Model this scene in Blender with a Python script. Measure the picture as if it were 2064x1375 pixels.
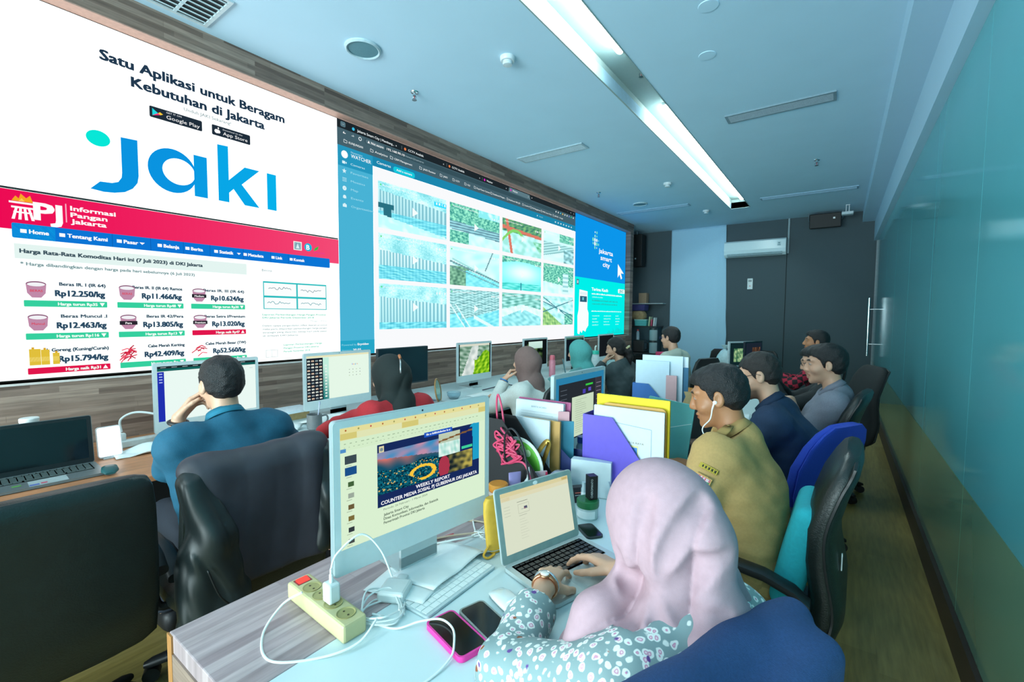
import bpy, bmesh, math, random
import numpy as np
from mathutils import Vector, Matrix
PI = math.pi
random.seed(7)
sc = bpy.context.scene
for _o in list(bpy.data.objects):
    bpy.data.objects.remove(_o, do_unlink=True)
COL = sc.collection

# ---------------------------------------------------------------- camera
yaw, pitch, roll = .62647, .056754, .006827
fwd = Vector((-math.sin(yaw)*math.cos(pitch), math.cos(yaw)*math.cos(pitch), -math.sin(pitch)))
rgt = Vector((math.cos(yaw), math.sin(yaw), 0)); upv = rgt.cross(fwd)
r2 = rgt*math.cos(roll)+upv*math.sin(roll); u2 = -rgt*math.sin(roll)+upv*math.cos(roll)
cd = bpy.data.cameras.new('camera'); cd.sensor_width = 36; cd.sensor_fit = 'HORIZONTAL'
cd.lens = 36*912.5/2064; cd.clip_start = .02; cd.clip_end = 60
cam = bpy.data.objects.new('camera', cd); COL.objects.link(cam)
cam.matrix_world = Matrix(((r2.x, u2.x, -fwd.x, 0), (r2.y, u2.y, -fwd.y, 0), (r2.z, u2.z, -fwd.z, 1.5), (0, 0, 0, 1)))
sc.camera = cam
# ---------------------------------------------------------------- world, lamps, exposure
w = bpy.data.worlds.new('world'); sc.world = w; w.use_nodes = True
w.node_tree.nodes['Background'].inputs[0].default_value = (.35, .5, .55, 1)
w.node_tree.nodes['Background'].inputs[1].default_value = .1
def area(name, loc, size, energy, col, rot=(0, 0, 0)):
    l = bpy.data.lights.new(name, 'AREA'); l.shape = 'RECTANGLE'; l.size, l.size_y = size
    l.energy = energy; l.color = col
    o = bpy.data.objects.new(name, l); COL.objects.link(o); o.location = loc; o.rotation_euler = rot
    return o
# unseen fill lamps added behind the camera: one overhead, one tilted up the room
area('rear_overhead_fill', (-1.6, -2.4, 3.3), (2.4, 1.2), 40, (.86, 1, .98))
area('rear_upward_fill', (-1.5, -5.0, 1.3), (5.5, 2.6), 400, (.76, .96, 1), (-PI/2-.5, 0, PI))
sc.view_settings.view_transform = 'Standard'; sc.view_settings.look = 'None'
sc.view_settings.gamma = 1; sc.view_settings.use_curve_mapping = False
sc.view_settings.exposure = 1.2

# ---------------------------------------------------------------- helpers
def lin(c):
    if isinstance(c, str):
        c = c.lower() if len(c) == 6 else ''.join(q*2 for q in c)
        c = tuple(int(c[i:i+2], 16) for i in (0, 2, 4))
    return tuple(((v/255)/12.92 if v/255 <= .04045 else ((v/255+.055)/1.055)**2.4) for v in c)
_mats = {}
def M(c, rough=.5, metal=0, var=.08, scale=40, bump=0, coat=0, alpha=1, trans=0, bscale=None):
    """procedural principled material: hex base colour broken up by a little noise"""
    key = ('p', c, rough, metal, var, scale, bump, coat, alpha, trans, bscale)
    if key in _mats: return _mats[key]
    m = bpy.data.materials.new('mat_'+str(c)); m.use_nodes = True
    nt = m.node_tree; b = nt.nodes['Principled BSDF']
    rgb = lin(c)
    b.inputs['Base Color'].default_value = (*rgb, 1)
    b.inputs['Roughness'].default_value = rough; b.inputs['Metallic'].default_value = metal
    if coat: b.inputs['Coat Weight'].default_value = coat; b.inputs['Coat Roughness'].default_value = .08
    if alpha < 1: b.inputs['Alpha'].default_value = alpha
    if trans: b.inputs['Transmission Weight'].default_value = trans
    if var or bump:
        tc = nt.nodes.new('ShaderNodeTexCoord')
        n = nt.nodes.new('ShaderNodeTexNoise'); n.inputs['Scale'].default_value = scale; n.inputs['Detail'].default_value = 3
        nt.links.new(tc.outputs['Object'], n.inputs['Vector'])
        if var:
            r = nt.nodes.new('ShaderNodeValToRGB')
            r.color_ramp.elements[0].position = .3; r.color_ramp.elements[1].position = .7
            r.color_ramp.elements[0].color = (*[v*(1-var) for v in rgb], 1)
            r.color_ramp.elements[1].color = (*[min(1, v*(1+var)) for v in rgb], 1)
            nt.links.new(n.outputs['Fac'], r.inputs['Fac']); nt.links.new(r.outputs['Color'], b.inputs['Base Color'])
        if bump:
            n2 = n
            if bscale:
                n2 = nt.nodes.new('ShaderNodeTexNoise'); n2.inputs['Scale'].default_value = bscale
                nt.links.new(tc.outputs['Object'], n2.inputs['Vector'])
            bp = nt.nodes.new('ShaderNodeBump'); bp.inputs['Strength'].default_value = bump; bp.inputs['Distance'].default_value = .01
            nt.links.new(n2.outputs['Fac'], bp.inputs['Height']); nt.links.new(bp.outputs['Normal'], b.inputs['Normal'])
    _mats[key] = m
    return m
def EM(c, s=1, sample=True):
    key = ('e', c, s, sample)
    if key in _mats: return _mats[key]
    m = bpy.data.materials.new('glow_'+str(c)); m.use_nodes = True; nt = m.node_tree
    nt.nodes.remove(nt.nodes['Principled BSDF'])
    e = nt.nodes.new('ShaderNodeEmission'); e.inputs[0].default_value = (*lin(c), 1); e.inputs[1].default_value = s
    nt.links.new(e.outputs[0], nt.nodes['Material Output'].inputs[0])
    if not sample: m.cycles.emission_sampling = 'NONE'
    _mats[key] = m
    return m
def ATTR(kind, s=1., rough=.5, sample=False, bump=0):
    """material that reads the mesh colour attribute: 'e' lit screen, 'p' printed or skin surface"""
    key = ('a', kind, s, rough, sample, bump)
    if key in _mats: return _mats[key]
    m = bpy.data.materials.new('pixels_'+kind); m.use_nodes = True; nt = m.node_tree
    a = nt.nodes.new('ShaderNodeAttribute'); a.attribute_name = 'Col'
    b = nt.nodes['Principled BSDF']
    if kind == 'e':
        nt.nodes.remove(b); e = nt.nodes.new('ShaderNodeEmission'); e.inputs[1].default_value = s
        nt.links.new(a.outputs['Color'], e.inputs[0]); nt.links.new(e.outputs[0], nt.nodes['Material Output'].inputs[0])
        if not sample: m.cycles.emission_sampling = 'NONE'
    else:
        nt.links.new(a.outputs['Color'], b.inputs['Base Color']); b.inputs['Roughness'].default_value = rough
        if bump:
            n = nt.nodes.new('ShaderNodeTexNoise'); n.inputs['Scale'].default_value = 180
            tc = nt.nodes.new('ShaderNodeTexCoord'); nt.links.new(tc.outputs['Object'], n.inputs['Vector'])
            bp = nt.nodes.new('ShaderNodeBump'); bp.inputs['Strength'].default_value = bump; bp.inputs['Distance'].default_value = .002
            nt.links.new(n.outputs['Fac'], bp.inputs['Height']); nt.links.new(bp.outputs['Normal'], b.inputs['Normal'])
    _mats[key] = m
    return m

def tag(o, label=None, cat=None, group=None, kind=None):
    if label: o['label'] = label
    if cat: o['category'] = cat
    if group: o['group'] = group
    if kind: o['kind'] = kind
    return o
def thing(name, label, cat, loc=(0, 0, 0), rz=0, group=None):
    o = bpy.data.objects.new(name, None); COL.objects.link(o)
    o.empty_display_size = .05; o.location = loc; o.rotation_euler = (0, 0, rz)
    return tag(o, label, cat, group)
def link(name, me, mat, parent=None, smooth=False):
    o = bpy.data.objects.new(name, me); COL.objects.link(o)
    if mat is not None: me.materials.append(mat)
    if parent is not None: o.parent = parent
    if smooth:
        me.polygons.foreach_set('use_smooth', [True]*len(me.polygons))
    return o
def arrmesh(name, V, F, cols=None):
    """mesh from numpy: V (n,3), F list of arrays (m,k)"""
    me = bpy.data.meshes.new(name)
    V = np.asarray(V, np.float32); Fs = [np.asarray(f, np.int32) for f in F if len(f)]
    nl = sum(f.size for f in Fs); nf = sum(len(f) for f in Fs)
    me.vertices.add(len(V)); me.vertices.foreach_set('co', V.ravel())
    me.loops.add(nl); me.polygons.add(nf)
    me.loops.foreach_set('vertex_index', np.concatenate([f.ravel() for f in Fs]))
    st = []; off = 0
    for f in Fs:
        st.append(off+np.arange(len(f))*f.shape[1]); off += f.size
    me.polygons.foreach_set('loop_start', np.concatenate(st).astype(np.int32))
    me.update(calc_edges=True); me.validate()
    if cols is not None:
        a = me.color_attributes.new('Col', 'FLOAT_COLOR', 'POINT')
        c = np.ones((len(V), 4), np.float32); c[:, :3] = cols
        a.data.foreach_set('color', c.ravel())
    return me
def rotm(rx=0, ry=0, rz=0):
    return (Matrix.Rotation(rz, 3, 'Z') @ Matrix.Rotation(ry, 3, 'Y') @ Matrix.Rotation(rx, 3, 'X'))

class MB:
    def __init__(s): s.b = bmesh.new()
    def box(s, c, d, rot=None, bev=0, seg=2, taper=None):
        r = bmesh.ops.create_cube(s.b, size=1); vs = r['verts']
        for v in vs:
            p = Vector((v.co.x*d[0], v.co.y*d[1], v.co.z*d[2]))
            if taper and v.co.z > 0: p.x *= taper; p.y *= taper
            v.co = p
        if bev:
            es = list({e for v in vs for e in v.link_edges})
            g = bmesh.ops.bevel(s.b, geom=es, offset=bev, segments=seg, profile=.5, affect='EDGES')
            vs = list({v for f in g['faces'] for v in f.verts} | {v for v in vs if v.is_valid})
        m = rot.to_3x3() if rot is not None else Matrix.Identity(3)
        for v in vs: v.co = m @ v.co + Vector(c)
        return s
    def bx(s, x0, x1, y0, y1, z0, z1, bev=0):
        return s.box(((x0+x1)/2, (y0+y1)/2, (z0+z1)/2), (abs(x1-x0), abs(y1-y0), abs(z1-z0)), bev=bev)
    def ring(s, c, u, v, ru, rv, n=16):
        return [s.b.verts.new(Vector(c)+u*(ru*math.cos(2*PI*i/n))+v*(rv*math.sin(2*PI*i/n))) for i in range(n)]
    def skin(s, rings, cap=True, closed=False):
        n = len(rings[0]); K = len(rings)
        for k in range(K if closed else K-1):
            a, b = rings[k], rings[(k+1) % K]
            for i in range(n):
                try: s.b.faces.new((a[i], a[(i+1) % n], b[(i+1) % n], b[i]))
                except ValueError: pass
        if cap and not closed:
            s.b.faces.new(rings[0][::-1]); s.b.faces.new(rings[-1])
    def tube(s, pts, r, n=8, closed=False):
        pts = [Vector(p) for p in pts]; K = len(pts); rings = []; u = None
        for i, p in enumerate(pts):
            if closed: t = pts[(i+1) % K]-pts[i-1]
            else: t = pts[min(i+1, K-1)]-pts[max(i-1, 0)]
            if t.length < 1e-9: t = Vector((0, 0, 1))
            t.normalize()
            if u is None: u = t.orthogonal().normalized()
            else:
                u = u-t*u.dot(t); u = u.normalized() if u.length > 1e-6 else t.orthogonal().normalized()
            rr = r[i] if isinstance(r, (list, tuple)) else r
            rings.append(s.ring(p, u, t.cross(u), rr, rr, n))
        s.skin(rings, True, closed); return s
    def cyl(s, a, b, r0, r1=None, n=20):
        return s.tube([a, b], [r0, r0 if r1 is None else r1], n)
    def lathe(s, c, prof, n=24, axis=None, sx=1, sy=1):
        """prof: (radius, height) pairs"""
        ax = Vector(axis or (0, 0, 1)).normalized(); u = ax.orthogonal().normalized() if axis else Vector((1, 0, 0)); v = ax.cross(u)
        rings = [s.ring(Vector(c)+ax*h, u, v, max(r, 1e-4)*sx, max(r, 1e-4)*sy, n) for r, h in prof]
        s.skin(rings); return s
    def prism(s, poly, o, u, v, t):
        """extrude 2-D poly (in o+u*x+v*y) by vector t"""
        o, u, v, t = Vector(o), Vector(u), Vector(v), Vector(t)
        a = [s.b.verts.new(o+u*p[0]+v*p[1]) for p in poly]; b = [s.b.verts.new(q.co+t) for q in a]
        n = len(a)
        s.b.faces.new(a[::-1]); s.b.faces.new(b)
        for i in range(n): s.b.faces.new((a[i], a[(i+1) % n], b[(i+1) % n], b[i]))
        return s
    def loft(s, secs, n=20, e=2.6, cap=True):
        """superellipse sections (centre, half-width vec, half-thickness vec)"""
        rings = []
        for c, a, b in secs:
            c, a, b = Vector(c), Vector(a), Vector(b); rg = []
            for i in range(n):
                t = 2*PI*i/n; ct, st = math.cos(t), math.sin(t)
                rg.append(s.b.verts.new(c+a*(math.copysign(abs(ct)**(2/e), ct))+b*(math.copysign(abs(st)**(2/e), st))))
            rings.append(rg)
        s.skin(rings, cap); return s
    def grid(s, f, nu, nv):
        vs = [[s.b.verts.new(f(i/nu, j/nv)) for j in range(nv+1)] for i in range(nu+1)]
        for i in range(nu):
            for j in range(nv): s.b.faces.new((vs[i][j], vs[i+1][j], vs[i+1][j+1], vs[i][j+1]))
        return s
    def build(s, name, mat, parent=None, smooth=False, angle=None, solid=0, sub=0):
        bmesh.ops.recalc_face_normals(s.b, faces=s.b.faces)
        me = bpy.data.meshes.new(name); s.b.to_mesh(me); s.b.free()
        o = link(name, me, mat, parent, smooth)
        if smooth and angle:
            b2 = bmesh.new(); b2.from_mesh(me)
            for ed in b2.edges:
                if len(ed.link_faces) == 2 and ed.calc_face_angle(0) > angle: ed.smooth = False
            b2.to_mesh(me); b2.free()
        if solid:
            md = o.modifiers.new('thick', 'SOLIDIFY'); md.thickness = solid; md.offset = 0
        if sub:
            md = o.modifiers.new('sub', 'SUBSURF'); md.levels = sub; md.render_levels = sub
        return o
def part(name, mat, parent, smooth=False, angle=.7, **k):
    """small context: b = part(...)(lambda m: ...)"""
    def go(fn):
        m = MB(); fn(m); return m.build(name, mat, parent, smooth, angle, **k)
    return go
def single(name, label, cat, mat, fn, group=None, smooth=False, kind=None, angle=.7, loc=None, rz=0, **k):
    m = MB(); fn(m); o = m.build(name, mat, None, smooth, angle, **k)
    if loc is not None: o.location = loc; o.rotation_euler = (0, 0, rz)
    return tag(o, label, cat, group, kind)
def struct(name, mat, fn, smooth=False, label=None):
    m = MB(); fn(m); o = m.build(name, mat, None, smooth, .7); o['kind'] = 'structure'
    if label: o['label'] = label
    return o
def copy_tree(o, parent=None):
    c = o.copy(); COL.objects.link(c)
    if parent is not None: c.parent = parent
    for ch in list(o.children): copy_tree(ch, c)
    return c
def catmull(pts, n=8, closed=False):
    P = [Vector(p) for p in pts]; K = len(P); out = []
    for i in range(K if closed else K-1):
        if closed: p0, p1, p2, p3 = P[i-1], P[i], P[(i+1) % K], P[(i+2) % K]
        else: p0, p1, p2, p3 = P[max(i-1, 0)], P[i], P[i+1], P[min(i+2, K-1)]
        for j in range(n):
            t = j/n
            out.append(.5*((2*p1)+(p2-p0)*t+(2*p0-5*p1+4*p2-p3)*t*t+(3*p1-p0-3*p2+p3)*t**3))
    if not closed: out.append(P[-1])
    return out
def rrect(w, h, r, n=5):
    o = []
    for cx, cy, a0 in ((w/2-r, h/2-r, 0), (-w/2+r, h/2-r, PI/2), (-w/2+r, -h/2+r, PI), (w/2-r, -h/2+r, 1.5*PI)):
        for i in range(n+1):
            a = a0+PI/2*i/n; o.append((cx+r*math.cos(a), cy+r*math.sin(a)))
    return o
# ---------------------------------------------------------------- flat pictures: screens and print
_texts = {}
def textmesh(t, bold=0.):
    k = (t, bold)
    if k not in _texts:
        cu = bpy.data.curves.new('t', 'FONT'); cu.body = t; cu.size = 1; cu.resolution_u = 2; cu.fill_mode = 'FRONT'; cu.offset = bold
        o = bpy.data.objects.new('t', cu); COL.objects.link(o)
        dg = bpy.context.evaluated_depsgraph_get(); dg.update()
        me = o.evaluated_get(dg).to_mesh()
        V = np.array([v.co[:2] for v in me.vertices]).reshape(-1, 2)
        F = [tuple(p.vertices) for p in me.polygons]
        o.evaluated_get(dg).to_mesh_clear()
        bpy.data.objects.remove(o, do_unlink=True); bpy.data.curves.remove(cu)
        _texts[k] = (V, F)
    return _texts[k]
class Canvas:
    """coloured flat shapes on a plane; o = lower-left corner, ux, uy unit vectors in metres"""
    def __init__(s, o, ux, uy, step=.0006):
        s.o, s.ux, s.uy = np.array(o, float), np.array(ux, float), np.array(uy, float)
        s.n = np.cross(s.ux, s.uy); s.V = []; s.C = []; s.F = {}; s.k = 0; s.lay = 1; s.step = step
    def pts(s, P): return s.o+np.outer(P[:, 0], s.ux)+np.outer(P[:, 1], s.uy)+s.n*s.step*s.lay
    def add(s, P, faces, col):
        P = np.asarray(P, float); s.V.append(s.pts(P))
        c = np.array(lin(col) if not isinstance(col, np.ndarray) else col)
        s.C.append(np.broadcast_to(c, (len(P), 3)))
        for f in faces: s.F.setdefault(len(f), []).append([i+s.k for i in f])
        s.k += len(P); return s
    def rect(s, x0, y0, x1, y1, col): return s.add([(x0, y0), (x1, y0), (x1, y1), (x0, y1)], [(0, 1, 2, 3)], col)
    def poly(s, P, col):
        from mathutils.geometry import tessellate_polygon
        t = tessellate_polygon([[Vector((p[0], p[1], 0)) for p in P]])
        return s.add(P, [tuple(f) for f in t], col)
    def disc(s, x, y, r, col, n=28, ry=None):
        ry = ry or r
        return s.add([(x+r*math.cos(2*PI*i/n), y+ry*math.sin(2*PI*i/n)) for i in range(n)], [tuple(range(n))], col)
    def rr(s, x0, y0, x1, y1, r, col):
        return s.poly([((x0+x1)/2+p[0], (y0+y1)/2+p[1]) for p in rrect(x1-x0, y1-y0, r)], col)
    def line(s, pts, wd, col):
        for a, b in zip(pts[:-1], pts[1:]):
            d = np.array(b, float)-a; L = np.hypot(*d) or 1e-9; n = np.array((-d[1], d[0]))/L*wd/2
            s.add([a-n, b-n, b+n, a+n], [(0, 1, 2, 3)], col)
        return s
    def text(s, t, x, y, h, col, bold=0, align='l', wmax=None, w=None):
        """h = cap height-ish (font size .72)"""
        V, F = textmesh(t, 0)
        if not len(V): return s
        k = h/.72; x0, x1 = V[:, 0].min(), V[:, 0].max(); wd = (x1-x0)*k; kx = k
        if w: kx = k*w/wd; wd = w
        if wmax and wd > wmax: kx = k*wmax/wd; wd = wmax
        ox = {'l': x, 'c': x-wd/2, 'r': x-wd}[align]
        P = np.stack([(V[:, 0]-x0)*kx+ox, V[:, 1]*k+y], 1)
        if not bold: return s.add(P, F, col)
        b = min(bold, .05)*h*2.                      # heavier strokes: the same letters laid around themselves
        for dx, dy in ((-b, -b*.6), (b, -b*.6), (-b, b*.6), (b, b*.6), (0, 0)): s.add(P+np.array((dx, dy)), F, col)
        return s
    def scrib(s, x, y, w, h, col, seed=0):
        """a line of print too small to read: uneven little bars"""
        rs = random.Random(seed); q = x
        while q < x+w:
            l = h*rs.uniform(.25, .75); t = h*rs.choice((.7, .7, 1)); s.rect(q, y, min(q+l, x+w), y+t, col); q += l+h*rs.choice((.12, .12, .5))
        return s
    def pic(s, x0, y0, x1, y1, nx, ny, fn):
        u, v = np.meshgrid((np.arange(nx)+.5)/nx, (np.arange(ny)+.5)/ny, indexing='ij')
        c = np.clip(np.asarray(fn(u.ravel(), v.ravel())), 0, 1)**2.2
        i, j = np.meshgrid(np.arange(nx), np.arange(ny), indexing='ij'); i = i.ravel(); j = j.ravel()
        dx, dy = (x1-x0)/nx, (y1-y0)/ny
        P = np.stack([np.stack([x0+(i+a)*dx, y0+(j+b)*dy], 1) for a, b in ((0, 0), (1, 0), (1, 1), (0, 1))], 1).reshape(-1, 2)
        s.V.append(s.pts(P)); s.C.append(np.repeat(c, 4, 0))
        q = np.arange(len(P)).reshape(-1, 4)+s.k
        s.F.setdefault(4, []).extend(q.tolist()); s.k += len(P); return s
    def up(s, n=1): s.lay += n; return s
    def build(s, name, mat, parent=None):
        me = arrmesh(name, np.concatenate(s.V), list(s.F.values()), np.concatenate(s.C))
        return link(name, me, mat, parent)
def wob2(u, v, f, seed, n=7):
    rs = np.random.RandomState(seed); r = 0
    for i in range(n):
        a = rs.uniform(0, 2*PI); k = f*rs.uniform(.6, 1.8); r = r+np.sin((u*math.cos(a)+v*math.sin(a))*k*2*PI+rs.uniform(0, 6.28))
    return r/n**.5*.7
def hsh(u, v, seed):
    x = np.sin(u*127.1*91+v*311.7*57+seed*17.3)*43758.5453; return x-np.floor(x)
def mixc(a, b, t):
    t = np.clip(t, 0, 1)[:, None]; return np.asarray(a)*(1-t)+np.asarray(b)*t
# ---------------------------------------------------------------- the room
def planks(name, cols, lx, lz, uaxis, vaxis, rough=.45, streak=12, mort=.0012, coat=0, mortcol=None):
    m = bpy.data.materials.new(name); m.use_nodes = True; nt = m.node_tree; L = nt.links
    b = nt.nodes['Principled BSDF']; b.inputs['Roughness'].default_value = rough
    if coat: b.inputs['Coat Weight'].default_value = coat; b.inputs['Coat Roughness'].default_value = .15
    tc = nt.nodes.new('ShaderNodeTexCoord'); sp = nt.nodes.new('ShaderNodeSeparateXYZ'); cb = nt.nodes.new('ShaderNodeCombineXYZ')
    L.new(tc.outputs['Object'], sp.inputs[0]); L.new(sp.outputs[uaxis], cb.inputs[0]); L.new(sp.outputs[vaxis], cb.inputs[1])
    br = nt.nodes.new('ShaderNodeTexBrick'); L.new(cb.outputs[0], br.inputs['Vector'])
    br.inputs['Scale'].default_value = 1; br.inputs['Brick Width'].default_value = lx; br.inputs['Row Height'].default_value = lz
    br.inputs['Mortar Size'].default_value = mort; br.offset = .37; br.offset_frequency = 3; br.squash_frequency = 2; br.squash = .8
    br.inputs['Color1'].default_value = (0, 0, 0, 1); br.inputs['Color2'].default_value = (1, 1, 1, 1)
    br.inputs['Mortar'].default_value = (.15, .15, .15, 1)
    rp = nt.nodes.new('ShaderNodeValToRGB'); e = rp.color_ramp.elements
    while len(e) < len(cols): e.new(.5)
    for i, c in enumerate(cols): e[i].position = i/(len(cols)-1); e[i].color = (*lin(c), 1)
    L.new(br.outputs['Color'], rp.inputs['Fac'])
    mp = nt.nodes.new('ShaderNodeMapping'); mp.inputs['Scale'].default_value = (2.5, 2.5*streak, 1); L.new(cb.outputs[0], mp.inputs[0])
    n = nt.nodes.new('ShaderNodeTexNoise'); n.inputs['Scale'].default_value = 2.2; n.inputs['Detail'].default_value = 5
    L.new(mp.outputs[0], n.inputs['Vector'])
    mx = nt.nodes.new('ShaderNodeMix'); mx.data_type = 'RGBA'; mx.blend_type = 'OVERLAY'; mx.inputs['Factor'].default_value = .55
    L.new(rp.outputs['Color'], mx.inputs[6]); L.new(n.outputs['Fac'], mx.inputs[7]); L.new(mx.outputs[2], b.inputs['Base Color'])
    return m
wood_wall = planks('wood_strip_wall', ['5e4b42', '8c776a', '715d52', '9d887a', '7c685d', '68554b'], .55, .034, 1, 2, .5)
wood_floor = planks('laminate_floor', ['7c6c3a', '91804a', '857542', '988752'], 1.2, .19, 1, 0, .32, 9, .0015)
wood_desk = planks('pale_strip_laminate', ['8d7c80', 'aa999b', '978688', 'b5a5a6', 'a08f92'], .5, .032, 1, 0, .35, 10)
white_ceil = M('bddff2', .85, var=.015, scale=3)

struct('floor', wood_floor, lambda m: m.bx(-5, .55, -2.2, 10.3, -.1, 0))
SX0, SX1, SY1, SZ = -1.615, -1.325, 8.72, 3.53
def _ceil(m):
    m.bx(-5, SX0, -2.2, 10.3, 3.38, 3.48).bx(SX1, .6, -2.2, 10.3, 3.38, 3.48).bx(SX0, SX1, SY1, 10.3, 3.38, 3.48)
struct('ceiling', white_ceil, _ceil)
def _slot(m):
    m.bx(SX0-.01, SX0, -2.2, SY1, 3.375, SZ).bx(SX1, SX1+.008, -2.2, SY1, 3.375, SZ)
    m.bx(SX0, SX1, SY1, SY1+.012, 3.375, SZ).bx(SX0-.05, SX1+.05, -2.2, SY1+.05, SZ, SZ+.02)
struct('trim_1', M('8fa3a0', .6, var=.02), _slot, label='long recessed light slot in the ceiling')
def _bulk(m):
    m.bx(.252, .6, -2.2, 10.2, 3.19, 3.4).bx(.425, .6, -2.2, 10.2, 2.85, 3.2)
struct('trim_2', M('b4d6ea', .8, var=.01, scale=3), _bulk, label='stepped white bulkhead above the glass wall')
# left wall with the recess of the video wall
RY0, RY1, RZ0, RZ1, WX, LX = .22, 8.97, 1.12, 3.215, -3.52, -3.62
def _wl(m):
    m.bx(-3.9, WX, -2.2, 9.13, 0, RZ0).bx(-3.9, WX, -2.2, 9.13, RZ1, 3.38).bx(-3.9, WX, RY1, 9.13, RZ0, RZ1)
    m.bx(-3.9, WX, -2.2, RY0, RZ0, RZ1).bx(-3.9, LX-.06, RY0, RY1, RZ0, RZ1)
struct('wall_left', wood_wall, _wl)
def _st(m):
    m.bx(WX-.1, WX+.004, RY0, RY1, RZ0-.012, RZ0)
struct('trim_3', M('cfc9c4', .5), _st, label='pale sill under the video wall')
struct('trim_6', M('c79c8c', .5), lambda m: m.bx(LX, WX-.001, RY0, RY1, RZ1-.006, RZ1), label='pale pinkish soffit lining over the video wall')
felt = M('4b5a60', .95, var=.14, scale=160, bump=.15)
struct('wall_back', felt, lambda m: m.bx(-5, .6, 10.2, 10.3, 0, 3.38))
struct('trim_4', M('222829', .9), lambda m: m.bx(-.883, -.873, 10.19, 10.2, 0, 3.38), label='vertical seam in the dark felt wall')
struct('wall_far_left', felt, lambda m: m.bx(-5, -4.9, 8.9, 10.2, 0, 3.38))
# right wall: back-painted glass panes over a wall
struct('wall_right', M('3f6f70', .8), lambda m: m.bx(.505, .6, -2.2, 10.2, 0, 3.0))
struct('baseboard_right', M('3a2e28', .45, var=.1), lambda m: m.bx(.462, .505, -2.2, 10.19, 0, .15))
def glassm(c, rough, spec):
    m = M(c, rough, var=.02, scale=2, coat=.0).copy()
    b = m.node_tree.nodes['Principled BSDF']; b.inputs['Specular IOR Level'].default_value = spec
    return m
g_up = glassm('5ab4bd', .10, .55); g_lo = glassm('6f9a80', .10, .75)
ys = [2.84+1.27*k for k in range(-4, 6)]+[10.19]
for i in range(len(ys)-1):
    y0, y1 = ys[i]+.002, ys[i+1]-.002
    m = MB(); m.bx(.482, .503, y0, y1, .742, 2.86); m.bx(.482, .503, y0, y1, .152, .738)
    me_o = m.build('window_%d' % (i+1), g_up); me_o['kind'] = 'structure'
    me_o.data.materials.append(g_lo)
    for p in me_o.data.polygons:
        if p.center.z < .74: p.material_index = 1
    me_o['label'] = 'teal glass wall pane'
chrome = M('d6dde0', .18, 1, var=0)
def _dh(m):
    for x in (.40, .30):
        pass
    m.cyl((.38, 9.62, .86), (.38, 9.62, 1.83), .016)
    for z in (1.06, 1.64): m.cyl((.375, 9.62, z), (.485, 9.62, z), .009)
tag(part('door_handle', chrome, None, True)(_dh), 'tall chrome pull bar on the far glass door', 'door handle')
struct('trim_5', M('7d8b90', .5), lambda m: m.bx(.462, .482, 10.16, 10.18, 0, 2.85), label='pale edge rail of the glass door')

# ---------------------------------------------------------------- ceiling fittings
def tube(y0, y1, label):
    t = thing('tube_lamp', label, 'ceiling lamp', (-1.42, (y0+y1)/2, 3.50), 0, 'tube lamps in the ceiling slot')
    h = (y1-y0)/2
    part('diffuser', EM('eefffb', 24), t, True)(lambda m: m.loft([((0, y, -.012), (s*.024, 0, 0), (0, 0, s*.02)) for y, s in ((-h, .6), (-h+.03, 1), (h-.03, 1), (h, .6))], 14, 2.4))
    part('housing', M('9fb0b0', .5), t)(lambda m: m.bx(-.03, .03, -h, h, .008, .028))
tube(1.3, 3.34, 'bright tube lamp in the ceiling slot, the one nearest the camera')
tube(4.42, 6.45, 'bright tube lamp in the middle of the ceiling slot')
tube(6.5, 8.56, 'bright tube lamp at the far end of the ceiling slot')
def vent(x0, x1, y0, y1, nsl, label, along='x', dark='3d4a50', frame='a7bfc9'):
    t = thing('air_vent', label, 'air vent', ((x0+x1)/2, (y0+y1)/2, 3.38), 0, 'ceiling air vents')
    hx, hy = (x1-x0)/2, (y1-y0)/2
    part('backing', M(dark, .8), t)(lambda m: m.bx(-hx, hx, -hy, hy, -.003, 0))
    def fr(m):
        b = .022
        m.bx(-hx-b, hx+b, -hy-b, -hy, -.012, 0).bx(-hx-b, hx+b, hy, hy+b, -.012, 0)
        m.bx(-hx-b, -hx, -hy, hy, -.012, 0).bx(hx, hx+b, -hy, hy, -.012, 0)
    part('frame', M(frame, .5), t)(fr)
    def sl(m):
        for k in range(nsl):
            f = (k+.5)/nsl*2-1
            if along == 'x': m.box((0, hy*f, -.007), (2*hx, hy/nsl*.9, .008), rotm(rx=.5))
            else: m.box((hx*f, 0, -.007), (hx/nsl*.9, 2*hy, .008), rotm(ry=.5))
        if along == 'x':
            for q in (-.5, 0, .5): m.bx(hx*q-.006, hx*q+.006, -hy, hy, -.006, -.002)
        else:
            for q in (-.6, .1, .62): m.bx(-hx, hx, hy*q-.008, hy*q+.008, -.010, -.002)
    part('slats', M(frame, .5), t)(sl)
vent(-3.42, -3.06, .45, 1.29, 7, 'slatted ceiling vent right above the top edge of the white app slide', 'y', '20282c', 'c4d6dc')
vent(-3.19, -2.37, 4.53, 4.67, 6, 'pale slim ceiling vent between video wall and light slot, nearer one', dark='6f8791')
vent(-.93, -.12, 4.71, 4.86, 6, 'grey slim ceiling vent right of the light slot, nearer one', frame='7f98a4', dark='4b5e68')
vent(-1.08, .12, 8.2, 8.32, 5, 'long thin ceiling vent right of the light slot near the back wall', frame='8fb4cc')
vent(-3.36, -2.15, 7.93, 8.05, 5, 'long thin ceiling vent at the far left near the video wall end', frame='8fb4cc')
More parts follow.
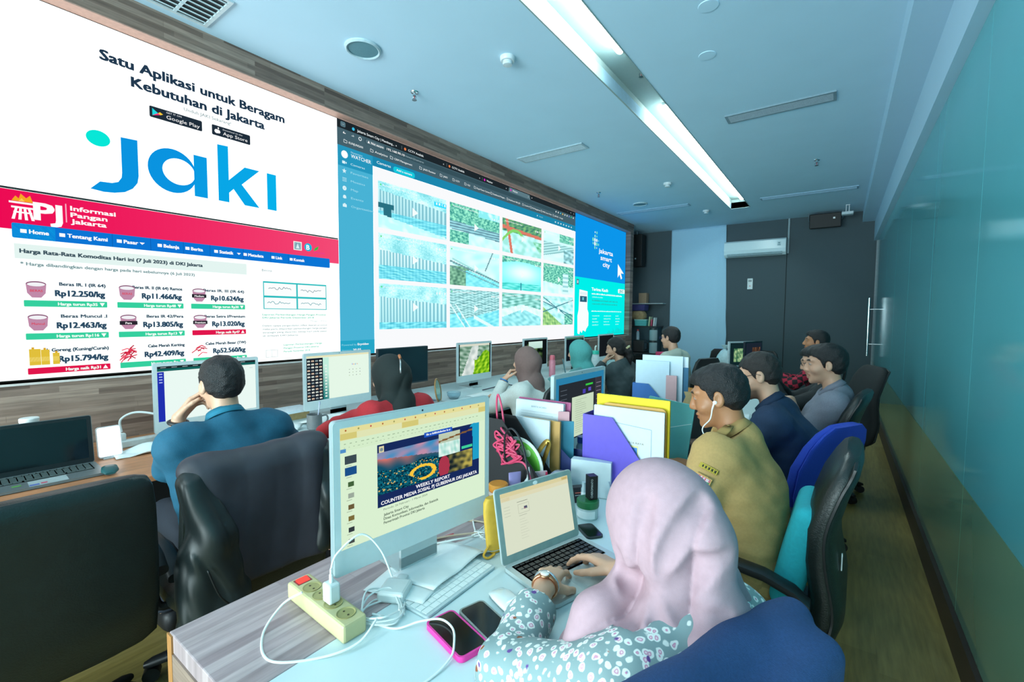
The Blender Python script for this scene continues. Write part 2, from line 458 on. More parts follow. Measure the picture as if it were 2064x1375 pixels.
def spk(x, y, r, label):
    t = thing('ceiling_speaker', label, 'ceiling speaker', (x, y, 3.38), 0, 'round ceiling speakers')
    part('rim', M('b4cdd6', .4), t, True)(lambda m: m.lathe((0, 0, 0), [(r*.84, 0), (r*.84, -.014), (r*.9, -.018), (r*.99, -.01), (r, 0)], 40))
    part('grille', M('5c8b98', .7, var=.2, scale=400), t, True)(lambda m: m.lathe((0, 0, 0), [(0, -.011), (r*.6, -.0105), (r*.85, -.008), (r*.85, 0), (0, 0)], 40))
spk(-2.81, 2.06, .125, 'round ceiling speaker with pale rim above the white app slide')
spk(-2.79, 7.49, .12, 'round ceiling speaker far back near the dark-blue screen')
def smoke(x, y, label):
    t = thing('smoke_detector', label, 'smoke detector', (x, y, 3.38), 0, 'smoke detectors')
    part('base', M('cfdde2', .4), t, True)(lambda m: m.lathe((0, 0, 0), [(0, 0), (.055, 0), (.055, -.02), (.048, -.03), (0, -.03)], 28))
    part('sensor', M('c3d2d8', .4), t, True)(lambda m: m.lathe((0, 0, 0), [(0, -.03), (.034, -.03), (.03, -.036), (.036, -.042), (.033, -.056), (0, -.06)], 24))
smoke(-2.04, 2.74, 'white smoke detector left of the light slot, nearer one')
smoke(-2.05, 6.55, 'white smoke detector left of the light slot, farther one')
smoke(-2.0, 8.6, 'small white smoke detector far back left of the slot end')
def sprk(x, y, label, zt=3.38):
    t = thing('sprinkler', label, 'sprinkler', (x, y, zt), 0, 'fire sprinklers')
    part('escutcheon', chrome, t, True)(lambda m: m.lathe((0, 0, 0), [(0, 0), (.034, 0), (.03, -.008), (.012, -.012), (.012, -.03), (0, -.03)], 20))
    def fr(m):
        m.cyl((.0, 0, -.03), (0, 0, -.036), .012)
        for s in (-1, 1): m.tube([(s*.008, 0, -.03), (s*.018, 0, -.045), (s*.012, 0, -.06), (0, 0, -.066)], .003, 6)
        m.lathe((0, 0, -.066), [(0, 0), (.02, 0), (.02, -.003), (0, -.004)], 16)
    part('deflector', M('8a9499', .3, 1), t, True)(fr)
    part('bulb', M('b03030', .2), t, True)(lambda m: m.cyl((0, 0, -.036), (0, 0, -.062), .0035, n=8))
sprk(-2.99, 2.70, 'sprinkler between video wall and round speaker, nearest one')
sprk(-3.06, 6.46, 'sprinkler close to the far part of the video wall')
sprk(-.30, 6.6, 'sprinkler right of the light slot')
sprk(-1.40, 3.72, 'tiny sprinkler inside the light slot', SZ)
for x, y, lb in ((-.85, 3.55, 'flat round cover plate right of the light slot, nearer small one'), (-.72, 3.0, 'flat round cover plate right of the light slot, top of the photo')):
    tag(single('cover_plate', lb, 'cover plate', white_ceil, lambda m: m.lathe((x, y, 3.38), [(0, 0), (.06, 0), (.058, -.004), (0, -.005)], 24)), group='round cover plates on the ceiling')
# hanging loudspeaker and bracket camera at the back
t = thing('loudspeaker', 'black box loudspeaker hung under the ceiling at the back wall', 'loudspeaker', (-.285, 9.95, 3.23))
part('cabinet', M('15191b', .6), t)(lambda m: m.box((0, 0, 0), (.47, .22, .25), rotm(.12), .012))
part('badge', M('e8eef0', .4), t)(lambda m: m.box((.13, -.117, .02), (.03, .004, .03), rotm(.12)))
for s in (-1, 1): part('bracket', M('a9b6bc', .4, 1), t, True)(lambda m: m.tube([(s*.25, 0, .15), (s*.25, 0, .03), (s*.235, -.02, 0)], .008, 6))
t = thing('loudspeaker', 'tall black loudspeaker mounted behind the end of the video wall', 'loudspeaker', (-3.74, 9.9, 2.95))
part('cabinet', M('15191b', .6), t)(lambda m: m.box((0, 0, 0), (.32, .25, .7), None, .012))
part('badge', M('e8eef0', .4), t)(lambda m: m.box((.02, -.127, -.18), (.03, .004, .03)))
part('bracket', M('a9b6bc', .4, 1), t, True)(lambda m: m.cyl((0, 0, .35), (0, 0, .43), .012))
t = thing('ceiling_projector', 'small white device on a ceiling bracket by the back right corner', 'projector', (.03, 9.5, 3.38))
part('bracket', M('c9d6dc', .4), t)(lambda m: m.bx(-.03, .03, -.03, .03, -.01, 0).cyl((-.02, 0, 0), (-.02, 0, -.12), .008).cyl((.02, 0, 0), (.02, 0, -.12), .008))
part('body', M('c4d4da', .4), t)(lambda m: m.box((0, 0, -.14), (.16, .14, .05), None, .01))
# wall air conditioner
t = thing('air_conditioner', 'white split air conditioner high on the dark back wall', 'air conditioner', (-1.415, 10.165, 2.69))
def _ac(m):
    prof = [(0, .0), (0, .31), (-.16, .31), (-.205, .28), (-.215, .12), (-.19, .045), (-.13, 0)]
    m.prism(prof, (-.535, 0, 0), (0, 1, 0), (0, 0, 1), (1.07, 0, 0))
part('body', M('cfe6ec', .25, var=.01), t)(_ac)
part('flap', M('a9c6cf', .3), t)(lambda m: m.box((0, -.19, .035), (.96, .06, .008), rotm(rx=-.7)))
part('outlet', M('33454c', .7), t)(lambda m: m.box((0, -.164, .022), (.95, .05, .004), rotm(rx=-.6)))
c = Canvas((-.535, -.2165, 0), (1, 0, 0), (0, 0, 1)); c.rect(.93, .16, .99, .235, 'a9c9d2'); c.up(); c.disc(.96, .212, .014, '6d939e'); c.rect(.938, .17, .982, .185, '6d939e'); c.build('sticker', ATTR('p'), t)
t = single('pipe_trunking', 'thin pale pipe cover running from air conditioner to ceiling', 'pipe', M('8aa3ab', .5), lambda m: m.bx(-.875, -.845, 10.17, 10.2, 2.72, 3.38))
t = thing('remote_control', 'white remote control in a holder on the dark back wall', 'remote control', (-1.49, 10.2, 2.05))
part('body', M('d3e2e4', .4), t)(lambda m: m.box((0, -.02, .11), (.1, .03, .22), None, .008))
part('display', M('6d8286', .3), t)(lambda m: m.bx(-.03, .03, -.038, -.034, .15, .19))
part('button', M('c05a62', .4), t)(lambda m: m.bx(-.012, .012, -.039, -.034, .06, .075))
# fabric blind
def _bl(m):
    def f(u, v):
        z = .02+v*3.36
        x = -3.06+u*(1.10+.08*(1-v))
        r = max(0, (u-.8)/.2)
        y = 10.17-.012*math.sin(v*9)*r-.09*r*r*max(0, .62-v)+.012*math.sin(u*40)*r+.004*math.sin(u*7+v*3)
        if v < .5: x += .035*math.sin(v*23)*r*(.5-v)*2
        return Vector((x, y, z))
    m.grid(f, 40, 60)
single('fabric_blind', 'pale blue floor-length fabric blind on the dark back wall', 'blind', M('a9d3ea', .9, var=.03, scale=90), _bl, smooth=True, solid=.004)
# ---------------------------------------------------------------- video wall
VW = thing('video_wall', 'huge lit video wall filling the long wood-strip wall', 'video wall', (LX, 4.6, RZ0))
part('cabinet', M('15181a', .5), VW)(lambda m: m.bx(-.05, -.004, RY0+.0-4.6, RY1-4.6, 0.004, RZ1-RZ0-.004))
_n = np.array
def cv(step=.0006): return Canvas((LX, 0, 0), (0, 1, 0), (0, 0, 1), step)   # coordinates = (room y, height)
def put(c, name, s=.44):
    o = c.build(name, ATTR('e', s), None); o.parent = VW; o.matrix_parent_inverse = Matrix.Translation((-LX, -4.6, -RZ0))
    return o
S0, S1, S2, S3, Z0, Z1, ZS = .24, 2.375, 6.77, 8.955, 1.128, 3.205, 2.163
def panel(y0, y1, z0, z1, col, name, st=None):
    m = MB(); m.bx(LX-.004, LX, y0, y1, z0, z1)
    o = m.build(name, EM(col, st or 1.4 if col[0] in 'fe' else .5), VW); o.matrix_parent_inverse = Matrix.Translation((-LX, -4.6, -RZ0)); return o
panel(S0, S1, ZS+.006, Z1, 'f3f7f6', 'app_slide_screen', .75); panel(S0, S1, Z0, ZS-.006, 'eef8f6', 'price_page_screen', .6)
panel(S1, S2, Z0, Z1, 'f6f8fa', 'camera_page_screen'); panel(S2, S3, ZS-.003, Z1, '0a8ddd', 'blue_banner_screen'); panel(S2, S3, Z0, ZS-.003, '00e2dc', 'cyan_slide_screen')
NAVY = '22394f'
c = cv()
c.text('Satu Aplikasi untuk Beragam', .81, 3.005, .060, NAVY, .03, w=1.10).text('Kebutuhan di Jakarta', .955, 2.905, .060, NAVY, .03, w=.80)
c.text('Unduh JAKI Sekarang!', 1.23, 2.857, .022, '9fb0b3', .02, w=.29)
for x0, x1, z0, z1 in ((1.04, 1.335, 2.752, 2.822), (1.395, 1.65, 2.755, 2.825)): c.rr(x0, z0, x1, z1, .008, '1f2d3a')
c.up()
c.poly([(1.055, 2.765), (1.055, 2.81), (1.085, 2.7875)], '20d8e0').poly([(1.055, 2.765), (1.085, 2.7875), (1.098, 2.779)], 'ef3b7e').poly([(1.085, 2.7875), (1.098, 2.779), (1.112, 2.7875), (1.096, 2.797)], 'ffd23a')
c.text('GET IT ON', 1.13, 2.803, .011, 'e8eef2', w=.085).text('Google Play', 1.13, 2.768, .024, 'ffffff', w=.19)
c.disc(1.425, 2.785, .014, 'ffffff').disc(1.437, 2.785, .012, 'ffffff').disc(1.436, 2.808, .004, 'ffffff', ry=.008); c.up(); c.disc(1.452, 2.79, .006, '1f2d3a')
c.text('Download on the', 1.465, 2.803, .010, 'e8eef2', w=.13).text('App Store', 1.465, 2.770, .024, 'ffffff', w=.165)
# jaki lettering
bl = '0a93df'; b2 = '08a6e6'
c.disc(.785, 2.535, .055, '08e6d6', ry=.046)
c.poly([(.89, 2.575), (.972, 2.58), (.972, 2.36), (.965, 2.315), (.94, 2.275), (.90, 2.245), (.85, 2.23), (.80, 2.225), (.74, 2.232), (.785, 2.283), (.84, 2.287), (.87, 2.30), (.887, 2.33), (.89, 2.36)], bl)
N = 40; out = [(1.155+.135*math.cos(2*PI*i/N), 2.44+.142*math.sin(2*PI*i/N)) for i in range(N)]; inn = [(1.19+.092*math.cos(2*PI*i/N), 2.442+.085*math.sin(2*PI*i/N)) for i in range(N)]
c.add(out+inn, [(i, (i+1) % N, N+(i+1) % N, N+i) for i in range(N)], bl)
c.rect(1.277, 2.302, 1.357, 2.58, '0a9be2')
c.poly([(1.425, 2.303), (1.495, 2.303), (1.495, 2.372), (1.525, 2.405), (1.60, 2.303), (1.705, 2.303), (1.582, 2.45), (1.71, 2.58), (1.605, 2.58), (1.495, 2.462), (1.495, 2.70), (1.425, 2.695)], b2)
c.rect(1.765, 2.305, 1.835, 2.58, '07b0ea')
put(c, 'app_slide_content')
# price page
c = cv()
c.pic(S0, 1.945, S1, ZS-.008, 60, 1, lambda u, v: mixc((.92, .06, .32), (.95, .30, .46), u))
c.up()
for z0, z1, w_ in ((2.085, 2.095, .1), (2.06, 2.07, .085), ): c.rect(.41+(.1-w_)/2, z0, .41+(.1-w_)/2+w_, z1, 'ffffff')
for dx in (-.03, -.01, .01, .03): c.poly([(.46+dx*.8-.005, 2.06), (.46+dx*.8+.005, 2.06), (.46+dx*1.25+.006, 2.0), (.46+dx*1.25-.006, 2.0)], 'ffffff')
c.rect(.425, 2.035, .495, 2.043, 'ffffff')
c.poly([(.42, 2.098), (.435, 2.125), (.447, 2.112), (.455, 2.14), (.475, 2.118), (.49, 2.135), (.50, 2.098)], 'f5a623').poly([(.445, 2.098), (.458, 2.115), (.47, 2.098)], 'ffd966')
c.text('PJ', .505, 2.012, .095, 'ffffff', .03, w=.105).rect(.628, 2.015, .633, 2.12, 'f7b9cc')
for i, s in enumerate(('Informasi', 'Pangan', 'Jakarta')): c.text(s, .65, 2.087-i*.037, .026, 'ffffff', .03, w=(.20, .16, .155)[i])
c.disc(2.0, 2.06, .0, 'ffffff')
c.rect(1.965, 2.02, 2.035, 2.09, 'f2f7ef').rect(1.972, 2.027, 2.028, 2.083, '1b8aa0').disc(2.09, 2.055, .033, '12b6d8')
c.poly([(2.14, 2.03), (2.15, 2.055), (2.185, 2.075), (2.175, 2.045)], '3fb54a')
c.text('pasarjaya', 2.14, 2.015, .014, 'e03aa0', w=.10); c.up(); c.text('B', 2.075, 2.035, .04, 'ffffff', .02); c.poly([(1.985, 2.035), (2.0, 2.075), (2.015, 2.035)], 'dff2f5')
c.rr(.415, 1.9, 2.285, 1.98, .008, '0b74d4').rr(.415, 1.9, .582, 1.98, .008, '0fb2e6'); c.up()
for x, s, w_ in ((.48, 'Home', .075), (.632, 'Tentang Kami', .175), (.885, 'Pasar', .07), (1.09, 'Belanja', .085), (1.245, 'Berita', .07), (1.42, 'Statistik', .09), (1.615, 'Metadata', .11), (1.82, 'Link', .05), (1.965, 'Kontak', .09)):
    c.text(s, x, 1.93, .022, 'ffffff', .03, w=w_); c.rect(x-.034, 1.93, x-.010, 1.95, 'ffffff')
for x in (.83, 1.02, 1.20, 1.36, 1.58, 1.78, 1.92): c.rect(x-.0015, 1.9, x+.0015, 1.98, '0a5cae')
for x in (.962, 1.535): c.poly([(x, 1.946), (x+.028, 1.946), (x+.014, 1.932)], 'ffffff')
c.rect(.42, 1.79, 1.6, 1.87, 'e3f4f0'); c.up()
c.text('Harga Rata-Rata Komoditas Hari ini (7 Juli 2023) di DKI Jakarta', .44, 1.822, .022, '39505c', .035, w=.87)
c.text('* Harga dibandingkan dengan harga pada hari sebelumnya (6 Juli 2023)', .44, 1.755, .018, '7c979b', .03, w=.82)
G, RD = '35cf9e', 'e0164c'
rows = [(1.53, 1.565, [('Beras IR. I (IR 64)', 'Rp12.250/kg', 'Harga turun Rp35', G, 'BERAS'), ('Beras IR. II (IR 64) Ramos', 'Rp11.466/kg', 'Harga turun Rp48', G, 'BERAS'), ('Beras IR. III (IR 64)', 'Rp10.624/kg', 'Harga turun Rp30', G, 'Medium')]),
        (1.347, 1.382, [('Beras Muncul .I', 'Rp12.463/kg', 'Harga turun Rp116', G, 'Muncul'), ('Beras IR 42/Pera', 'Rp13.805/kg', 'Harga turun Rp13', G, 'Pera'), ('Beras Setra I/Premium', 'Rp13.020/kg', 'Harga naik Rp47', RD, 'Premium')]),
        (1.155, 1.19, [('k Goreng (Kuning/Curah)', 'Rp15.794/kg', 'Harga naik Rp31', RD, 'oil'), ('Cabe Merah Keriting', 'Rp42.409/kg', 'Harga turun Rp', G, 'chili'), ('Cabe Merah Besar (TW)', 'Rp52.560/kg', 'Harga turun Rp', G, 'chili2')])]
for z0, z1, items in rows:
    for (nm, pr, hg, cl, ic), x0 in zip(items, (.445, .84, 1.232)):
        x1 = x0+.348
        c.rect(x0, z0+.035, x1, z0+.155, 'e9f9f6') if False else None
        c.rr(x0, z0, x1, z1, .004, cl)
        c.text(nm, x1-.005, z0+.122, .019, '3a5266', .035, 'r', w=.20 if len(nm) < 20 else .265)
        c.text(pr, x1-.01, z0+.062, .034, '2b4a63', .035, 'r', w=.213)
        bx_, bz = x0+.05, z0+.095
        c.up(); c.text(hg, x1-.045, z0+.009, .017, 'f2fff9', .03, 'r', wmax=.19)
        s = 1 if cl == RD else -1
        c.poly([(x1-.035, z0+.017-s*.01), (x1-.011, z0+.017-s*.01), (x1-.023, z0+.017+s*.012)], 'ffffff')
        if ic == 'oil':
            for k, (w_, h_) in enumerate(((.045, .09), (.034, .085), (.028, .065))):
                xx = x0+.008+k*.046; c.rect(xx, z0+.05, xx+w_, z0+.05+h_, 'e0bf3c').rect(xx+.01, z0+.05+h_, xx+.02, z0+.06+h_, 'd8a52a').rect(xx, z0+.07, xx+w_, z0+.095, 'ecd36a')
        elif ic.startswith('chili'):
            rs = random.Random(5)
            for k in range(16 if ic == 'chili' else 6):
                a = rs.uniform(-.9, .9) if ic == 'chili' else -.7+.1*k
                px_, pz_ = bx_-.01+rs.uniform(-.02, .02), bz+rs.uniform(-.03, .03)
                c.line([(px_-.03*math.cos(a+.6), pz_-.03*math.sin(a+1.2)), (px_, pz_), (px_+.03*math.cos(a), pz_+.028*math.sin(a))], .006, ('d92a49', 'b81838', 'ef5a70')[k % 3])
        else:
            c.poly([(bx_-.04, bz+.03), (bx_+.04, bz+.03), (bx_+.036, bz-.02), (bx_+.018, bz-.045), (bx_-.018, bz-.045), (bx_-.036, bz-.02)], 'c08aa8').disc(bx_, bz+.03, .04, '8d5878', ry=.016); c.up()
            c.disc(bx_, bz+.028, .035, 'f2f2f6', ry=.011)
            dk = ic in ('Medium', 'Pera', 'Premium')
            if dk: c.rect(bx_-.044, bz-.018, bx_+.044, bz+.006, '2a2630')
            c.up(); c.text(ic, bx_, bz-.013, .013, 'ffffff' if dk else 'd8465e', .015, 'c', wmax=.07)
c.text('Berita', 1.705, 1.825, .018, '6f8890', w=.075)
c.rect(1.71, 1.535, 2.24, 1.75, '2cbec0'); c.up()
for x0, x1 in ((1.717, 1.972), (1.985, 2.233)):
    for z0, z1 in ((1.541, 1.625), (1.64, 1.738)): c.rect(x0, z0, x1, z1, 'fafdfd')
c.up()
rs = random.Random(3)
for x0, zc in ((1.75, 1.70), (2.01, 1.69), (1.74, 1.585), (2.01, 1.58)):
    c.line([(x0+.012*k, zc+rs.uniform(-.012, .012)) for k in range(16)], .004, '5a7f8c' if zc > 1.6 else '2f9aa5')
c.text('Laporan Perkembangan Harga Pangan Provinsi', 1.70, 1.487, .013, '4fbfa0', .02, w=.53).text('DKI Jakarta Periode Desember 2018', 1.70, 1.463, .013, '4fbfa0', .02, w=.42)
c.text('Minggu, 19 Des', 2.24, 1.435, .012, 'a4b3b6', 0, 'r', w=.15)
for k, s in enumerate(('Dalam upaya pengendalian inflasi daerah provinsi', 'maka perlu dilaporkan perkembangan harga pangan', 'strategis yang dipantau setiap hari pada pasar', 'di wilayah DKI Jakarta')):
    c.text(s, 1.70, 1.40-k*.026, .012, '8fa3a6', .02, w=.54 if k < 3 else .28)
for k, s in enumerate(('Laporan Perkembangan Harga', 'Pangan Provinsi DKI Jakarta', 'Periode November 2018')): c.text(s, 1.86, 1.245-k*.027, .013, '5fc5a8', .02, w=(.33, .30, .22)[k])
c.line([(1.72, 1.16), (1.81, 1.16), (1.81, 1.215), (1.72, 1.215), (1.72, 1.16)], .003, 'b6c6c8').line([(1.765, 1.16), (1.765, 1.215)], .003, 'b6c6c8')
put(c, 'price_page_content')

# camera dashboard
c = cv()
c.rect(S1, 3.135, S2, Z1, '1d262b').rect(S1, 2.985, S2, 3.135, '44606b'); c.up()
c.poly([(4.9, 3.135), (4.92, 3.195), (5.4, 3.195), (5.42, 3.135)], '5c7a84')
c.rr(2.41, 3.15, 2.46, 3.195, .012, '55747f').line([(2.425, 3.178), (2.435, 3.168), (2.445, 3.178)], .004, 'ffffff')
c.up()
for x, s, cl in ((2.54, 'Jakarta Smart City | Membang...', '39c0e8'), (3.14, 'CCTV Analitik', 'e57f4a'), (3.78, 'CCTV Analitik', 'e57f4a'), (4.4, 'Watcher', 'e81ec8'), (4.95, 'Watcher', 'e81ec8')):
    c.disc(x, 3.165, .014, cl); c.text(s, x+.04, 3.155, .022, 'e8f0f2', .01, w=.42 if len(s) > 20 else (.21 if len(s) > 9 else .12))
    if x > 2.6: c.rect(x-.045, 3.15, x-.042, 3.185, '7d8d93')
for x in (3.02, 3.68, 4.3, 4.84, 5.36): c.text('x', x, 3.158, .018, 'e8f0f2', .01)
c.text('+', 5.45, 3.155, .025, 'e8f0f2', .02)
for x, s in ((6.5, '-'), (6.6, 'o'), (6.7, 'x')): c.text(s, x, 3.165, .02, 'e8f0f2', .02)
c.line([(2.46, 3.1), (2.435, 3.1), (2.445, 3.112)], .006, 'ffffff').line([(2.52, 3.1), (2.545, 3.1), (2.535, 3.112)], .006, 'b9c8cc').disc(2.61, 3.1, .017, 'e8f0f2')
c.rr(2.66, 3.075, 6.3, 3.125, .02, '35505a'); c.up(); c.rr(2.67, 3.08, 2.885, 3.12, .018, '55707a'); c.disc(2.61, 3.1, .011, '44606b'); c.up()
c.poly([(2.69, 3.09), (2.715, 3.09), (2.7025, 3.112)], 'ffffff').text('Not secure', 2.73, 3.09, .02, 'ffffff', .012, w=.14).text('192.168.90.10', 2.91, 3.09, .022, 'ffffff', .01, w=.22).text('/views/v2/cameras', 3.13, 3.09, .02, '9fb6bd', .0, w=.26)
for k in range(9): c.rect(6.12+k*.07, 3.09, 6.145+k*.07, 3.112, ('e8f0f2', 'e8f0f2', '5ad0f0', 'f0c050', 'e8f0f2', 'e8f0f2', '8a9fe8', '1fe0a0', 'e8f0f2')[k])
bm = ['KUNJUNGAN', 'Analytics', 'CRM Management', 'JAKI Review', 'JAKI', 'CCTV', 'CLD', 'Kopi Puma Camera', 'Dashboard Pangan...', 'Dashboard BRI JSC', 'Covid-19', 'My Management', 'PPID Smart Chart', 'JAKI.ID - Google']
xs = [2.44, 2.72, 2.95, 3.33, 3.63, 3.83, 4.03, 4.2, 4.52, 4.86, 5.22, 5.42, 5.7, 6.04]
for x, s in zip(xs, bm):
    c.line([(x, 3.02), (x, 3.045), (x+.012, 3.045), (x+.016, 3.04), (x+.032, 3.04), (x+.032, 3.02), (x, 3.02)], .004, 'dfe9ec'); c.text(s, x+.05, 3.022, .019, 'eef5f6', .008, w=min(.26, .0165*len(s)))
c.rect(S1, 2.895, S2, 2.985, '1b86ad').rect(S1, Z0, 2.745, 2.985, '48b2d4'); c.up()
c.rect(S1, 2.81, 2.745, 2.985, '2596bd').rect(S1, Z0, 2.745, 1.26, '25a5c6'); c.up()
c.disc(2.445, 2.915, .033, 'ffffff').text('Nusantara', 2.51, 2.945, .016, 'bfe6f2', w=.12).text('WATCHER', 2.51, 2.905, .033, 'f4fbfd', .008, w=.215)
for z, s in ((2.845, 'Cameras'), (2.77, 'Favorites'), (2.695, 'Mosaics'), (2.62, 'Map'), (2.545, 'Events'), (2.47, 'Organizations')):
    c.text(s, 2.505, z-.008, .019, '9fdcee' if z < 2.84 else 'c6ebf5', .006, w=.0185*len(s)+.02)
c.rect(2.42, 2.833, 2.45, 2.857, 'd9f2f8').poly([(2.45, 2.845), (2.465, 2.855), (2.465, 2.835)], 'd9f2f8')
c.poly([(2.44+(.024 if i % 2 == 0 else .010)*math.sin(i*PI/5), 2.77+(.024 if i % 2 == 0 else .010)*math.cos(i*PI/5)) for i in range(10)], 'd9f2f8')
for k in range(3): c.rect(2.42, 2.68+k*.013, 2.462, 2.685+k*.013, 'bfe8f2')
c.disc(2.44, 2.62, .02, 'd9f2f8').disc(2.44, 2.545, .016, 'd9f2f8').rect(2.422, 2.533, 2.458, 2.538, 'd9f2f8').rect(2.42, 2.455, 2.46, 2.48, 'd9f2f8').rect(2.432, 2.48, 2.448, 2.488, 'd9f2f8')
c.up(); c.poly([(2.432, 2.612), (2.45, 2.63), (2.442, 2.618)], '48b2d4')
c.text('Powered by', 2.39, 1.213, .018, '8fd8ea', .0, w=.155).text('Eryvideo', 2.555, 1.213, .02, 'ffffff', .02, w=.12).text('Version:', 2.39, 1.163, .018, '8fd8ea', w=.1).text('20.05', 2.505, 1.163, .02, 'ffffff', .02, w=.085)
c.text('Cameras', 2.79, 2.93, .026, 'e3f4f8', .008, w=.165); c.rr(2.985, 2.9, 3.265, 2.958, .028, '16c8dc'); c.up(); c.text('Add a camera', 3.125, 2.922, .019, 'ffffff', .012, 'c', w=.2)
c.disc(5.6, 2.945, .01, 'd6ecf2').text('Search', 5.65, 2.937, .017, 'a9d6e2', w=.1)
for k in range(7): c.rect(6.1+k*.085, 2.93, 6.13+k*.085, 2.95, 'd9eef3')
c.rect(2.745, Z0, S2, 2.893, 'f8f9fb'); c.up()
# the twelve camera pictures
W3, TL, SK = _n((.92, .98, .99)), _n((.15, .62, .70)), _n((.70, .92, .95))
def green(u, v, s, f=9): return mixc((.12, .42, .36), (.62, .86, .68), .5+.5*wob2(u, v, f, s, 9)+(hsh(np.floor(u*60), np.floor(v*40), s)-.5)*.7)
def sheet(zt, zw, s, tint):
    def fn(u, v):
        col = mixc((.45, .72, .74), (.93, .98, .98), .5+.4*wob2(u, v, 3, s)+(hsh(np.floor(u*70), np.floor(v*50), s)-.5)*.5)
        h = zt-.14*u
        wall = (v < h) & (v > zw)
        st = .5+.5*np.sin(u*2*PI*(26-6*u)); col = np.where(wall[:, None], mixc((.38, .55, .60), tint, st*(.6+.4*v/h)), col)
        wat = v <= zw; wr = .5+.5*wob2(u, v*5, 5, s+1); col = np.where(wat[:, None], mixc((.16, .55, .64), (.62, .90, .93), wr*.8+.2*st), col)
        return col
    return fn
def t11(u, v):
    c_ = sheet(.82, .36, 1, (.85, .88, .88))(u, v)
    m_ = ((u < .20) & (v < .55) & (v > .44)) | ((u > .07) & (u < .17) & (v < .44)); c_ = np.where(m_[:, None], _n((.02, .22, .28)), c_)
    m_ = (v < .30-.25*u) ; c_ = np.where(m_[:, None], mixc((.75, .93, .93), W3, wob2(u, v, 6, 3)), c_)
    return np.where(((v > .78) & (u > .8) & (v < .9))[:, None], _n((.1, .72, .85)), c_)
def t12(u, v):
    c_ = green(u, v, 4); k = v < .55-.06*u; c_ = np.where(k[:, None], mixc((.25, .32, .38), (.62, .78, .80), .5+.5*np.sin(v*90)+.2*wob2(u, v, 8, 2)), c_)
    k = v < .34-.1*u; c_ = np.where(k[:, None], mixc((.75, .92, .90), W3, .5+.5*wob2(u, v, 5, 9)), c_)
    k = (v < .3) & (u < .35); c_ = np.where(k[:, None], green(u, v, 6), c_)
    return np.where(((v > .8) & (u > .55))[:, None], mixc((.5, .8, .8), W3, wob2(u, v, 4, 3)), c_)
def t13(u, v):
    c_ = mixc((.60, .78, .72), W3, .4+.6*wob2(u, v, 4, 12)); k = v > .62; c_ = np.where(k[:, None], mixc((.1, .28, .2), (.45, .62, .3), .5+.5*wob2(u, v, 8, 8)), c_)
    k = (np.abs(v-.75+.1*u) < .05) | (np.abs(u-.1-.12*(1-v)) < .03); c_ = np.where(k[:, None], _n((.88, .28, .18)), c_)
    k = (np.abs(v-.35-.35*np.sin(u*5)) < .05) & (u < .5); c_ = np.where(k[:, None], _n((.45, .68, .2)), c_)
    k = (u+v*.6 > 1.05) & (v < .5); c_ = np.where(k[:, None], mixc((.25, .55, .3), (.75, .9, .8), .5+.5*wob2(u, v, 7, 5)), c_)
    return c_
def t14(u, v):
    c_ = mixc((.8, .95, .97), W3, .5+.5*wob2(u, v, 3, 15)); k = (v < .62) & (v > .15+.35*u); c_ = np.where(k[:, None], mixc((.45, .56, .56), (.78, .86, .84), .5+.5*np.sin((v-u*.4)*70)), c_)
    k = (u > .65) & (v < .5); c_ = np.where(k[:, None], mixc((.3, .42, .42), (.8, .92, .95), .5+.5*wob2(u, v, 5, 1)), c_); return np.where(((u > .5) & (v > .72))[:, None], green(u, v, 3), c_)
def t22(u, v):
    c_ = mixc((.7, .9, .9), W3, .5+.5*wob2(u, v, 3, 21)); k = (v < .75-.55*u) & (u > .05); c_ = np.where(k[:, None], mixc((.55, .70, .68), (.95, .97, .95), .5+.5*np.sin((v+.55*u)*60)), c_)
    k = (u < .35) & (v < .5); c_ = np.where(k[:, None], mixc((.18, .3, .2), (.55, .68, .5), .5+.5*wob2(u, v, 8, 4)), c_)
    k = (u > .3) & (v < .42-.35*(u-.3)) ; c_ = np.where(k[:, None], mixc((.35, .72, .76), (.6, .9, .92), .5+.5*wob2(u, v*3, 5, 4)), c_)
    k = (np.abs(v-.62+.45*u) < .02) | (np.abs(v-.5+.45*u) < .012) | ((np.abs(u-.55-.3*v) < .012) & (v > .45)); return np.where(k[:, None], _n((.35, .42, .44)), c_)
def t23(u, v):
    d = ((u-.5)/.45)**2+((v-.55)/.3)**2; c_ = mixc((.35, .82, .86), (1, 1, 1), np.exp(-d*.9)); k = v > .80+.1*np.sin(u*PI); c_ = np.where(k[:, None], green(u, v, 7), c_)
    k = v < .22; c_ = np.where(k[:, None], mixc((.1, .65, .6), (.5, .9, .85), .5+.5*wob2(u, v*2, 5, 2)), c_); k = (np.abs(u-.45) < .012) & (v < .25); return np.where(k[:, None], _n((.05, .3, .4)), c_)
def t24(u, v):
    c_ = green(u, v, 17); k = v < .4-.15*u; c_ = np.where(k[:, None], mixc((.75, .85, .82), (.97, .97, .97), .5+.5*wob2(u, v, 4, 3)), c_)
    k = (np.abs(u-.72) < .1) & (v < .75); return np.where(k[:, None], mixc((.55, .66, .66), W3, .5+.5*np.sin(v*40)), c_)
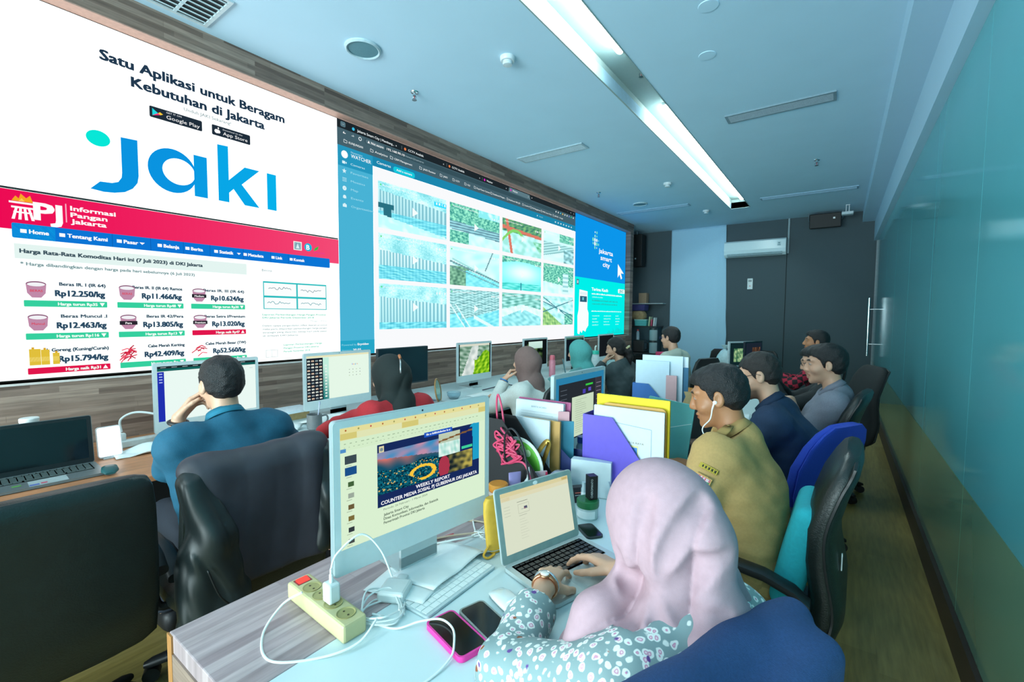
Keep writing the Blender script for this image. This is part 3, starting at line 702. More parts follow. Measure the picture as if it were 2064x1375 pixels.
def t32(u, v):
    c_ = mixc((.35, .48, .48), (.82, .93, .92), .5+.5*np.sin(v*95+2*np.sin(u*30))*.6+.4*wob2(u, v, 9, 22)); k = v < .48-.35*(1-u)+.2*(u < .2); c_ = np.where(k[:, None], mixc((.30, .68, .74), (.62, .9, .93), .5+.5*wob2(u, v*2, 5, 6)), c_)
    k = np.abs(v-.62+.75*u-.0) < .05; k &= u > .45; c_ = np.where(k[:, None], mixc((.9, .85, .88), (1, .97, .98), v), c_)
    k = (np.abs(v-.5+2.2*(u-.05)) < .03) | (np.abs(v-.5+2.2*(u-.15)) < .03); return np.where((k & (v < .6))[:, None], _n((.92, .97, .96)), c_)
def t33(u, v):
    c_ = mixc((.25, .48, .42), (.75, .9, .85), .5+.5*wob2(u, v, 7, 31)); k = (v < .66-.3*np.abs(u-.5)); c_ = np.where(k[:, None], mixc((.85, .85, .8), (1, .98, .95), .5+.5*wob2(u, v, 6, 3)), c_)
    k = (v < .52-.5*np.abs(u-.5)) | ((v < .3) & (np.abs(u-.5) < .42)); c_ = np.where(k[:, None], mixc((.42, .66, .68), (.72, .92, .92), .5+.5*wob2(u, v*2, 5, 9)), c_); return c_
def t34(u, v):
    c_ = mixc((.55, .75, .72), W3, .5+.5*wob2(u, v, 5, 41)); k = (v+u < .62); c_ = np.where(k[:, None], mixc((.35, .5, .2), (.75, .8, .4), .5+.5*wob2(u, v, 8, 3)), c_)
    k = (u > .7) & (v < .4); c_ = np.where(k[:, None], green(u, v, 2), c_)
    for a, b in ((.45, .5), (.8, -.55), (.95, -.9)): c_ = np.where((np.abs(v-a-b*u*.9+.0) < .018)[:, None], _n((.12, .30, .36)), c_)
    return c_
fns = [[t11, t12, t13, t14], [sheet(.64, .30, 51, (.97, .97, .97)), t22, t23, t24], [sheet(.72, .16, 61, (.92, .97, .97)), t32, t33, t34]]
nms = [['Rumah Pompa Pik Cb Kamal', 'Rumah Pompa Pluit Marina 2', 'Rumah Pompa Pasar Ikan', 'Rumah Pompa Karang'], ['Rumah Pompa Kedaung Kaliangke', 'Rumah Pompa Kali Betik', 'Rumah Pompa Ancol', 'Rumah Pompa Muara'], ['Rumah Pompa Kedoya Utara', 'Rumah Pompa Mangga Dua', 'Rumah Pompa Waduk Pluit', 'Rumah Pompa Sunter']]
XS = [(2.80, 3.725), (3.78, 4.70), (4.765, 5.715), (5.78, 6.715)]; ZR = [(2.335, 2.775), (1.845, 2.285), (1.355, 1.80)]
for (z0, z1), fr, nr in zip(ZR, fns, nms):
    for (x0, x1), fn, nm in zip(XS, fr, nr):
        c.pic(x0, z0, x1, z1, 88, 46, lambda u, v, fn=fn: .22*np.array((.72, 1.12, 1.16))+.86*fn(u, v)*np.array((.93, 1.02, 1.03)))
c.up()
for (z0, z1), nr in zip(ZR, nms):
    for (x0, x1), nm in zip(XS, nr):
        c.disc(x0+.03, z1-.032, .009, '5fe08a'); c.text(nm, x0+.055, z1-.04, .018, 'f2fbfb', .006, w=.018*len(nm))
        for k in range(4):
            xx = x1-.16+k*.042
            if k == 1: c.disc(xx+.01, z1-.065, .014, 'f0fafa')
            elif k == 2: c.line([(xx+.022, z1-.053), (xx, z1-.065), (xx+.022, z1-.077)], .005, 'f0fafa')
            else: c.rect(xx, z1-.078, xx+.02, z1-.053, 'f0fafa')
        c.poly([((x0+x1)/2-.035, (z0+z1)/2-.045), ((x0+x1)/2-.035, (z0+z1)/2+.045), ((x0+x1)/2+.045, (z0+z1)/2)], 'f4fcfc')
put(c, 'camera_page_content')
# right end: banner and thank-you slide
c = cv()
rs = random.Random(2)
for i, j, r_, cl in ((0, 0, .022, 'e'), (1, 0, .016, 'g'), (-1, 1, .03, 'g'), (0, 1, .03, 'w'), (1, 1, .026, 'w'), (2, 1, .014, 'g'), (-1, 2, .018, 'g'), (0, 2, .032, 'w'), (1, 2, .03, 'g'), (2, 2, .02, 'g'), (0, 3, .024, 'g'), (1, 3, .012, 'w'), (0, -1, .015, 'w'), (1, -1, .022, 'g')):
    c.disc(7.52+i*.075, 2.93-j*.068, r_, {'w': 'eefcf4', 'g': '7fe6c9', 'e': 'a9f0da'}[cl], ry=r_*1.15)
for s, x0, x1, z in (('jakarta', 7.69, 8.32, 2.655), ('smart', 7.77, 8.27, 2.535), ('city', 7.87, 8.18, 2.42)): c.text(s, x0, z, .085, 'ffffff', .022, w=x1-x0)
q = [(8.57, 2.53), (8.57, 2.26), (8.66, 2.33), (8.74, 2.235), (8.80, 2.265), (8.73, 2.36), (8.88, 2.36)]; c.poly(q, 'ffffff')
c.rect(6.84, 2.03, 6.93, 2.12, '3f7f96').rect(6.86, 2.05, 6.91, 2.1, 'dff2f5')
c.poly([(6.95, 1.95), (7.26, 1.93), (7.26, 1.62), (7.31, 1.55), (7.31, 1.33), (7.23, 1.27), (7.20, 1.22), (7.10, 1.25), (7.06, 1.20), (7.0, 1.24), (6.97, 1.18), (6.90, 1.20), (6.89, 1.5), (6.93, 1.6)], 'f8fdfd'); c.up()
c.rect(6.975, 1.74, 7.235, 1.84, '2d5f78').rect(7.06, 1.77, 7.12, 1.82, '7fe0e6').rect(6.975, 1.86, 7.235, 1.91, 'e3f3f5')
c.text('Terima Kasih', 7.42, 1.955, .055, 'ffffff', .03, w=.70).rr(8.6, 1.955, 8.95, 2.04, .03, 'eafcfb')
c.up(); c.text('JSC', 8.66, 1.975, .05, '16a8a8', .03, w=.22)
c.scrib(7.42, 1.885, 1.38, .028, 'ffffff', 1).scrib(7.44, 1.83, .45, .02, 'a8f5f0', 2)
for k in range(2): c.scrib(7.44, 1.765-k*.06, 1.15, .028, '27b7ac', 3+k)
c.scrib(7.42, 1.575, 1.38, .022, 'eaffff', 6)
for k in range(4):
    for x, w_ in ((7.46, .3), (7.95, .34), (8.5, .24)): c.scrib(x, 1.49-k*.055, w_*rs.uniform(.6, 1), .022, 'a8fbf4', k*3+int(x*2))
for k in range(40): c.rect(8.12+k*.02, 1.15, 8.13+k*.02, 1.17+.13*rs.random()*(1-abs(k-20)/26), '19c6c0')
put(c, 'city_slide_content')
# ---------------------------------------------------------------- smooth organic surfaces (distance fields -> meshes)
def V3(p): return np.array(p, np.float32)
def smin(a, b, k):
    if k <= 0: return np.minimum(a, b)
    h = np.clip(.5+.5*(b-a)/k, 0, 1); return b+(a-b)*h-k*h*(1-h)
def wob(P, f, seed, n=6, ani=(1, 1, 1)):
    rs = np.random.RandomState(seed); r = 0
    for i in range(n):
        d = rs.normal(size=3)*ani; d = d/np.linalg.norm(d)*f*rs.uniform(.6, 1.5)*6.28
        r = r+np.sin(P@d.astype(np.float32)+rs.uniform(0, 6.28))
    return r/n**.5*.7
class S:
    def __init__(s): s.ops = []; s.disp = None
    def _b(s, op, k, c, r): return (op, k, V3(c), r)
    def cap(s, a, b, ra, rb=None, k=.02, op='u'):
        a, b = V3(a), V3(b); rb = ra if rb is None else rb; ab = b-a; L = float(ab@ab) or 1e-9
        def f(P):
            t = np.clip(((P-a)@ab)/L, 0, 1); q = P-a-t[:, None]*ab
            return np.sqrt((q*q).sum(1))-(ra+(rb-ra)*t)
        s.ops.append((op, k, (a+b)/2, np.sqrt(L)/2+max(ra, rb), f)); return s
    def ell(s, c, r, k=.02, op='u', rot=None):
        c = V3(c); r = V3(r); Rm = None if rot is None else np.array(rot, np.float32)
        def f(P):
            q = P-c
            if Rm is not None: q = q@Rm
            k0 = np.sqrt(((q/r)**2).sum(1)); k1 = np.sqrt(((q/(r*r))**2).sum(1))+1e-9
            return k0*(k0-1)/k1
        s.ops.append((op, k, c, float(r.max()), f)); return s
    def box(s, c, h, rad=.01, k=.01, op='u', rot=None):
        c = V3(c); h = V3(h)-rad; Rm = None if rot is None else np.array(rot, np.float32)
        def f(P):
            q = P-c
            if Rm is not None: q = q@Rm
            q = np.abs(q)-h
            return np.sqrt((np.maximum(q, 0)**2).sum(1))+np.minimum(q.max(1), 0)-rad
        s.ops.append((op, k, c, float(np.linalg.norm(h))+rad, f)); return s
    def plane(s, p, n, k=.004):
        """keep the side the normal points away from"""
        p = V3(p); n = V3(n)/np.linalg.norm(n)
        s.ops.append(('i', k, None, 0, lambda P: (P-p)@n)); return s
    def fn(s, f, op='i', k=.004, c=None, r=0): s.ops.append((op, k, None if c is None else V3(c), r, f)); return s
    def bounds(s):
        lo = np.min([o[2]-o[3] for o in s.ops if o[0] == 'u'], 0); hi = np.max([o[2]+o[3] for o in s.ops if o[0] == 'u'], 0); return lo, hi
    def __call__(s, P, cull=False):
        P = np.asarray(P, np.float32); d = np.full(len(P), 9., np.float32)
        if cull: pc = (P.min(0)+P.max(0))/2; pr = float(np.linalg.norm(P.max(0)-pc))
        for op, k, c, r, f in s.ops:
            if cull and c is not None and np.linalg.norm(c-pc) > pr+r+.07+k: continue
            v = f(P)
            if op == 'u': d = smin(d, v, k)
            elif op == 's': d = -smin(-d, v, k)
            else: d = -smin(-d, -v, k)
        if s.disp is not None: d = d-s.disp(P)
        return d
def sdf_mesh(f, h, lo=None, hi=None, B=8):
    """surface nets on the blocks near the surface"""
    l0, h0 = f.bounds(); lo = l0-.03 if lo is None else np.maximum(np.array(lo), l0-.03); hi = h0+.03 if hi is None else np.minimum(np.array(hi), h0+.03)
    if np.any(hi <= lo): return np.zeros((0, 3)), np.zeros((0, 4), int)
    n = np.ceil((hi-lo)/(h*B)).astype(int)
    g = np.stack(np.meshgrid(*[np.arange(k) for k in n], indexing='ij'), -1).reshape(-1, 3)
    d = np.concatenate([f(lo+(q+.5)*B*h, False) for q in np.array_split(g, max(1, len(g)//20000))])
    g = g[np.abs(d) < B*h*1.1+.012]
    N = n*B+2
    off = np.stack(np.meshgrid(*[np.arange(B+1)]*3, indexing='ij'), -1).reshape(-1, 3)
    cell = np.array([(i, j, k) for i in (0, 1) for j in (0, 1) for k in (0, 1)])
    ed = [(a, b) for a in range(8) for b in range(a+1, 8) if np.abs(cell[a]-cell[b]).sum() == 1]
    keys, verts, faces = [], [], []
    key = lambda c: (c[..., 0]*N[1]+c[..., 1])*N[2]+c[..., 2]
    for st in range(0, len(g), 24):
        gb = g[st:st+24]; nb = len(gb)
        idx = gb[:, None, :]*B+off[None]
        Vv = f((lo+idx.reshape(-1, 3)*h), True).reshape(nb, B+1, B+1, B+1)
        ins = Vv < 0
        if not ins.any() or ins.all(): continue
        cs = [ins[:, i:B+i, j:B+j, k:B+k] for i, j, k in cell]
        cnt = sum(c.astype(np.int8) for c in cs); m = (cnt > 0) & (cnt < 8)
        w = np.argwhere(m)
        if not len(w): continue
        cv_ = np.stack([Vv[w[:, 0], w[:, 1]+i, w[:, 2]+j, w[:, 3]+k] for i, j, k in cell], 1)
        acc = np.zeros((len(w), 3)); num = np.zeros(len(w))
        for a, b in ed:
            va, vb = cv_[:, a], cv_[:, b]; x = (va < 0) != (vb < 0)
            t = np.where(x, va/(va-vb+1e-12), 0); p = cell[a]+t[:, None]*(cell[b]-cell[a])
            acc += np.where(x[:, None], p, 0); num += x
        base = gb[w[:, 0]]*B+w[:, 1:]
        keys.append(key(base)); verts.append(lo+(base+acc/num[:, None])*h)
        for ax in range(3):
            o1, o2 = [(1, 2), (2, 0), (0, 1)][ax]
            sl = [slice(0, B)]*3; sl2 = list(sl); sl2[ax] = slice(1, B+1)
            A, Bv = ins[(slice(None), *sl)], ins[(slice(None), *sl2)]
            e = np.argwhere(A != Bv)
            if not len(e): continue
            c = gb[e[:, 0]]*B+e[:, 1:]; u = np.zeros(3, int); u[o1] = 1; v = np.zeros(3, int); v[o2] = 1
            q = np.stack([key(c-u-v), key(c-v), key(c), key(c-u)], 1)
            fl = ~A[e[:, 0], e[:, 1], e[:, 2], e[:, 3]]; q[fl] = q[fl][:, ::-1]
            ok = ((c-u-v) >= 0).all(1); faces.append(q[ok])
    if not keys: return np.zeros((0, 3)), np.zeros((0, 4), int)
    keys = np.concatenate(keys); verts = np.concatenate(verts); faces = np.concatenate(faces)
    o = np.argsort(keys); keys = keys[o]; verts = verts[o]
    ix = np.searchsorted(keys, faces); ix = np.clip(ix, 0, len(keys)-1)
    ok = (keys[ix] == faces).all(1); return verts, ix[ok]
def sdf_obj(name, parts, mat, parent=None, colfn=None):
    """parts: list of (field, cell size, lo, hi); one mesh object"""
    Vs, Fs, k = [], [], 0
    for p in parts:
        v, f = sdf_mesh(p[0], p[1], *(p[2:4] if len(p) > 2 else ()))
        if len(v): Vs.append(v); Fs.append(f+k); k += len(v)
    V = np.concatenate(Vs); F = np.concatenate(Fs)
    me = arrmesh(name, V, [F], None if colfn is None else colfn(V))
    return link(name, me, mat, parent, True)
# ---------------------------------------------------------------- desks
DZ = .74
white_top = M('c9dde0', .32, var=.02, scale=5); white_side = M('bccfd3', .5, var=.02)
orange_wood = planks('orange_veneer', ['a9714c', 'b87e57', 'b0774f', 'bd845c'], 1.6, .35, 1, 0, .38, 8, .0)
dark = M('14181a', .8)
t = thing('desk', 'orange-brown wooden desk under the dark laptop at the left edge', 'desk', (-3.05, .2, 0))
part('worktop', orange_wood, t)(lambda m: m.bx(-.46, .47, -1.4, 1.245, DZ-.03, DZ, .004))
part('modesty_panel', dark, t)(lambda m: m.bx(-.42, -.40, -1.3, 1.2, .12, DZ-.03))
for y in (-1.3, 1.19): part('leg', dark, t)(lambda m: m.bx(-.35, .36, y, y+.04, 0, DZ-.03))
t = thing('desk', 'long white desk along the wood-strip wall under the row of monitors', 'desk', (-3.0, 1.47, 0))
part('worktop', white_top, t)(lambda m: m.bx(-.51, .52, 0, 6.2, DZ-.03, DZ, .004))
part('apron', white_side, t)(lambda m: m.bx(.46, .48, .02, 6.18, DZ-.13, DZ-.03).bx(-.5, .48, .01, .03, DZ-.13, DZ-.03))
for y in (.03, 1.6, 3.1, 4.6, 6.12): part('leg', white_side, t)(lambda m: m.bx(.40, .45, y, y+.05, 0, DZ-.03))
part('back_panel', M('2c2622', .8), t)(lambda m: m.bx(-.46, -.44, .05, 6.1, .05, DZ-.03))
t = thing('desk', 'foreground desk with pale wood-strip top and white inlay', 'desk', (-.885, .365, 0))
part('worktop', wood_desk, t)(lambda m: m.bx(-.385, -.045, 0, 2.9, DZ-.045, DZ, .003))
part('inlay', white_top, t)(lambda m: m.bx(-.0445, .385, 0, 2.9, DZ-.045, DZ, .003))
part('edge_band', M('a5733f', .5), t)(lambda m: m.bx(-.387, -.36, -.004, 0, 0, DZ-.002))
part('end_panel', planks('end_panel_strips', ['6f5d52', '8d7a6e', '7d6a5f'], .5, .034, 0, 2, .45), t)(lambda m: m.bx(-.36, .38, -.003, .02, 0, DZ-.045))
part('side_panel', planks('side_panel_strips', ['6f5d52', '8d7a6e', '7d6a5f'], .5, .034, 1, 2, .45), t)(lambda m: m.bx(-.375, -.35, .02, 2.88, .02, DZ-.045))
part('end_panel', M('6f5f56', .6), t)(lambda m: m.bx(-.36, .38, 2.86, 2.88, 0, DZ-.045))
t = thing('desk', 'white desk in the middle of the room behind the stacks of folders', 'desk', (-.92, 3.30, 0))
part('worktop', white_top, t)(lambda m: m.bx(-.18, .42, 0, 3.0, DZ-.03, DZ, .003))
for y in (.03, 1.5, 2.92): part('leg', white_side, t)(lambda m: m.bx(-.16, .38, y, y+.04, 0, DZ-.03))

# ---------------------------------------------------------------- office chairs
leather = M('16201f', .38, var=.12, scale=25, bump=.12, bscale=220); plastic = M('14181a', .45, var=.05)
mesh_blk = M('131718', .75, var=.3, scale=500); blue_fab = M('1c3fae', .85, var=.08, scale=300, bump=.1); navy_fab = M('1a2c6b', .9, var=.1, scale=300)
def chair(label, loc, rz, back='high', mat=None, arms=True, seat_h=.47, tilt=.12, group='office chairs', base_rot=.2, arm_z=.21):
    """forward is local +y; root on the floor under the seat"""
    mat = mat or leather
    t = thing('office_chair', label, 'chair', loc, rz, group)
    sh = seat_h
    part('seat', mat, t, True)(lambda m: m.loft([((0, y, sh-.045+dz), (w_, 0, 0), (0, 0, th)) for y, w_, th, dz in ((-.235, .19, .03, 0), (-.21, .235, .045, 0), (0, .25, .05, -.005), (.17, .245, .048, 0), (.235, .22, .035, -.012), (.25, .17, .02, -.018))], 24, 4))
    if back == 'high':
        prof = [(-.235, -.04, .18, .025), (-.25, -.01, .215, .04), (-.272, .1, .232, .05), (-.272, .17, .235, .05), (-.252, .28, .24, .05), (-.25, .38, .24, .046), (-.28, .49, .235, .042), (-.305, .55, .22, .038), (-.32, .59, .185, .03), (-.324, .606, .14, .018)]
    elif back == 'round':
        prof = [(-.245, .12, .12, .025), (-.25, .15, .17, .034), (-.245, .25, .215, .038), (-.245, .38, .222, .036), (-.26, .48, .20, .03), (-.272, .54, .16, .026), (-.28, .575, .10, .02)]
    elif back == 'wide':
        prof = [(-.22, -.06, .25, .03), (-.235, -.03, .275, .04), (-.25, .1, .28, .05), (-.25, .25, .28, .05), (-.255, .4, .275, .045), (-.265, .47, .265, .042), (-.272, .5, .25, .03), (-.275, .512, .22, .016)]
    else:
        prof = [(-.23, .06, .17, .02), (-.235, .1, .2, .026), (-.245, .25, .215, .03), (-.25, .4, .21, .03), (-.265, .5, .19, .026), (-.27, .54, .15, .02)]
    def P(y, z): return (0, y-tilt*z*.6, sh+z)
    def bk(m):
        m.loft([(P(y, z), (w_, 0, 0), (0, th, th*.15)) for y, z, w_, th in prof], 28, 3.4)
    part('backrest', mat, t, True)(bk)
    if back == 'high':
        def pipe(m):
            pts = []
            for s in (1, -1):
                q = prof[1:-1] if s == 1 else prof[1:-1][::-1]
                pts += [Vector(P(y-th*.35, z))+Vector((s*w_*.975, 0, 0)) for y, z, w_, th in q]
            m.tube(catmull(pts, 3, True), .006, 6, True)
        part('piping', plastic, t, True)(pipe)
    if back in ('round', 'low'):
        part('back_shell', mat if back == 'round' else plastic, t, True)(lambda m: m.loft([(P(y-th*.8, z), (w_*1.02, 0, 0), (0, .012, 0)) for y, z, w_, th in prof], 24, 3.2))
        part('back_bar', plastic, t, True)(lambda m: m.tube([(0, -.05, sh-.1), (0, -.25, sh-.09), (0, -.295, sh-.02), P(-.29, .25)], .018, 8))
    if arms:
        for s in (-1, 1):
            a = part('armrest', plastic, t, True)(lambda m: m.loft([((s*.285, y, sh+arm_z+dz), (.028, 0, 0), (0, 0, .016)) for y, dz in ((.17, -.012), (.14, 0), (0, .005), (-.12, -.005), (-.2, -.03), (-.24, -.06))], 14, 3))
            b = part('arm_post', plastic, t, True)(lambda m: m.tube(catmull([(s*.23, .02, sh-.08), (s*.275, .03, sh-.06), (s*.285, .05, sh+.08), (s*.285, .06, sh+arm_z)], 4), .017, 8))
            b.parent = a
    part('gas_column', M('2a2f31', .35, .6), t, True)(lambda m: m.cyl((0, 0, .1), (0, 0, sh-.09), .027).cyl((0, 0, .06), (0, 0, .25), .035).bx(-.1, .1, -.1, .1, sh-.1, sh-.08))
    for k in range(5):
        a = base_rot+k*2*PI/5; ux, uy = math.cos(a), math.sin(a)
        l = part('base_leg', plastic, t, True)(lambda m: m.loft([((ux*r_, uy*r_, z), (-uy*w_, ux*w_, 0), (0, 0, h_)) for r_, z, w_, h_ in ((0, .1, .04, .03), (.1, .105, .03, .025), (.3, .075, .022, .015), (.325, .07, .012, .01))], 12, 3))
        c = part('caster', plastic, t, True)(lambda m: m.cyl((ux*.30-uy*.022, uy*.30+ux*.022, .03), (ux*.30+uy*.022, uy*.30-ux*.022, .03), .03, n=16).cyl((ux*.30, uy*.30, .03), (ux*.30, uy*.30, .07), .008))
        c.parent = l
    return t
chair('black padded chair in the lower left corner facing the dark laptop', (-2.06, .22, 0), PI/2-.02, 'wide', arms=True, seat_h=.485, tilt=.08, base_rot=.5)
chair('black chair under the draped dark jacket behind the man in teal', (-2.10, .85, 0), PI/2, 'wide', seat_h=.42, tilt=0)
chair_khaki = chair('black leather high-back chair of the person in khaki', (-.27, 1.83, 0), PI/2-.03, 'high', seat_h=.48, tilt=.0, arm_z=.24)
part('sticker', M('cfd6d6', .6), chair_khaki)(lambda m: m.box((-.13, -.307, .75), (.012, .003, .05), rotm(ry=.25)).box((-.115, -.307, .74), (.006, .003, .045), rotm(ry=-.15)))
chair('blue fabric office chair with round back', (-.32, 2.66, 0), PI/2-.5, 'round', blue_fab, seat_h=.45, tilt=.35)
chair('black chair of the man in grey polo shirt', (-.22, 3.44, 0), PI/2-.15, 'high', seat_h=.46, tilt=.12)
chair('empty black mesh-back chair by the glass wall', (-.08, 4.72, 0), PI/2+.35, 'high', mesh_blk, arms=False, seat_h=.49, tilt=.1, base_rot=-.2)
chair('black chair holding the dark-haired woman in charcoal', (-1.85, 4.3, 0), PI/2+.1, 'high', seat_h=.45)
chair('black chair partly seen behind the brown-hijab woman', (-1.88, 3.08, 0), PI/2-.5, 'low', seat_h=.44)
chair('dark chair with armrest holding the man by the shelf corner', (-1.45, 5.42, 0), PI/2-.4, 'low', seat_h=.50)
chair('navy chair with a plastic bag at its back, far middle', (-1.49, 8.05, 0), .1, 'low', navy_fab, arms=False, seat_h=.45)
chair('dark mesh chair far back beside the monitors', (-.9, 8.1, 0), -.1, 'low', mesh_blk, arms=False, seat_h=.45)
chair('black chair of the man in red checked shirt', (-.26, 5.62, 0), PI/2, 'low', seat_h=.45)
chair('black chair under the blue jacket, nearest to the camera', (-.365, .82, 0), PI/2-.37, 'low', seat_h=.41, tilt=.0, arms=False)
# ---------------------------------------------------------------- people
def unit(v): v = np.asarray(v, float); return v/(np.linalg.norm(v)+1e-9)
def ik(a, c, l1, l2, pole):
    a, c = np.asarray(a, float), np.asarray(c, float); d = c-a; L = min(np.linalg.norm(d), (l1+l2)*.995); d = unit(d)
    x = (l1*l1-l2*l2+L*L)/(2*L); h = math.sqrt(max(0, l1*l1-x*x)); p = np.asarray(pole, float); p = unit(p-d*(p@d))
    return a+d*x+p*h, a+d*L
def headmat(yaw, pitch, rollh=0):
    m = Matrix.Rotation(yaw, 3, 'Z') @ Matrix.Rotation(pitch, 3, 'X') @ Matrix.Rotation(rollh, 3, 'Y'); return np.array(m)
SKIN = {'tan': 'b98763', 'brown': 'a8744f', 'fair': 'c99d82', 'deep': '7f543b'}
def add_hand(s, w, d, n, side, curl, sc_=1., thumb=.6, spread=.0):
    """palm, four bent fingers and a thumb leaving the side of the palm; side=+1 right hand"""
    d = unit(d); n = np.asarray(n, float); n = unit(n-d*(n@d)); t = np.cross(n, d)*side
    w = np.asarray(w, float); lens = ((.043, .026, .021), (.047, .029, .022), (.043, .027, .021), (.034, .021, .018))
    for i, (lt, fw) in enumerate(((.027, .088), (.009, .092), (-.009, .088), (-.026, .079))):
        kn = w+(d*fw+t*lt-n*.002*(i == 3))*sc_
        s.cap(w+(t*lt*.5+d*.004)*sc_, kn, .0150*sc_, .0112*sc_, k=.012)
        p = kn; cu = curl[i] if isinstance(curl, (list, tuple)) else curl; a = 0
        dd = unit(d+t*(spread*(1.5-i)*.5))
        for j, L in enumerate(lens[i]):
            a += cu*(.85, 1.0, .6)[j]; q = p+(dd*math.cos(a)-n*math.sin(a))*L*sc_
            s.cap(p, q, (.0094, .0084, .0076)[j]*sc_, (.0086, .0078, .0064)[j]*sc_, k=.004); p = q
    b = w+(d*.022+t*.022-n*.006)*sc_
    m1 = b+unit(d*.62+t*thumb-n*.35)*.044*sc_; m2 = m1+unit(d*.85+t*thumb*.45-n*.4)*.032*sc_; m3 = m2+unit(d*.95+t*.05-n*.4)*.026*sc_
    s.cap(b, m1, .0145*sc_, .0115*sc_, k=.010).cap(m1, m2, .0108*sc_, .0094*sc_, k=.004).cap(m2, m3, .0094*sc_, .0074*sc_, k=.004)
def person(label, hip, rz, head, hyaw=0, hpitch=0, hroll=0, size=1., skin='tan', arms=(None, None), shirt=None, sleeve='short', pants=None,
           hair=None, hijab=None, face=None, res=1., build=1., collar=None, shoes='1a1b1e', knee=.42, loose=.013, hem=.8, cuff=.93, name='person', handres=.0045, shrug=.0, sfwd=.0, twist=0., shirtmat=None):
    """seated figure. hip, head, wrists in room coordinates; arms = (left, right): dict(w=wrist, d=hand dir, n=back of hand, curl, pole)"""
    root = thing(name, label, 'person', (hip[0], hip[1], 0), rz)
    ca, sa = math.cos(-rz), math.sin(-rz)
    def L(p): x, y = p[0]-hip[0], p[1]-hip[1]; return np.array((x*ca-y*sa, x*sa+y*ca, p[2]))
    def D(v): return np.array((v[0]*ca-v[1]*sa, v[0]*sa+v[1]*ca, v[2]))
    hp = np.array((0, 0, hip[2]+.055)); hc = L(head); Hm = headmat(hyaw, hpitch, hroll); s = size
    nb = hc+Hm@np.array((0, -.025, -.105))*s+np.array((0, -.022, -.075))*s          # base of the neck
    sp = unit(nb-hp); X = unit(np.array((math.cos(twist), math.sin(twist), 0))); Fw = np.cross(np.array((0, 0, 1.)), X)
    chest = nb-sp*.17*s+Fw*.012; waist = hp+(nb-hp)*.36-Fw*.012
    shl = [nb-sp*.055*s+X*sg*.168*s*build+np.array((0, 0, shrug))+Fw*sfwd for sg in (-1, 1)]
    E_, W_ = [], []
    for a, sh, sg in zip(arms, shl, (-1, 1)):
        a = a or {}
        wr = L(a['w']) if 'w' in a else hp+np.array((sg*.16, .34, .12))
        pole = D(a['pole']) if 'pole' in a else np.array((sg*.5, -.3, -1.))
        e, wr = ik(sh, wr, .285*s, .25*s, pole); E_.append(e); W_.append(wr)
    hk = [(hp+np.array((sg*.09, 0, -.01)), hp+np.array((sg*.12, knee, .0)), np.array((sg*.125, knee+.03, .085))) for sg in (-1, 1)]
    def torso(g, i, b=1.):
        for sg in (-1, 1):
            g.cap(hp+X*sg*.08*b, waist+X*sg*.07*b, .108+i, .092*b+i, k=.06).cap(waist+X*sg*.07*b, chest+X*sg*.078*b, .092*b+i, .100*b+i, k=.06)
            g.cap(chest+X*sg*.078*b, shl[(sg+1)//2]-X*sg*.02, .094*b+i, .058+i, k=.09)
            g.cap(nb+X*sg*.02, shl[(sg+1)//2], .056+i*.8, .052+i*.8, k=.08)
        g.cap(hp, waist, .108+i, .100*b+i, k=.06).cap(waist, chest-Fw*.008, .100*b+i, .118*b+i, k=.06).cap(chest-Fw*.008, nb-np.array((0, 0, .045)), .118*b+i, .066+i, k=.06)
    def limb(g, sg, i, upto=2., ru=.048, rf=.040, rw=.026):
        k = (sg+1)//2; g.cap(shl[k], E_[k], (ru+.006)*s+i, rf*s+i, k=.035)
        if upto > 1: g.cap(E_[k], E_[k]+(W_[k]-E_[k])*min(1, upto-1), rf*s+i, (rf+(rw-rf)*min(1, upto-1))*s+i, k=.02)
    # ---- body: one continuous skin
    g = S(); torso(g, -.030)
    for sg in (-1, 1): limb(g, sg, 0)
    g.cap(nb-np.array((0, 0, .03)), hc+Hm@np.array((0, -.022, -.05))*s, .056*s, .050*s, k=.03)
    for a_, b_, c_ in hk: g.cap(a_, b_, .078, .056, k=.03).cap(b_, c_, .050, .036, k=.02).cap(c_-np.array((0, .03, .035)), c_+np.array((0, .15, -.045)), .036, .026, k=.02)
    def HP(*p): return hc+Hm@np.array(p)*s
    h = g; f_ = face or {}
    h.ell(HP(0, -.012, .036), V3((.074, .093, .083))*s, .02, rot=Hm).ell(HP(0, .028, -.022), V3((.060, .064, .080))*s, .025, rot=Hm)
    h.ell(HP(0, .052, -.082), V3((.040, .034, .030))*s, .025, rot=Hm).ell(HP(0, .078, -.100), V3((.020, .016, .016))*s, .018, rot=Hm)
    for sg in (-1, 1):
        h.ell(HP(sg*.045, .054, -.028), V3((.022, .026, .022))*s, .02, rot=Hm)                   # cheek
        h.cap(HP(sg*.010, .088, .034), HP(sg*.046, .070, .034), .010*s, .009*s, k=.014)           # brow
    for sg in (-1, 1): h.ell(HP(sg*.031, .099, .010), V3((.016, .014, .010))*s, .012, op='s', rot=Hm)
    for sg in (-1, 1):
        h.ell(HP(sg*.031, .0765, .011), V3((.0135, .0115, .0085))*s, .003, rot=Hm)                # eyeball and lids
        h.cap(HP(sg*.020, .086, .0195), HP(sg*.043, .078, .018), .0038*s, k=.004)
    h.cap(HP(0, .088, .020), HP(0, .108, -.022), .0085*s, .0115*s, k=.010).ell(HP(0, .104, -.028), V3((.012, .012, .009))*s, .006, rot=Hm)
    for sg in (-1, 1): h.ell(HP(sg*.011, .096, -.030), V3((.009, .010, .008))*s, .006, rot=Hm)
    h.ell(HP(0, .0885, -.056), V3((.025, .012, .0075))*s, .006, rot=Hm).ell(HP(0, .0865, -.069), V3((.020, .012, .008))*s, .006, rot=Hm)
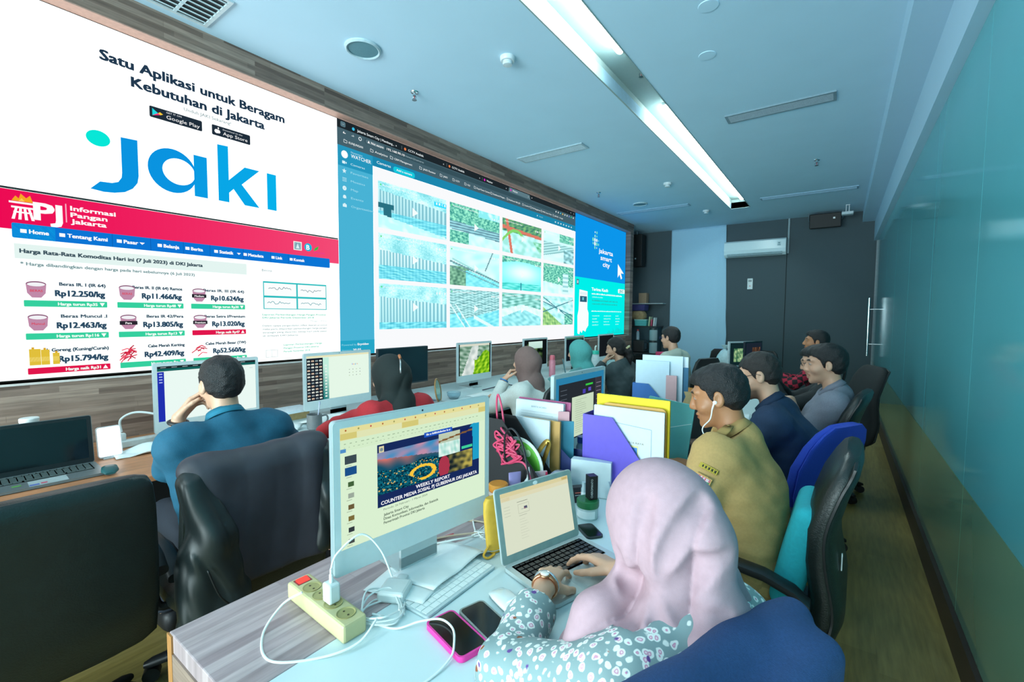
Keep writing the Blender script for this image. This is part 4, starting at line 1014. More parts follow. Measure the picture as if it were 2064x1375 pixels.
    h.ell(HP(0, .0985, -.0625), V3((.026, .010, .0018))*s, .003, op='s', rot=Hm)
    if not hijab:
        for sg in (-1, 1):
            er = Hm@np.array(Matrix.Rotation(sg*-.35, 3, 'Z')@Matrix.Rotation(.2, 3, 'X'))
            h.ell(HP(sg*.077, -.012, -.004), V3((.011, .021, .033))*s, .008, rot=er).ell(HP(sg*.087, -.008, .000), V3((.006, .012, .020))*s, .006, op='s', rot=er)
    hands = S()
    for k, (a, sg) in enumerate(zip(arms, (-1, 1))):
        a = a or {}
        dd = D(a['d']) if 'd' in a else unit(W_[k]-E_[k]); nn = D(a['n']) if 'n' in a else np.array((0, 0, 1.))
        hands.cap(E_[k]+(W_[k]-E_[k])*.72, W_[k], .0315*s, .026*s, k=.01)
        add_hand(hands, W_[k], dd, nn, sg, a.get('curl', .45), s, a.get('thumb', .6), a.get('spread', .15))
    sk = np.array(lin(SKIN.get(skin, skin))); lip = sk*np.array((.82, .55, .55)); brow = np.array(lin('1d1716'))
    def cf(Vv):
        q = (Vv-hc)@Hm/s; c = np.repeat(sk[None], len(Vv), 0)
        c = c*(1+.06*wob(Vv, 14, 3)[:, None])
        warm = np.exp(-(((np.abs(q[:, 0])-.043)/.02)**2+((q[:, 1]-.06)/.03)**2+((q[:, 2]+.025)/.02)**2)); c = c*(1-warm[:, None]*np.array((.0, .10, .08)))
        ml = (((q[:, 0])/.026)**2+((q[:, 1]-.094)/.016)**2+((q[:, 2]+.062)/.0125)**2) < 1; c[ml] = lip
        mb = ((np.abs(q[:, 0])-.030)/.019)**2+((q[:, 2]-.037+.15*(np.abs(q[:, 0])-.03)**2/.01)/.0048)**2 < 1; c[mb & (q[:, 1] > .055)] = brow
        me_ = (((np.abs(q[:, 0])-.031)/.0125)**2+((q[:, 2]-.010)/.0052)**2 < 1) & (q[:, 1] > .07); c[me_] = (.36, .34, .33)
        mi = (((np.abs(q[:, 0])-.031)/.0062)**2+((q[:, 2]-.010)/.0062)**2 < 1) & (q[:, 1] > .07); c[mi & me_] = (.02, .012, .01)
        if f_.get('beard'):
            bd = (q[:, 2] < -.045) & (q[:, 1] > .0) & (q[:, 2] < -.045-.5*(.0-np.minimum(0, q[:, 1]-.05))*0) & ~ml; n_ = f_['beard']
            z_ = np.clip((-.05-q[:, 2])/.02, 0, 1)*np.clip((q[:, 1]-.0)/.03, 0, 1); c = c*(1-(z_*n_)[:, None])+brow*(z_*n_)[:, None]; c[ml] = lip
            ms = ((q[:, 0]/.03)**2+((q[:, 2]+.045)/.008)**2 < 1) & (q[:, 1] > .07); c[ms] = c[ms]*(1-n_)+brow*n_
        return c
    r = res; top = float(nb[2])-.03
    big = [-3, -3, -1]; bigh = [3, 3, 3]
    sdf_obj('body', [(g, .005*r, [hc[0]-.2, hc[1]-.25, min(top, hc[2]-.15)], bigh), (g, .011*r, big, [3, 3, top+.02]), (hands, handres)], ATTR('p', 1, .48, bump=.06), root, cf)
    # ---- clothing
    if shirt:
        tz = sleeve
        def wrinkle(P):
            return .0045*wob(P, 5, 11, 5, (1, 1, .5))+.0022*wob(P, 13, 12, 5)
        c = S(); torso(c, .012, build)
        for sg in (-1, 1):
            if tz == 'short': limb(c, sg, .020, .80, ru=.052, rf=.050)
            else: limb(c, sg, loose, 1+cuff, rw=.034)
        c.disp = wrinkle
        c.plane(hp+np.array((0, 0, -.06)), (0, 0, -1))
        nkd = unit(hc-nb+np.array((0, .06, 0)))
        nkp = nb+nkd*(.035*s); c.fn(lambda P: np.where(np.linalg.norm(P-nkp, axis=1) < .15, (P-nkp)@nkd, -1).astype(np.float32), 'i', .006)
        if tz == 'short':
            for k in (0, 1):
                ax = unit(E_[k]-shl[k]); sc0 = shl[k]+(E_[k]-shl[k])*hem
                c.fn(lambda P, ax=ax, sc0=sc0: np.where(np.linalg.norm(P-sc0, axis=1) < .17, (P-sc0)@ax, -1).astype(np.float32), 'i', .003)
        else:
            for k in (0, 1):
                ax = unit(W_[k]-E_[k]); sc0 = E_[k]+(W_[k]-E_[k])*cuff
                c.fn(lambda P, ax=ax, sc0=sc0: np.where(np.linalg.norm(P-sc0, axis=1) < .075, (P-sc0)@ax, -1).astype(np.float32), 'i', .003)
        sdf_obj('shirt', [(c, .007*r)], shirtmat or M(shirt, .8, var=.06, scale=120, bump=.15, bscale=350), root)
        if collar:
            k_ = S(); cb = nb+nkd*.022*s
            u = unit(np.cross(nkd, (0, 1, 0))); v = np.cross(u, nkd)
            m = MB(); pr = []
            N_ = 28
            def rg(i, w_, hgt, drop):
                a = 2*PI*i/N_; fr = max(0, math.sin(a)); p = cb+u*math.cos(a)*w_*s+v*-math.sin(a)*-w_*s*1.05+nkd*(hgt-fr*.018)*s
                return Vector(p)
            R_ = [[m.b.verts.new(rg(i, w_, hh, 0)) for i in range(N_)] for w_, hh in ((.066, .012), (.064, .042), (.070, .046), (.082, .010))]
            m.skin(R_, False); m.build('collar', M(collar, .8, var=.05), root, True, solid=.003)
    if pants:
        c = S()
        for sg in (-1, 1): c.cap(hp+X*sg*.075, hp+X*sg*.07+np.array((0, 0, .06)), .118, .112, k=.05)
        for a_, b_, c_ in hk: c.cap(a_, b_, .092, .072, k=.04).cap(b_, c_, .068, .058, k=.02)
        c.disp = lambda P: .004*wob(P, 7, 31, 5)
        c.plane((0, 0, .10), (0, 0, -1))
        sdf_obj('trousers', [(c, .010*r)], M(pants, .85, var=.06, scale=150, bump=.1), root)
        for k, (a_, b_, c_) in enumerate(hk):
            m = MB(); m.loft([((c_[0], c_[1]+y, z), (w_, 0, 0), (0, 0, h_)) for y, z, w_, h_ in ((-.075, .05, .03, .045), (-.03, .05, .04, .05), (.06, .045, .045, .044), (.14, .035, .042, .033), (.18, .03, .025, .022))], 16, 3)
            m.build('shoe', M(shoes, .5), root, True)
    if hair:
        kind, colr = hair if isinstance(hair, tuple) else ('short', hair)
        hs = S(); th = {'short': .010, 'thick': .016, 'crop': .006, 'tied': .012}[kind]
        hs.ell(HP(0, -.015, .038), V3((.074+th, .094+th, .083+th))*s, .01, rot=Hm).ell(HP(0, -.045, -.005), V3((.066+th*.6, .060+th*.6, .062))*s, .02, rot=Hm)
        if kind in ('short', 'thick'): hs.ell(HP(.01, .045, .085), V3((.055, .045, .032))*s, .02, rot=Hm)
        if kind == 'tied':
            hs.ell(HP(0, -.045, -.03), V3((.072, .062, .075))*s, .02, rot=Hm)
        zx = np.array([-.2, -.09, -.05, -.022, -.004, .018, .03, .052, .08, .2]); zl = np.array([-.088, -.086, -.070, -.030, -.018, -.005, .030, .052, .066, .066])
        if kind == 'tied': zl = np.array([-.12, -.115, -.10, -.07, -.04, -.02, .03, .055, .072, .072])
        def cut(P):
            q = (P-V3(hc))@Hm.astype(np.float32)/s
            return ((np.interp(q[:, 1], zx, zl)+.004*wob(P, 40, 5)-q[:, 2])*.6).astype(np.float32)
        hs.fn(cut, 'i', .006)
        for sg in (-1, 1):
            if kind != 'tied': hs.ell(HP(sg*.088, -.008, -.004), V3((.022, .020, .034))*s, .006, op='s', rot=Hm)
        hs.disp = lambda P: (.0026*wob((P-V3(hc))@Hm.astype(np.float32), 26, 8, 7, (1, .35, .5))+.0012*wob(P, 70, 9))*s
        if kind == 'tied':
            tl = [HP(0, -.105, .0), HP(.01, -.135, -.05), HP(.015, -.135, -.13), HP(.02, -.115, -.22)]
            for p_, q_, r0, r1 in zip(tl[:-1], tl[1:], (.028, .038, .036), (.038, .036, .016)): hs.cap(p_, q_, r0*s, r1*s, k=.02)
            hs.ops.insert(3, hs.ops.pop()) if False else None
        sdf_obj('hair', [(hs, .0045*r)], M(colr, .5, var=.5, scale=260, bump=.5, bscale=320), root)
    if hijab:
        colh, fold = hijab[0], hijab[1] if len(hijab) > 1 else {}
        c = S(); crs = []
        pf = fold.get('puff', 1); c.ell(HP(0, -.014, .016), V3((.093*pf, .116*pf, .122*(1+(pf-1)*.4)))*s, .02, rot=Hm).cap(HP(0, -.040, -.03), nb+np.array((0, -.01, .02)), .082*s*pf, .076*s, k=.05)
        c.cap(HP(0, .035, -.09), nb+np.array((0, .045, .03)), .056*s, .066*s, k=.04)
        for sg in (-1, 1):
            c.cap(nb+X*sg*.03+np.array((0, 0, .0)), shl[(sg+1)//2]*.72+nb*.28+np.array((0, -.005, -.004)), .074*s, .066*s, k=.05)
        c.cap(nb+np.array((0, -.04, -.0)), chest+np.array((0, -.070, fold.get('back', .0))), .07*s, .075*s, k=.05)
        if fold.get('bun'): c.ell(HP(0, -.095, .0), V3((.055, .045, .055))*s, .04, rot=Hm)
        for cr in fold.get('crease', ()):
            cr = catmull(cr, 4)
            for i, (p_, q_) in enumerate(zip(cr[:-1], cr[1:])): crs.append((L(p_), L(q_), .004+.006*min(1, (i+1)/len(cr)*1.6)))
        if fold.get('tail'):
            for p_, q_, r0, r1 in fold['tail']: c.cap(L(p_), L(q_), r0, r1, k=.035)
        c.ell(HP(0, .108, -.012), V3((.058, .075, .086))*s, .02, op='s', rot=Hm)
        for p_, q_, r_ in crs: c.cap(p_, q_, r_, k=.028, op='s')
        fq = fold.get('f', 9.); am = fold.get('a', .0045)
        def fd(P):
            q = (P-V3(hc))@Hm.astype(np.float32)/s
            lowm = np.clip((.05-q[:, 2])/.10, .06, 1)*np.clip((.11-q[:, 1])/.08, 0, 1)
            ph = q[:, 2]*.55+q[:, 1]*.85+.25*np.abs(q[:, 0])+.035*wob(P, 3.2, 21, 4)
            rd = np.abs(np.sin(ph*fq*3.14))**.75*2-1.1
            return (am*rd*lowm+.0035*wob(P, 6, 22, 5)*lowm).astype(np.float32)*s
        c.disp = fd
        sdf_obj('hijab', [(c, .0055*r)], M(colh, .85, var=.05, scale=60, bump=.1, bscale=600), root)
    root_info = dict(root=root, hc=hc, Hm=Hm, HP=HP, L=L, E=E_, W=W_, nb=nb, sh=shl, chest=chest, s=s)
    return root_info
def glasses(P, col='1a1c20', full=True):
    HP, root = P['HP'], P['root']; m = MB()
    for sg in (-1, 1):
        m.tube([Vector(HP(sg*.033+.023*math.cos(a), .103-.10*abs(sg*.033+.023*math.cos(a))**1.2, .010+.018*math.sin(a))) for a in [2*PI*i/20 for i in range(20)]], .0016, 6, True)
        m.tube([Vector(HP(sg*.058, .090, .014)), Vector(HP(sg*.082, .0, .016)), Vector(HP(sg*.083, -.018, .006))], .0015, 6)
    m.tube([Vector(HP(-.010, .101, .014)), Vector(HP(0, .106, .016)), Vector(HP(.010, .101, .014))], .0014, 6)
    m.build('glasses', M(col, .3), root, True)

W90 = PI/2
P1 = person('man in teal-blue shirt seen from behind, chin on hand, at the white-screened monitor', (-2.10, .86, .50), W90, (-2.215, .86, 1.185), 0, -.12, skin='fair',
    arms=(dict(w=(-2.335, .735, 1.04), d=(.05, .62, .75), n=(-.75, -.6, .3), curl=[.5, .65, .8, .9], pole=(-.25, -.05, -1)), dict(w=(-2.50, 1.04, .80), d=(-.9, -.2, 0), n=(0, 0, 1), curl=.4, pole=(.2, .9, -.3))),
    shirt='0f5670', sleeve='short', pants='1d2530', hair=('short', '0b0c0f'), collar='14708a', build=1.12, shrug=.01, res=1.0)
P2 = person('woman in red top and black hijab at the second monitor', (-1.98, 1.62, .50), W90-.1, (-2.07, 1.665, 1.145), .35, -.2, size=.95, skin='fair',
    arms=(dict(w=(-2.5, 1.50, .79), pole=(.2, -1, .1)), dict(w=(-2.52, 1.9, .79), pole=(.3, .8, -.4))), shirt='b3232c', sleeve='long', pants='22262c', hijab=('14201f', dict(a=.006, bun=1, back=.04)), res=1.1, shrug=.03)
P3 = person('woman in white top and brown hijab resting chin on hand', (-1.90, 2.98, .50), W90, (-2.025, 2.985, 1.125), .1, -.05, size=.95, skin='fair',
    arms=(dict(w=(-2.165, 2.895, .985), d=(.3, .5, .8), n=(-.7, -.6, .2), curl=1.0, pole=(-.5, -.5, -1)), dict(w=(-2.45, 3.2, .79), pole=(.3, .8, -.4))), shirt='c3cbc6', sleeve='long', pants='30343a', hijab=('6f5a56', dict(a=.004, back=.02, bun=1)), res=1.35)
P4 = person('woman in teal-green hijab in the middle of the monitor row', (-1.98, 3.93, .50), W90, (-2.055, 3.945, 1.14), .05, -.1, size=.95, skin='fair',
    arms=(dict(w=(-2.5, 3.8, .79)), dict(w=(-2.5, 4.1, .79))), shirt='5b8f8f', sleeve='long', pants='30343a', hijab=('4b9a97', dict(a=.004, bun=1, back=.0)), res=1.5)
P5 = person('woman with dark tied hair and charcoal top, cheek on her fist', (-1.86, 4.62, .49), W90-.1, (-2.0, 4.715, 1.14), .25, -.22, size=.97, skin='fair',
    arms=(dict(w=(-2.075, 4.60, 1.0), d=(.25, .5, .8), n=(-.7, -.6, .2), curl=1.1, pole=(-.5, -.6, -1)), dict(w=(-2.4, 4.95, .79))), shirt='3b4a4d', sleeve='long', pants='1f2328', hair=('tied', '0e0c0d'), res=1.5)
P6 = person('man in pale beige shirt and glasses beside the corner shelf', (-1.50, 5.36, .56), W90-.25, (-1.585, 5.31, 1.25), .0, -.12, skin='fair',
    arms=(dict(w=(-1.95, 5.2, .82)), dict(w=(-1.9, 5.5, .82))), shirt='b5bfb2', sleeve='long', pants='2c3238', hair=('thick', '0b0c0f'), res=1.6)
glasses(P6, '2b2f6a')
P8 = person('man in khaki uniform shirt with white earphones looking down at the desk', (-.235, 1.80, .55), W90, (-.355, 1.80, 1.205), .06, -.27, skin='brown',
    arms=(dict(w=(-.55, 1.72, .79), pole=(.1, -.8, -.7)), dict(w=(-.60, 2.20, .80), d=(-.75, .3, -.1), n=(-.1, .2, .95), curl=[.6, .8, 1.0, 1.1], pole=(.3, .3, -.9))),
    shirt='b0905a', sleeve='short', pants='9c8050', hair=('short', '0b0c0f'), collar='ab8b56', res=.9, build=.93, size=.93, shrug=.018, sfwd=.04, hem=.8)
P9 = person('bearded man in navy shirt and glasses bending to his screen', (-.14, 2.72, .54), W90, (-.338, 2.70, 1.19), .05, -.30, skin='fair',
    arms=(dict(w=(-.62, 2.6, .80), pole=(.2, -.6, -.7)), dict(w=(-.62, 2.9, .80), pole=(.2, .6, -.7))), shirt='16304e', sleeve='short', pants='151b26', hair=('crop', '1c1715'), collar='152c48', face=dict(beard=.8), res=1.2, build=1.14)
glasses(P9)
P10 = person('man in grey polo shirt near the glass wall', (-.05, 3.46, .53), W90, (-.065, 3.43, 1.205), .12, -.10, skin='fair',
    arms=(dict(w=(-.235, 3.36, .975), d=(-.9, .3, .1), pole=(.9, -.5, -.9)), dict(w=(-.25, 3.46, .96), d=(-.9, -.2, .1), pole=(.9, .6, -.9))), shirt='7b7f8d', sleeve='short', pants='1e2733', hair=('thick', '0b0c0f'), collar='747886', res=1.3)
P11 = person('person in dark sleeves holding a phone, behind the man in grey polo', (-.06, 4.15, .53), W90, (-.13, 4.12, 1.165), .1, -.3, skin='fair',
    arms=(dict(w=(-.42, 3.98, 1.02), d=(-.35, .1, .9), n=(.2, -.9, .1), curl=.5, pole=(.1, -.6, -.9)), dict(w=(-.42, 4.12, 1.0), d=(-.4, -.2, .85), n=(.1, .9, .2), curl=.6, pole=(.1, .6, -.9))),
    shirt='1a1f22', sleeve='long', pants='20242a', hair=('short', '0b0c0f'), res=1.6)
glasses(P11)
def plaid():
    m = bpy.data.materials.new('red_black_check'); m.use_nodes = True; nt = m.node_tree; b = nt.nodes['Principled BSDF']; b.inputs['Roughness'].default_value = .85
    tc = nt.nodes.new('ShaderNodeTexCoord'); ck = nt.nodes.new('ShaderNodeTexChecker'); ck.inputs['Scale'].default_value = 22
    mp = nt.nodes.new('ShaderNodeMapping'); mp.inputs['Rotation'].default_value = (.3, .4, .2); nt.links.new(tc.outputs['Object'], mp.inputs[0]); nt.links.new(mp.outputs[0], ck.inputs['Vector'])
    ck.inputs['Color1'].default_value = (*lin('a8203a'), 1); ck.inputs['Color2'].default_value = (*lin('1c1418'), 1); nt.links.new(ck.outputs['Color'], b.inputs['Base Color']); return m
P12 = person('man in red and black checked shirt at the far end of the desk', (-.12, 5.62, .54), W90, (-.192, 5.6, 1.245), .05, .05, skin='brown',
    arms=(dict(w=(-.56, 5.48, .90), pole=(.2, -.6, -.8)), dict(w=(-.56, 5.75, .86), pole=(.2, .6, -.8))), shirt='a8203a', sleeve='long', pants='20242a', hair=('short', '0b0c0f'), collar='8c1c33', res=1.6, shirtmat=plaid())
# ---------------------------------------------------------------- the woman in front, and the garments on chairs
def floral():
    m = bpy.data.materials.new('floral_print'); m.use_nodes = True; nt = m.node_tree; L = nt.links; b = nt.nodes['Principled BSDF']; b.inputs['Roughness'].default_value = .75
    tc = nt.nodes.new('ShaderNodeTexCoord')
    nz = nt.nodes.new('ShaderNodeTexNoise'); nz.inputs['Scale'].default_value = 45; L.new(tc.outputs['Object'], nz.inputs['Vector'])
    ad = nt.nodes.new('ShaderNodeMix'); ad.data_type = 'VECTOR'; ad.inputs['Factor'].default_value = .012; L.new(tc.outputs['Object'], ad.inputs[4]); L.new(nz.outputs['Color'], ad.inputs[5])
    def vor(scale): 
        v = nt.nodes.new('ShaderNodeTexVoronoi'); v.inputs['Scale'].default_value = scale; v.inputs['Randomness'].default_value = .8; L.new(ad.outputs[1], v.inputs['Vector']); return v
    def step(src, e0, e1):
        r = nt.nodes.new('ShaderNodeMapRange'); r.inputs[1].default_value = e0; r.inputs[2].default_value = e1; r.inputs[3].default_value = 1; r.inputs[4].default_value = 0; L.new(src, r.inputs[0]); return r.outputs[0]
    def mix(a, c2, f):
        x = nt.nodes.new('ShaderNodeMix'); x.data_type = 'RGBA'; L.new(f, x.inputs['Factor'])
        if isinstance(a, str): x.inputs[6].default_value = (*lin(a), 1)
        else: L.new(a, x.inputs[6])
        if isinstance(c2, str): x.inputs[7].default_value = (*lin(c2), 1)
        else: L.new(c2, x.inputs[7])
        return x.outputs[2]
    v = vor(58); d = v.outputs['Distance']
    c = mix('80989a', 'dfe4e0', step(d, .40, .46)); c = mix(c, 'c98fa8', step(d, .215, .25)); c = mix(c, 'e3cdd6', step(d, .10, .16))
    v2 = vor(23); c = mix(c, '5b3b86', step(v2.outputs['Distance'], .13, .16)); v3 = vor(20); v3.inputs['Randomness'].default_value = 1.
    mp = nt.nodes.new('ShaderNodeMapping'); mp.inputs['Location'].default_value = (.37, .21, .11); L.new(ad.outputs[1], mp.inputs[0]); L.new(mp.outputs[0], v3.inputs['Vector'])
    c = mix(c, '8a4a2c', step(v3.outputs['Distance'], .11, .14)); L.new(c, b.inputs['Base Color']); return m
P7 = person('woman in lilac hijab and floral blouse typing on the silver laptop, nearest the camera', (-.29, .80, .52), 1.196, (-.285, .915, 1.065), -.08, -.38, size=.97, skin='fair',
    arms=(dict(w=(-.592, .968, .798), d=(-.30, .93, -.05), n=(.0, .1, 1), curl=[.42, .36, .4, .5], pole=(-.30, -.85, -.35), thumb=.7, spread=.3),
          dict(w=(-.468, 1.155, .800), d=(-.93, .36, -.03), n=(.05, .2, 1), curl=[.38, .42, .5, .55], pole=(-.2, -.5, -.9), thumb=.8, spread=.3)),
    shirt='9fb0b0', sleeve='long', pants='2a3036', res=.8, loose=.021, cuff=.72, handres=.0028, shirtmat=floral(),
    hijab=('ad8f98', dict(a=.011, f=9, puff=1.13, back=-.03, crease=[[(-0.189, 0.867, 1.162), (-0.209, 0.815, 1.13), (-0.231, 0.791, 1.078), (-0.241, 0.786, 1.032), (-0.243, 0.787, 1.008)], [(-0.299, 0.808, 0.986), (-0.241, 0.788, 1.004), (-0.206, 0.788, 0.981), (-0.166, 0.791, 0.983), (-0.134, 0.827, 0.981)], [(-.13, .86, 1.08), (-0.161, 0.826, 1.068), (-0.195, 0.802, 1.037), (-0.226, 0.795, 1.015)], [(-0.276, 0.74, 0.925), (-0.285, 0.774, 0.957), (-0.277, 0.787, 1.0)], [(-0.194, 0.749, 0.931), (-0.236, 0.774, 0.95), (-0.258, 0.784, 0.999)], [(-0.341, 0.822, 1.039), (-0.323, 0.837, 0.983), (-0.277, 0.787, 1.0)], [(-0.283, 0.819, 1.155), (-0.284, 0.788, 1.091), (-0.276, 0.78, 1.041), (-0.262, 0.784, 1.007)]], tail=[((-.36, .80, .90), (-.36, .74, .76), .06, .075), ((-.32, .88, .93), (-.40, .82, .80), .06, .06), ((-.20, .98, .95), (-.16, 1.00, .86), .055, .04)])))
rt = P7['root']
def child_world(o):
    o.parent = rt; o.matrix_parent_inverse = rt.matrix_basis.inverted(); return o
# watch, bracelet and rings on the hands
Wl = np.array((-.592, .968, .798)); dl = unit((-.30, .93, -.05))
def band(name, c, ax, r, w_, mat, sq=.8, seg=26):
    ax = Vector(ax).normalized(); u = Vector((0, 0, 1)).cross(ax).normalized(); v = ax.cross(u); m = MB(); c = Vector(c)
    m.tube([c+u*(r*math.cos(2*PI*i/seg))+v*(r*sq*math.sin(2*PI*i/seg)) for i in range(seg)], w_, 8, True)
    return child_world(m.build(name, mat, None, True))
gold = M('c98f6a', .25, .9, var=0); silver = M('c9ced2', .25, .9, var=.1, scale=300)
band('watch_strap', Wl+dl*.004, dl, .0315, .0045, gold, .95)
m = MB(); q = Vector(Wl+dl*.004)+Vector((.0, 0, .030)); m.lathe(q, [(0, 0), (.0135, 0), (.0145, .003), (.0125, .006), (0, .006)], 24); child_world(m.build('watch_case', gold, None, True))
m = MB(); m.lathe(q, [(0, .0062), (.0115, .0062), (.011, .0068), (0, .0068)], 24); child_world(m.build('watch_dial', M('f0ece6', .3), None, True))
band('bracelet', Wl+dl*.022, unit(dl+np.array((.25, 0, 0))), .0335, .0042, silver, .9)
for k in range(14):
    pass
# jackets
def jacket_cloth(P, a=.008, sx=1): return a*(wob(P, 3.2, 41, 5, (1, 1, .35))+.55*wob(P, 9, 42, 5, (1, 1, .5)))
J = thing('jacket', 'dark grey windbreaker draped over the chair of the man in teal', 'jacket', (-1.86, .86, .41))
def jl(p): return np.array((p[0]+1.86, p[1]-.85, p[2]-.45))
c = S(); c.box(jl((-1.845, .845, .735)), (.060, .215, .245), .05, .02).cap(jl((-1.86, .61, .985)), jl((-1.86, 1.07, .975)), .040, .040, k=.05)
c.cap(jl((-1.85, .65, .95)), jl((-1.82, .66, .55)), .07, .075, k=.07).cap(jl((-1.85, 1.04, .95)), jl((-1.83, 1.04, .55)), .06, .07, k=.07)
c.disp = lambda P: (.006*wob(P, 2.6, 41, 5, (1, 1, .2))+.004*wob(P, 7, 42, 5, (1, 1, .4))+.0025*(np.abs(np.sin(P[:, 1]*26+2*wob(P, 1.5, 9, 3)))**.7))
c.fn(lambda P: ((.055+.05*wob(P*np.array((1, 1, 0), np.float32), 1.6, 5, 4))-P[:, 2]).astype(np.float32), 'i', .006)
sdf_obj('back_panel', [(c, .0075)], M('33343d', .55, var=.1, scale=12, bump=.05), J)
for nm, a_, b_, d_, e_ in (('left_sleeve', (-1.825, .60, .945), (-1.785, .645, .74), (-1.775, .70, .50), 1), ('right_sleeve', (-1.83, 1.085, .93), (-1.80, 1.095, .75), (-1.795, 1.07, .56), -1)):
    c = S(); c.cap(jl(a_), jl(b_), .055, .068, k=.03).cap(jl(b_), jl(d_), .068, .058, k=.03)
    if e_ == 1: c.cap(jl((-1.80, .60, .70)), jl((-1.81, .60, .46)), .055, .07, k=.05).cap(jl((-1.785, .70, .50)), jl((-1.79, .64, .40)), .05, .05, k=.04)
    c.disp = lambda P: (.009*(np.abs(wob(P, 6, 47, 5, (1, 1, .25)))*1.5-.7)+.003*wob(P, 14, 48, 6, (1, 1, .8)))
    sdf_obj('sleeve', [(c, .0065)], M('1c2526', .42, var=.15, scale=9, bump=.06), J)
def seam(pts): 
    m = MB(); m.tube(catmull([jl(p) for p in pts], 6), .0035, 6); return m.build('seam', M('0f1415', .5), J, True)
seam([(-1.722, .60, .66), (-1.712, .63, .56), (-1.715, .67, .50)])
# blue jacket on the nearest chair
J2 = thing('jacket', 'navy blue jacket draped over the nearest chair', 'jacket', (-.135, .74, .49), 1.2)
a_ = 1.2-PI/2; fw = np.array((math.cos(1.2+PI/2), math.sin(1.2+PI/2), 0)); rt_ = np.array((math.cos(1.2), math.sin(1.2), 0))
c = S()    # local: +x to her right, +y forward
c.cap((-.27, .0, .475), (.235, .005, .452), .042, .034, k=.02).box((-.005, -.02, .24), (.235, .075, .23), .03, .03)
c.cap((-.25, -.04, .44), (-.26, -.07, .1), .05, .07, k=.06).cap((.165, -.03, .43), (.175, -.06, .20), .035, .05, k=.05).cap((.18, -.06, .24), (.245, -.07, .13), .045, .035, k=.04)
c.disp = lambda P: (.012*(np.abs(np.sin(P[:, 0]*24+4*P[:, 2]+1.6*wob(P, 1.6, 3, 3)))**.6-.6)*np.clip((.47-P[:, 2])*6, .08, 1)+.005*wob(P, 5, 51, 5, (1, 1, .4))).astype(np.float32)
c.fn(lambda P: (.04+.03*np.sin(P[:, 0]*14)-P[:, 2]).astype(np.float32), 'i', .008)
sdf_obj('cloth', [(c, .0065)], M('22426f', .9, var=.12, scale=220, bump=.25, bscale=500), J2)
# turquoise cushion behind the khaki shirt
c = S(); c.box((0, 0, 0), (.042, .15, .175), .04, .02); c.disp = lambda P: .006*wob(P, 4, 61, 4)
o = sdf_obj('cushion', [(c, .007)], M('1fa3b0', .85, var=.06, scale=90, bump=.1)); o.location = (-.085, 1.75, .745); o.rotation_euler = (0, .22, 0)
tag(o, 'turquoise cushion wedged between khaki shirt and black leather backrest', 'cushion')
# uniform details of the man in khaki
def on8(o): o.parent = P8['root']; return o
p8 = P8; H8 = p8['HP']
def skinw(p): return Vector(p)
m = MB()
ear = Vector(H8(-.082, .004, -.012)); m.lathe(ear, [(0, -.008), (.007, -.005), (.008, .0), (.006, .005), (0, .007)], 14, axis=(-1, .2, .2)).tube([ear+Vector((0, .002, 0)), ear+Vector((-.003, .008, -.026))], .0032, 8)
on8(m.build('earbud', M('e6eeee', .35), None, True))
nb8 = p8['nb']; ch8 = p8['chest']
cord = catmull([ear+Vector((-.003, .008, -.026)), ear+Vector((-.012, .012, -.06)), ear+Vector((-.02, .035, -.10)), Vector(nb8)+Vector((-.075, .075, -.02)), Vector(nb8)+Vector((-.04, .115, -.09)), Vector(nb8)+Vector((-.02, .13, -.2))], 8)
m = MB(); m.tube(cord, .0022, 6); on8(m.build('earphone_cord', M('e0eaea', .4), None, True))
# shoulder strap, name tape and crest on the left sleeve
sh, el = np.array(p8['sh'][0]), np.array(p8['E'][0]); ax = unit(el-sh); out = unit(np.array((-1, .0, .25))-ax*(np.array((-1, .0, .25))@ax)); fr = np.cross(ax, out)
def sleeve_patch(name, t, w_, h_, draw):
    import mathutils
    V, F, Cc = [], [], []
    def P(u, v):
        a = u/.075; r_ = .0775
        return sh+ax*(t-v)+out*(r_*math.cos(a))-fr*(r_*math.sin(a))
    n = 12; k = 0
    for i in range(n):
        for j in range(n):
            q = [P((i+a)/n*w_-w_/2, (j+b)/n*h_-h_/2) for a, b in ((0, 0), (1, 0), (1, 1), (0, 1))]
            V += q; F.append((k, k+1, k+2, k+3)); k += 4; Cc += [lin(draw((i+.5)/n, (j+.5)/n))]*4
    me = arrmesh(name, np.array(V), [np.array(F)], np.array(Cc)); o = link(name, me, ATTR('p'), None, True); on8(o)
    md = o.modifiers.new('thick', 'SOLIDIFY'); md.thickness = .002; md.offset = 0
def crest(u, v):
    if u < .07 or u > .93 or v < .05 or v > .95: return 'c99a5a'
    if v > .76: return 'e6c9cf' if (int(u*14) % 2) else 'd8707f'
    if abs(u-.45) < .05+.22*(.5-v)*(v < .5) and v < .72: return 'dfe8ee'
    if v < .3: return '2f7a4f' if u > .3 else '2f5fa0'
    return '2c64ad' if u < .55 else '3a9a62'
sleeve_patch('sleeve_crest', .112, .052, .060, crest)
sleeve_patch('name_tape', .055, .060, .017, lambda u, v: '2b2a1c' if (.1 < u < .9 and .25 < v < .75 and int(u*12) % 2 == 0) else 'b9a23a')
m = MB(); a0 = Vector(sh)+Vector((.02, .0, .079)); a1 = Vector(nb8)*.5+Vector(sh)*.5+Vector((0, 0, .083))
m.loft([(a0, (0, .018, 0), (0, 0, .004)), ((a0+a1)/2, (0, .019, 0), (0, 0, .004)), (a1, (0, .015, 0), (0, 0, .004))], 12, 4)
on8(m.build('shoulder_strap', M('a88850', .8), None, True))
m = MB(); m.lathe(a1+Vector((-.008, 0, .003)), [(0, 0), (.006, 0), (.006, .003), (0, .004)], 12); on8(m.build('button', M('7a6638', .5), None, True))
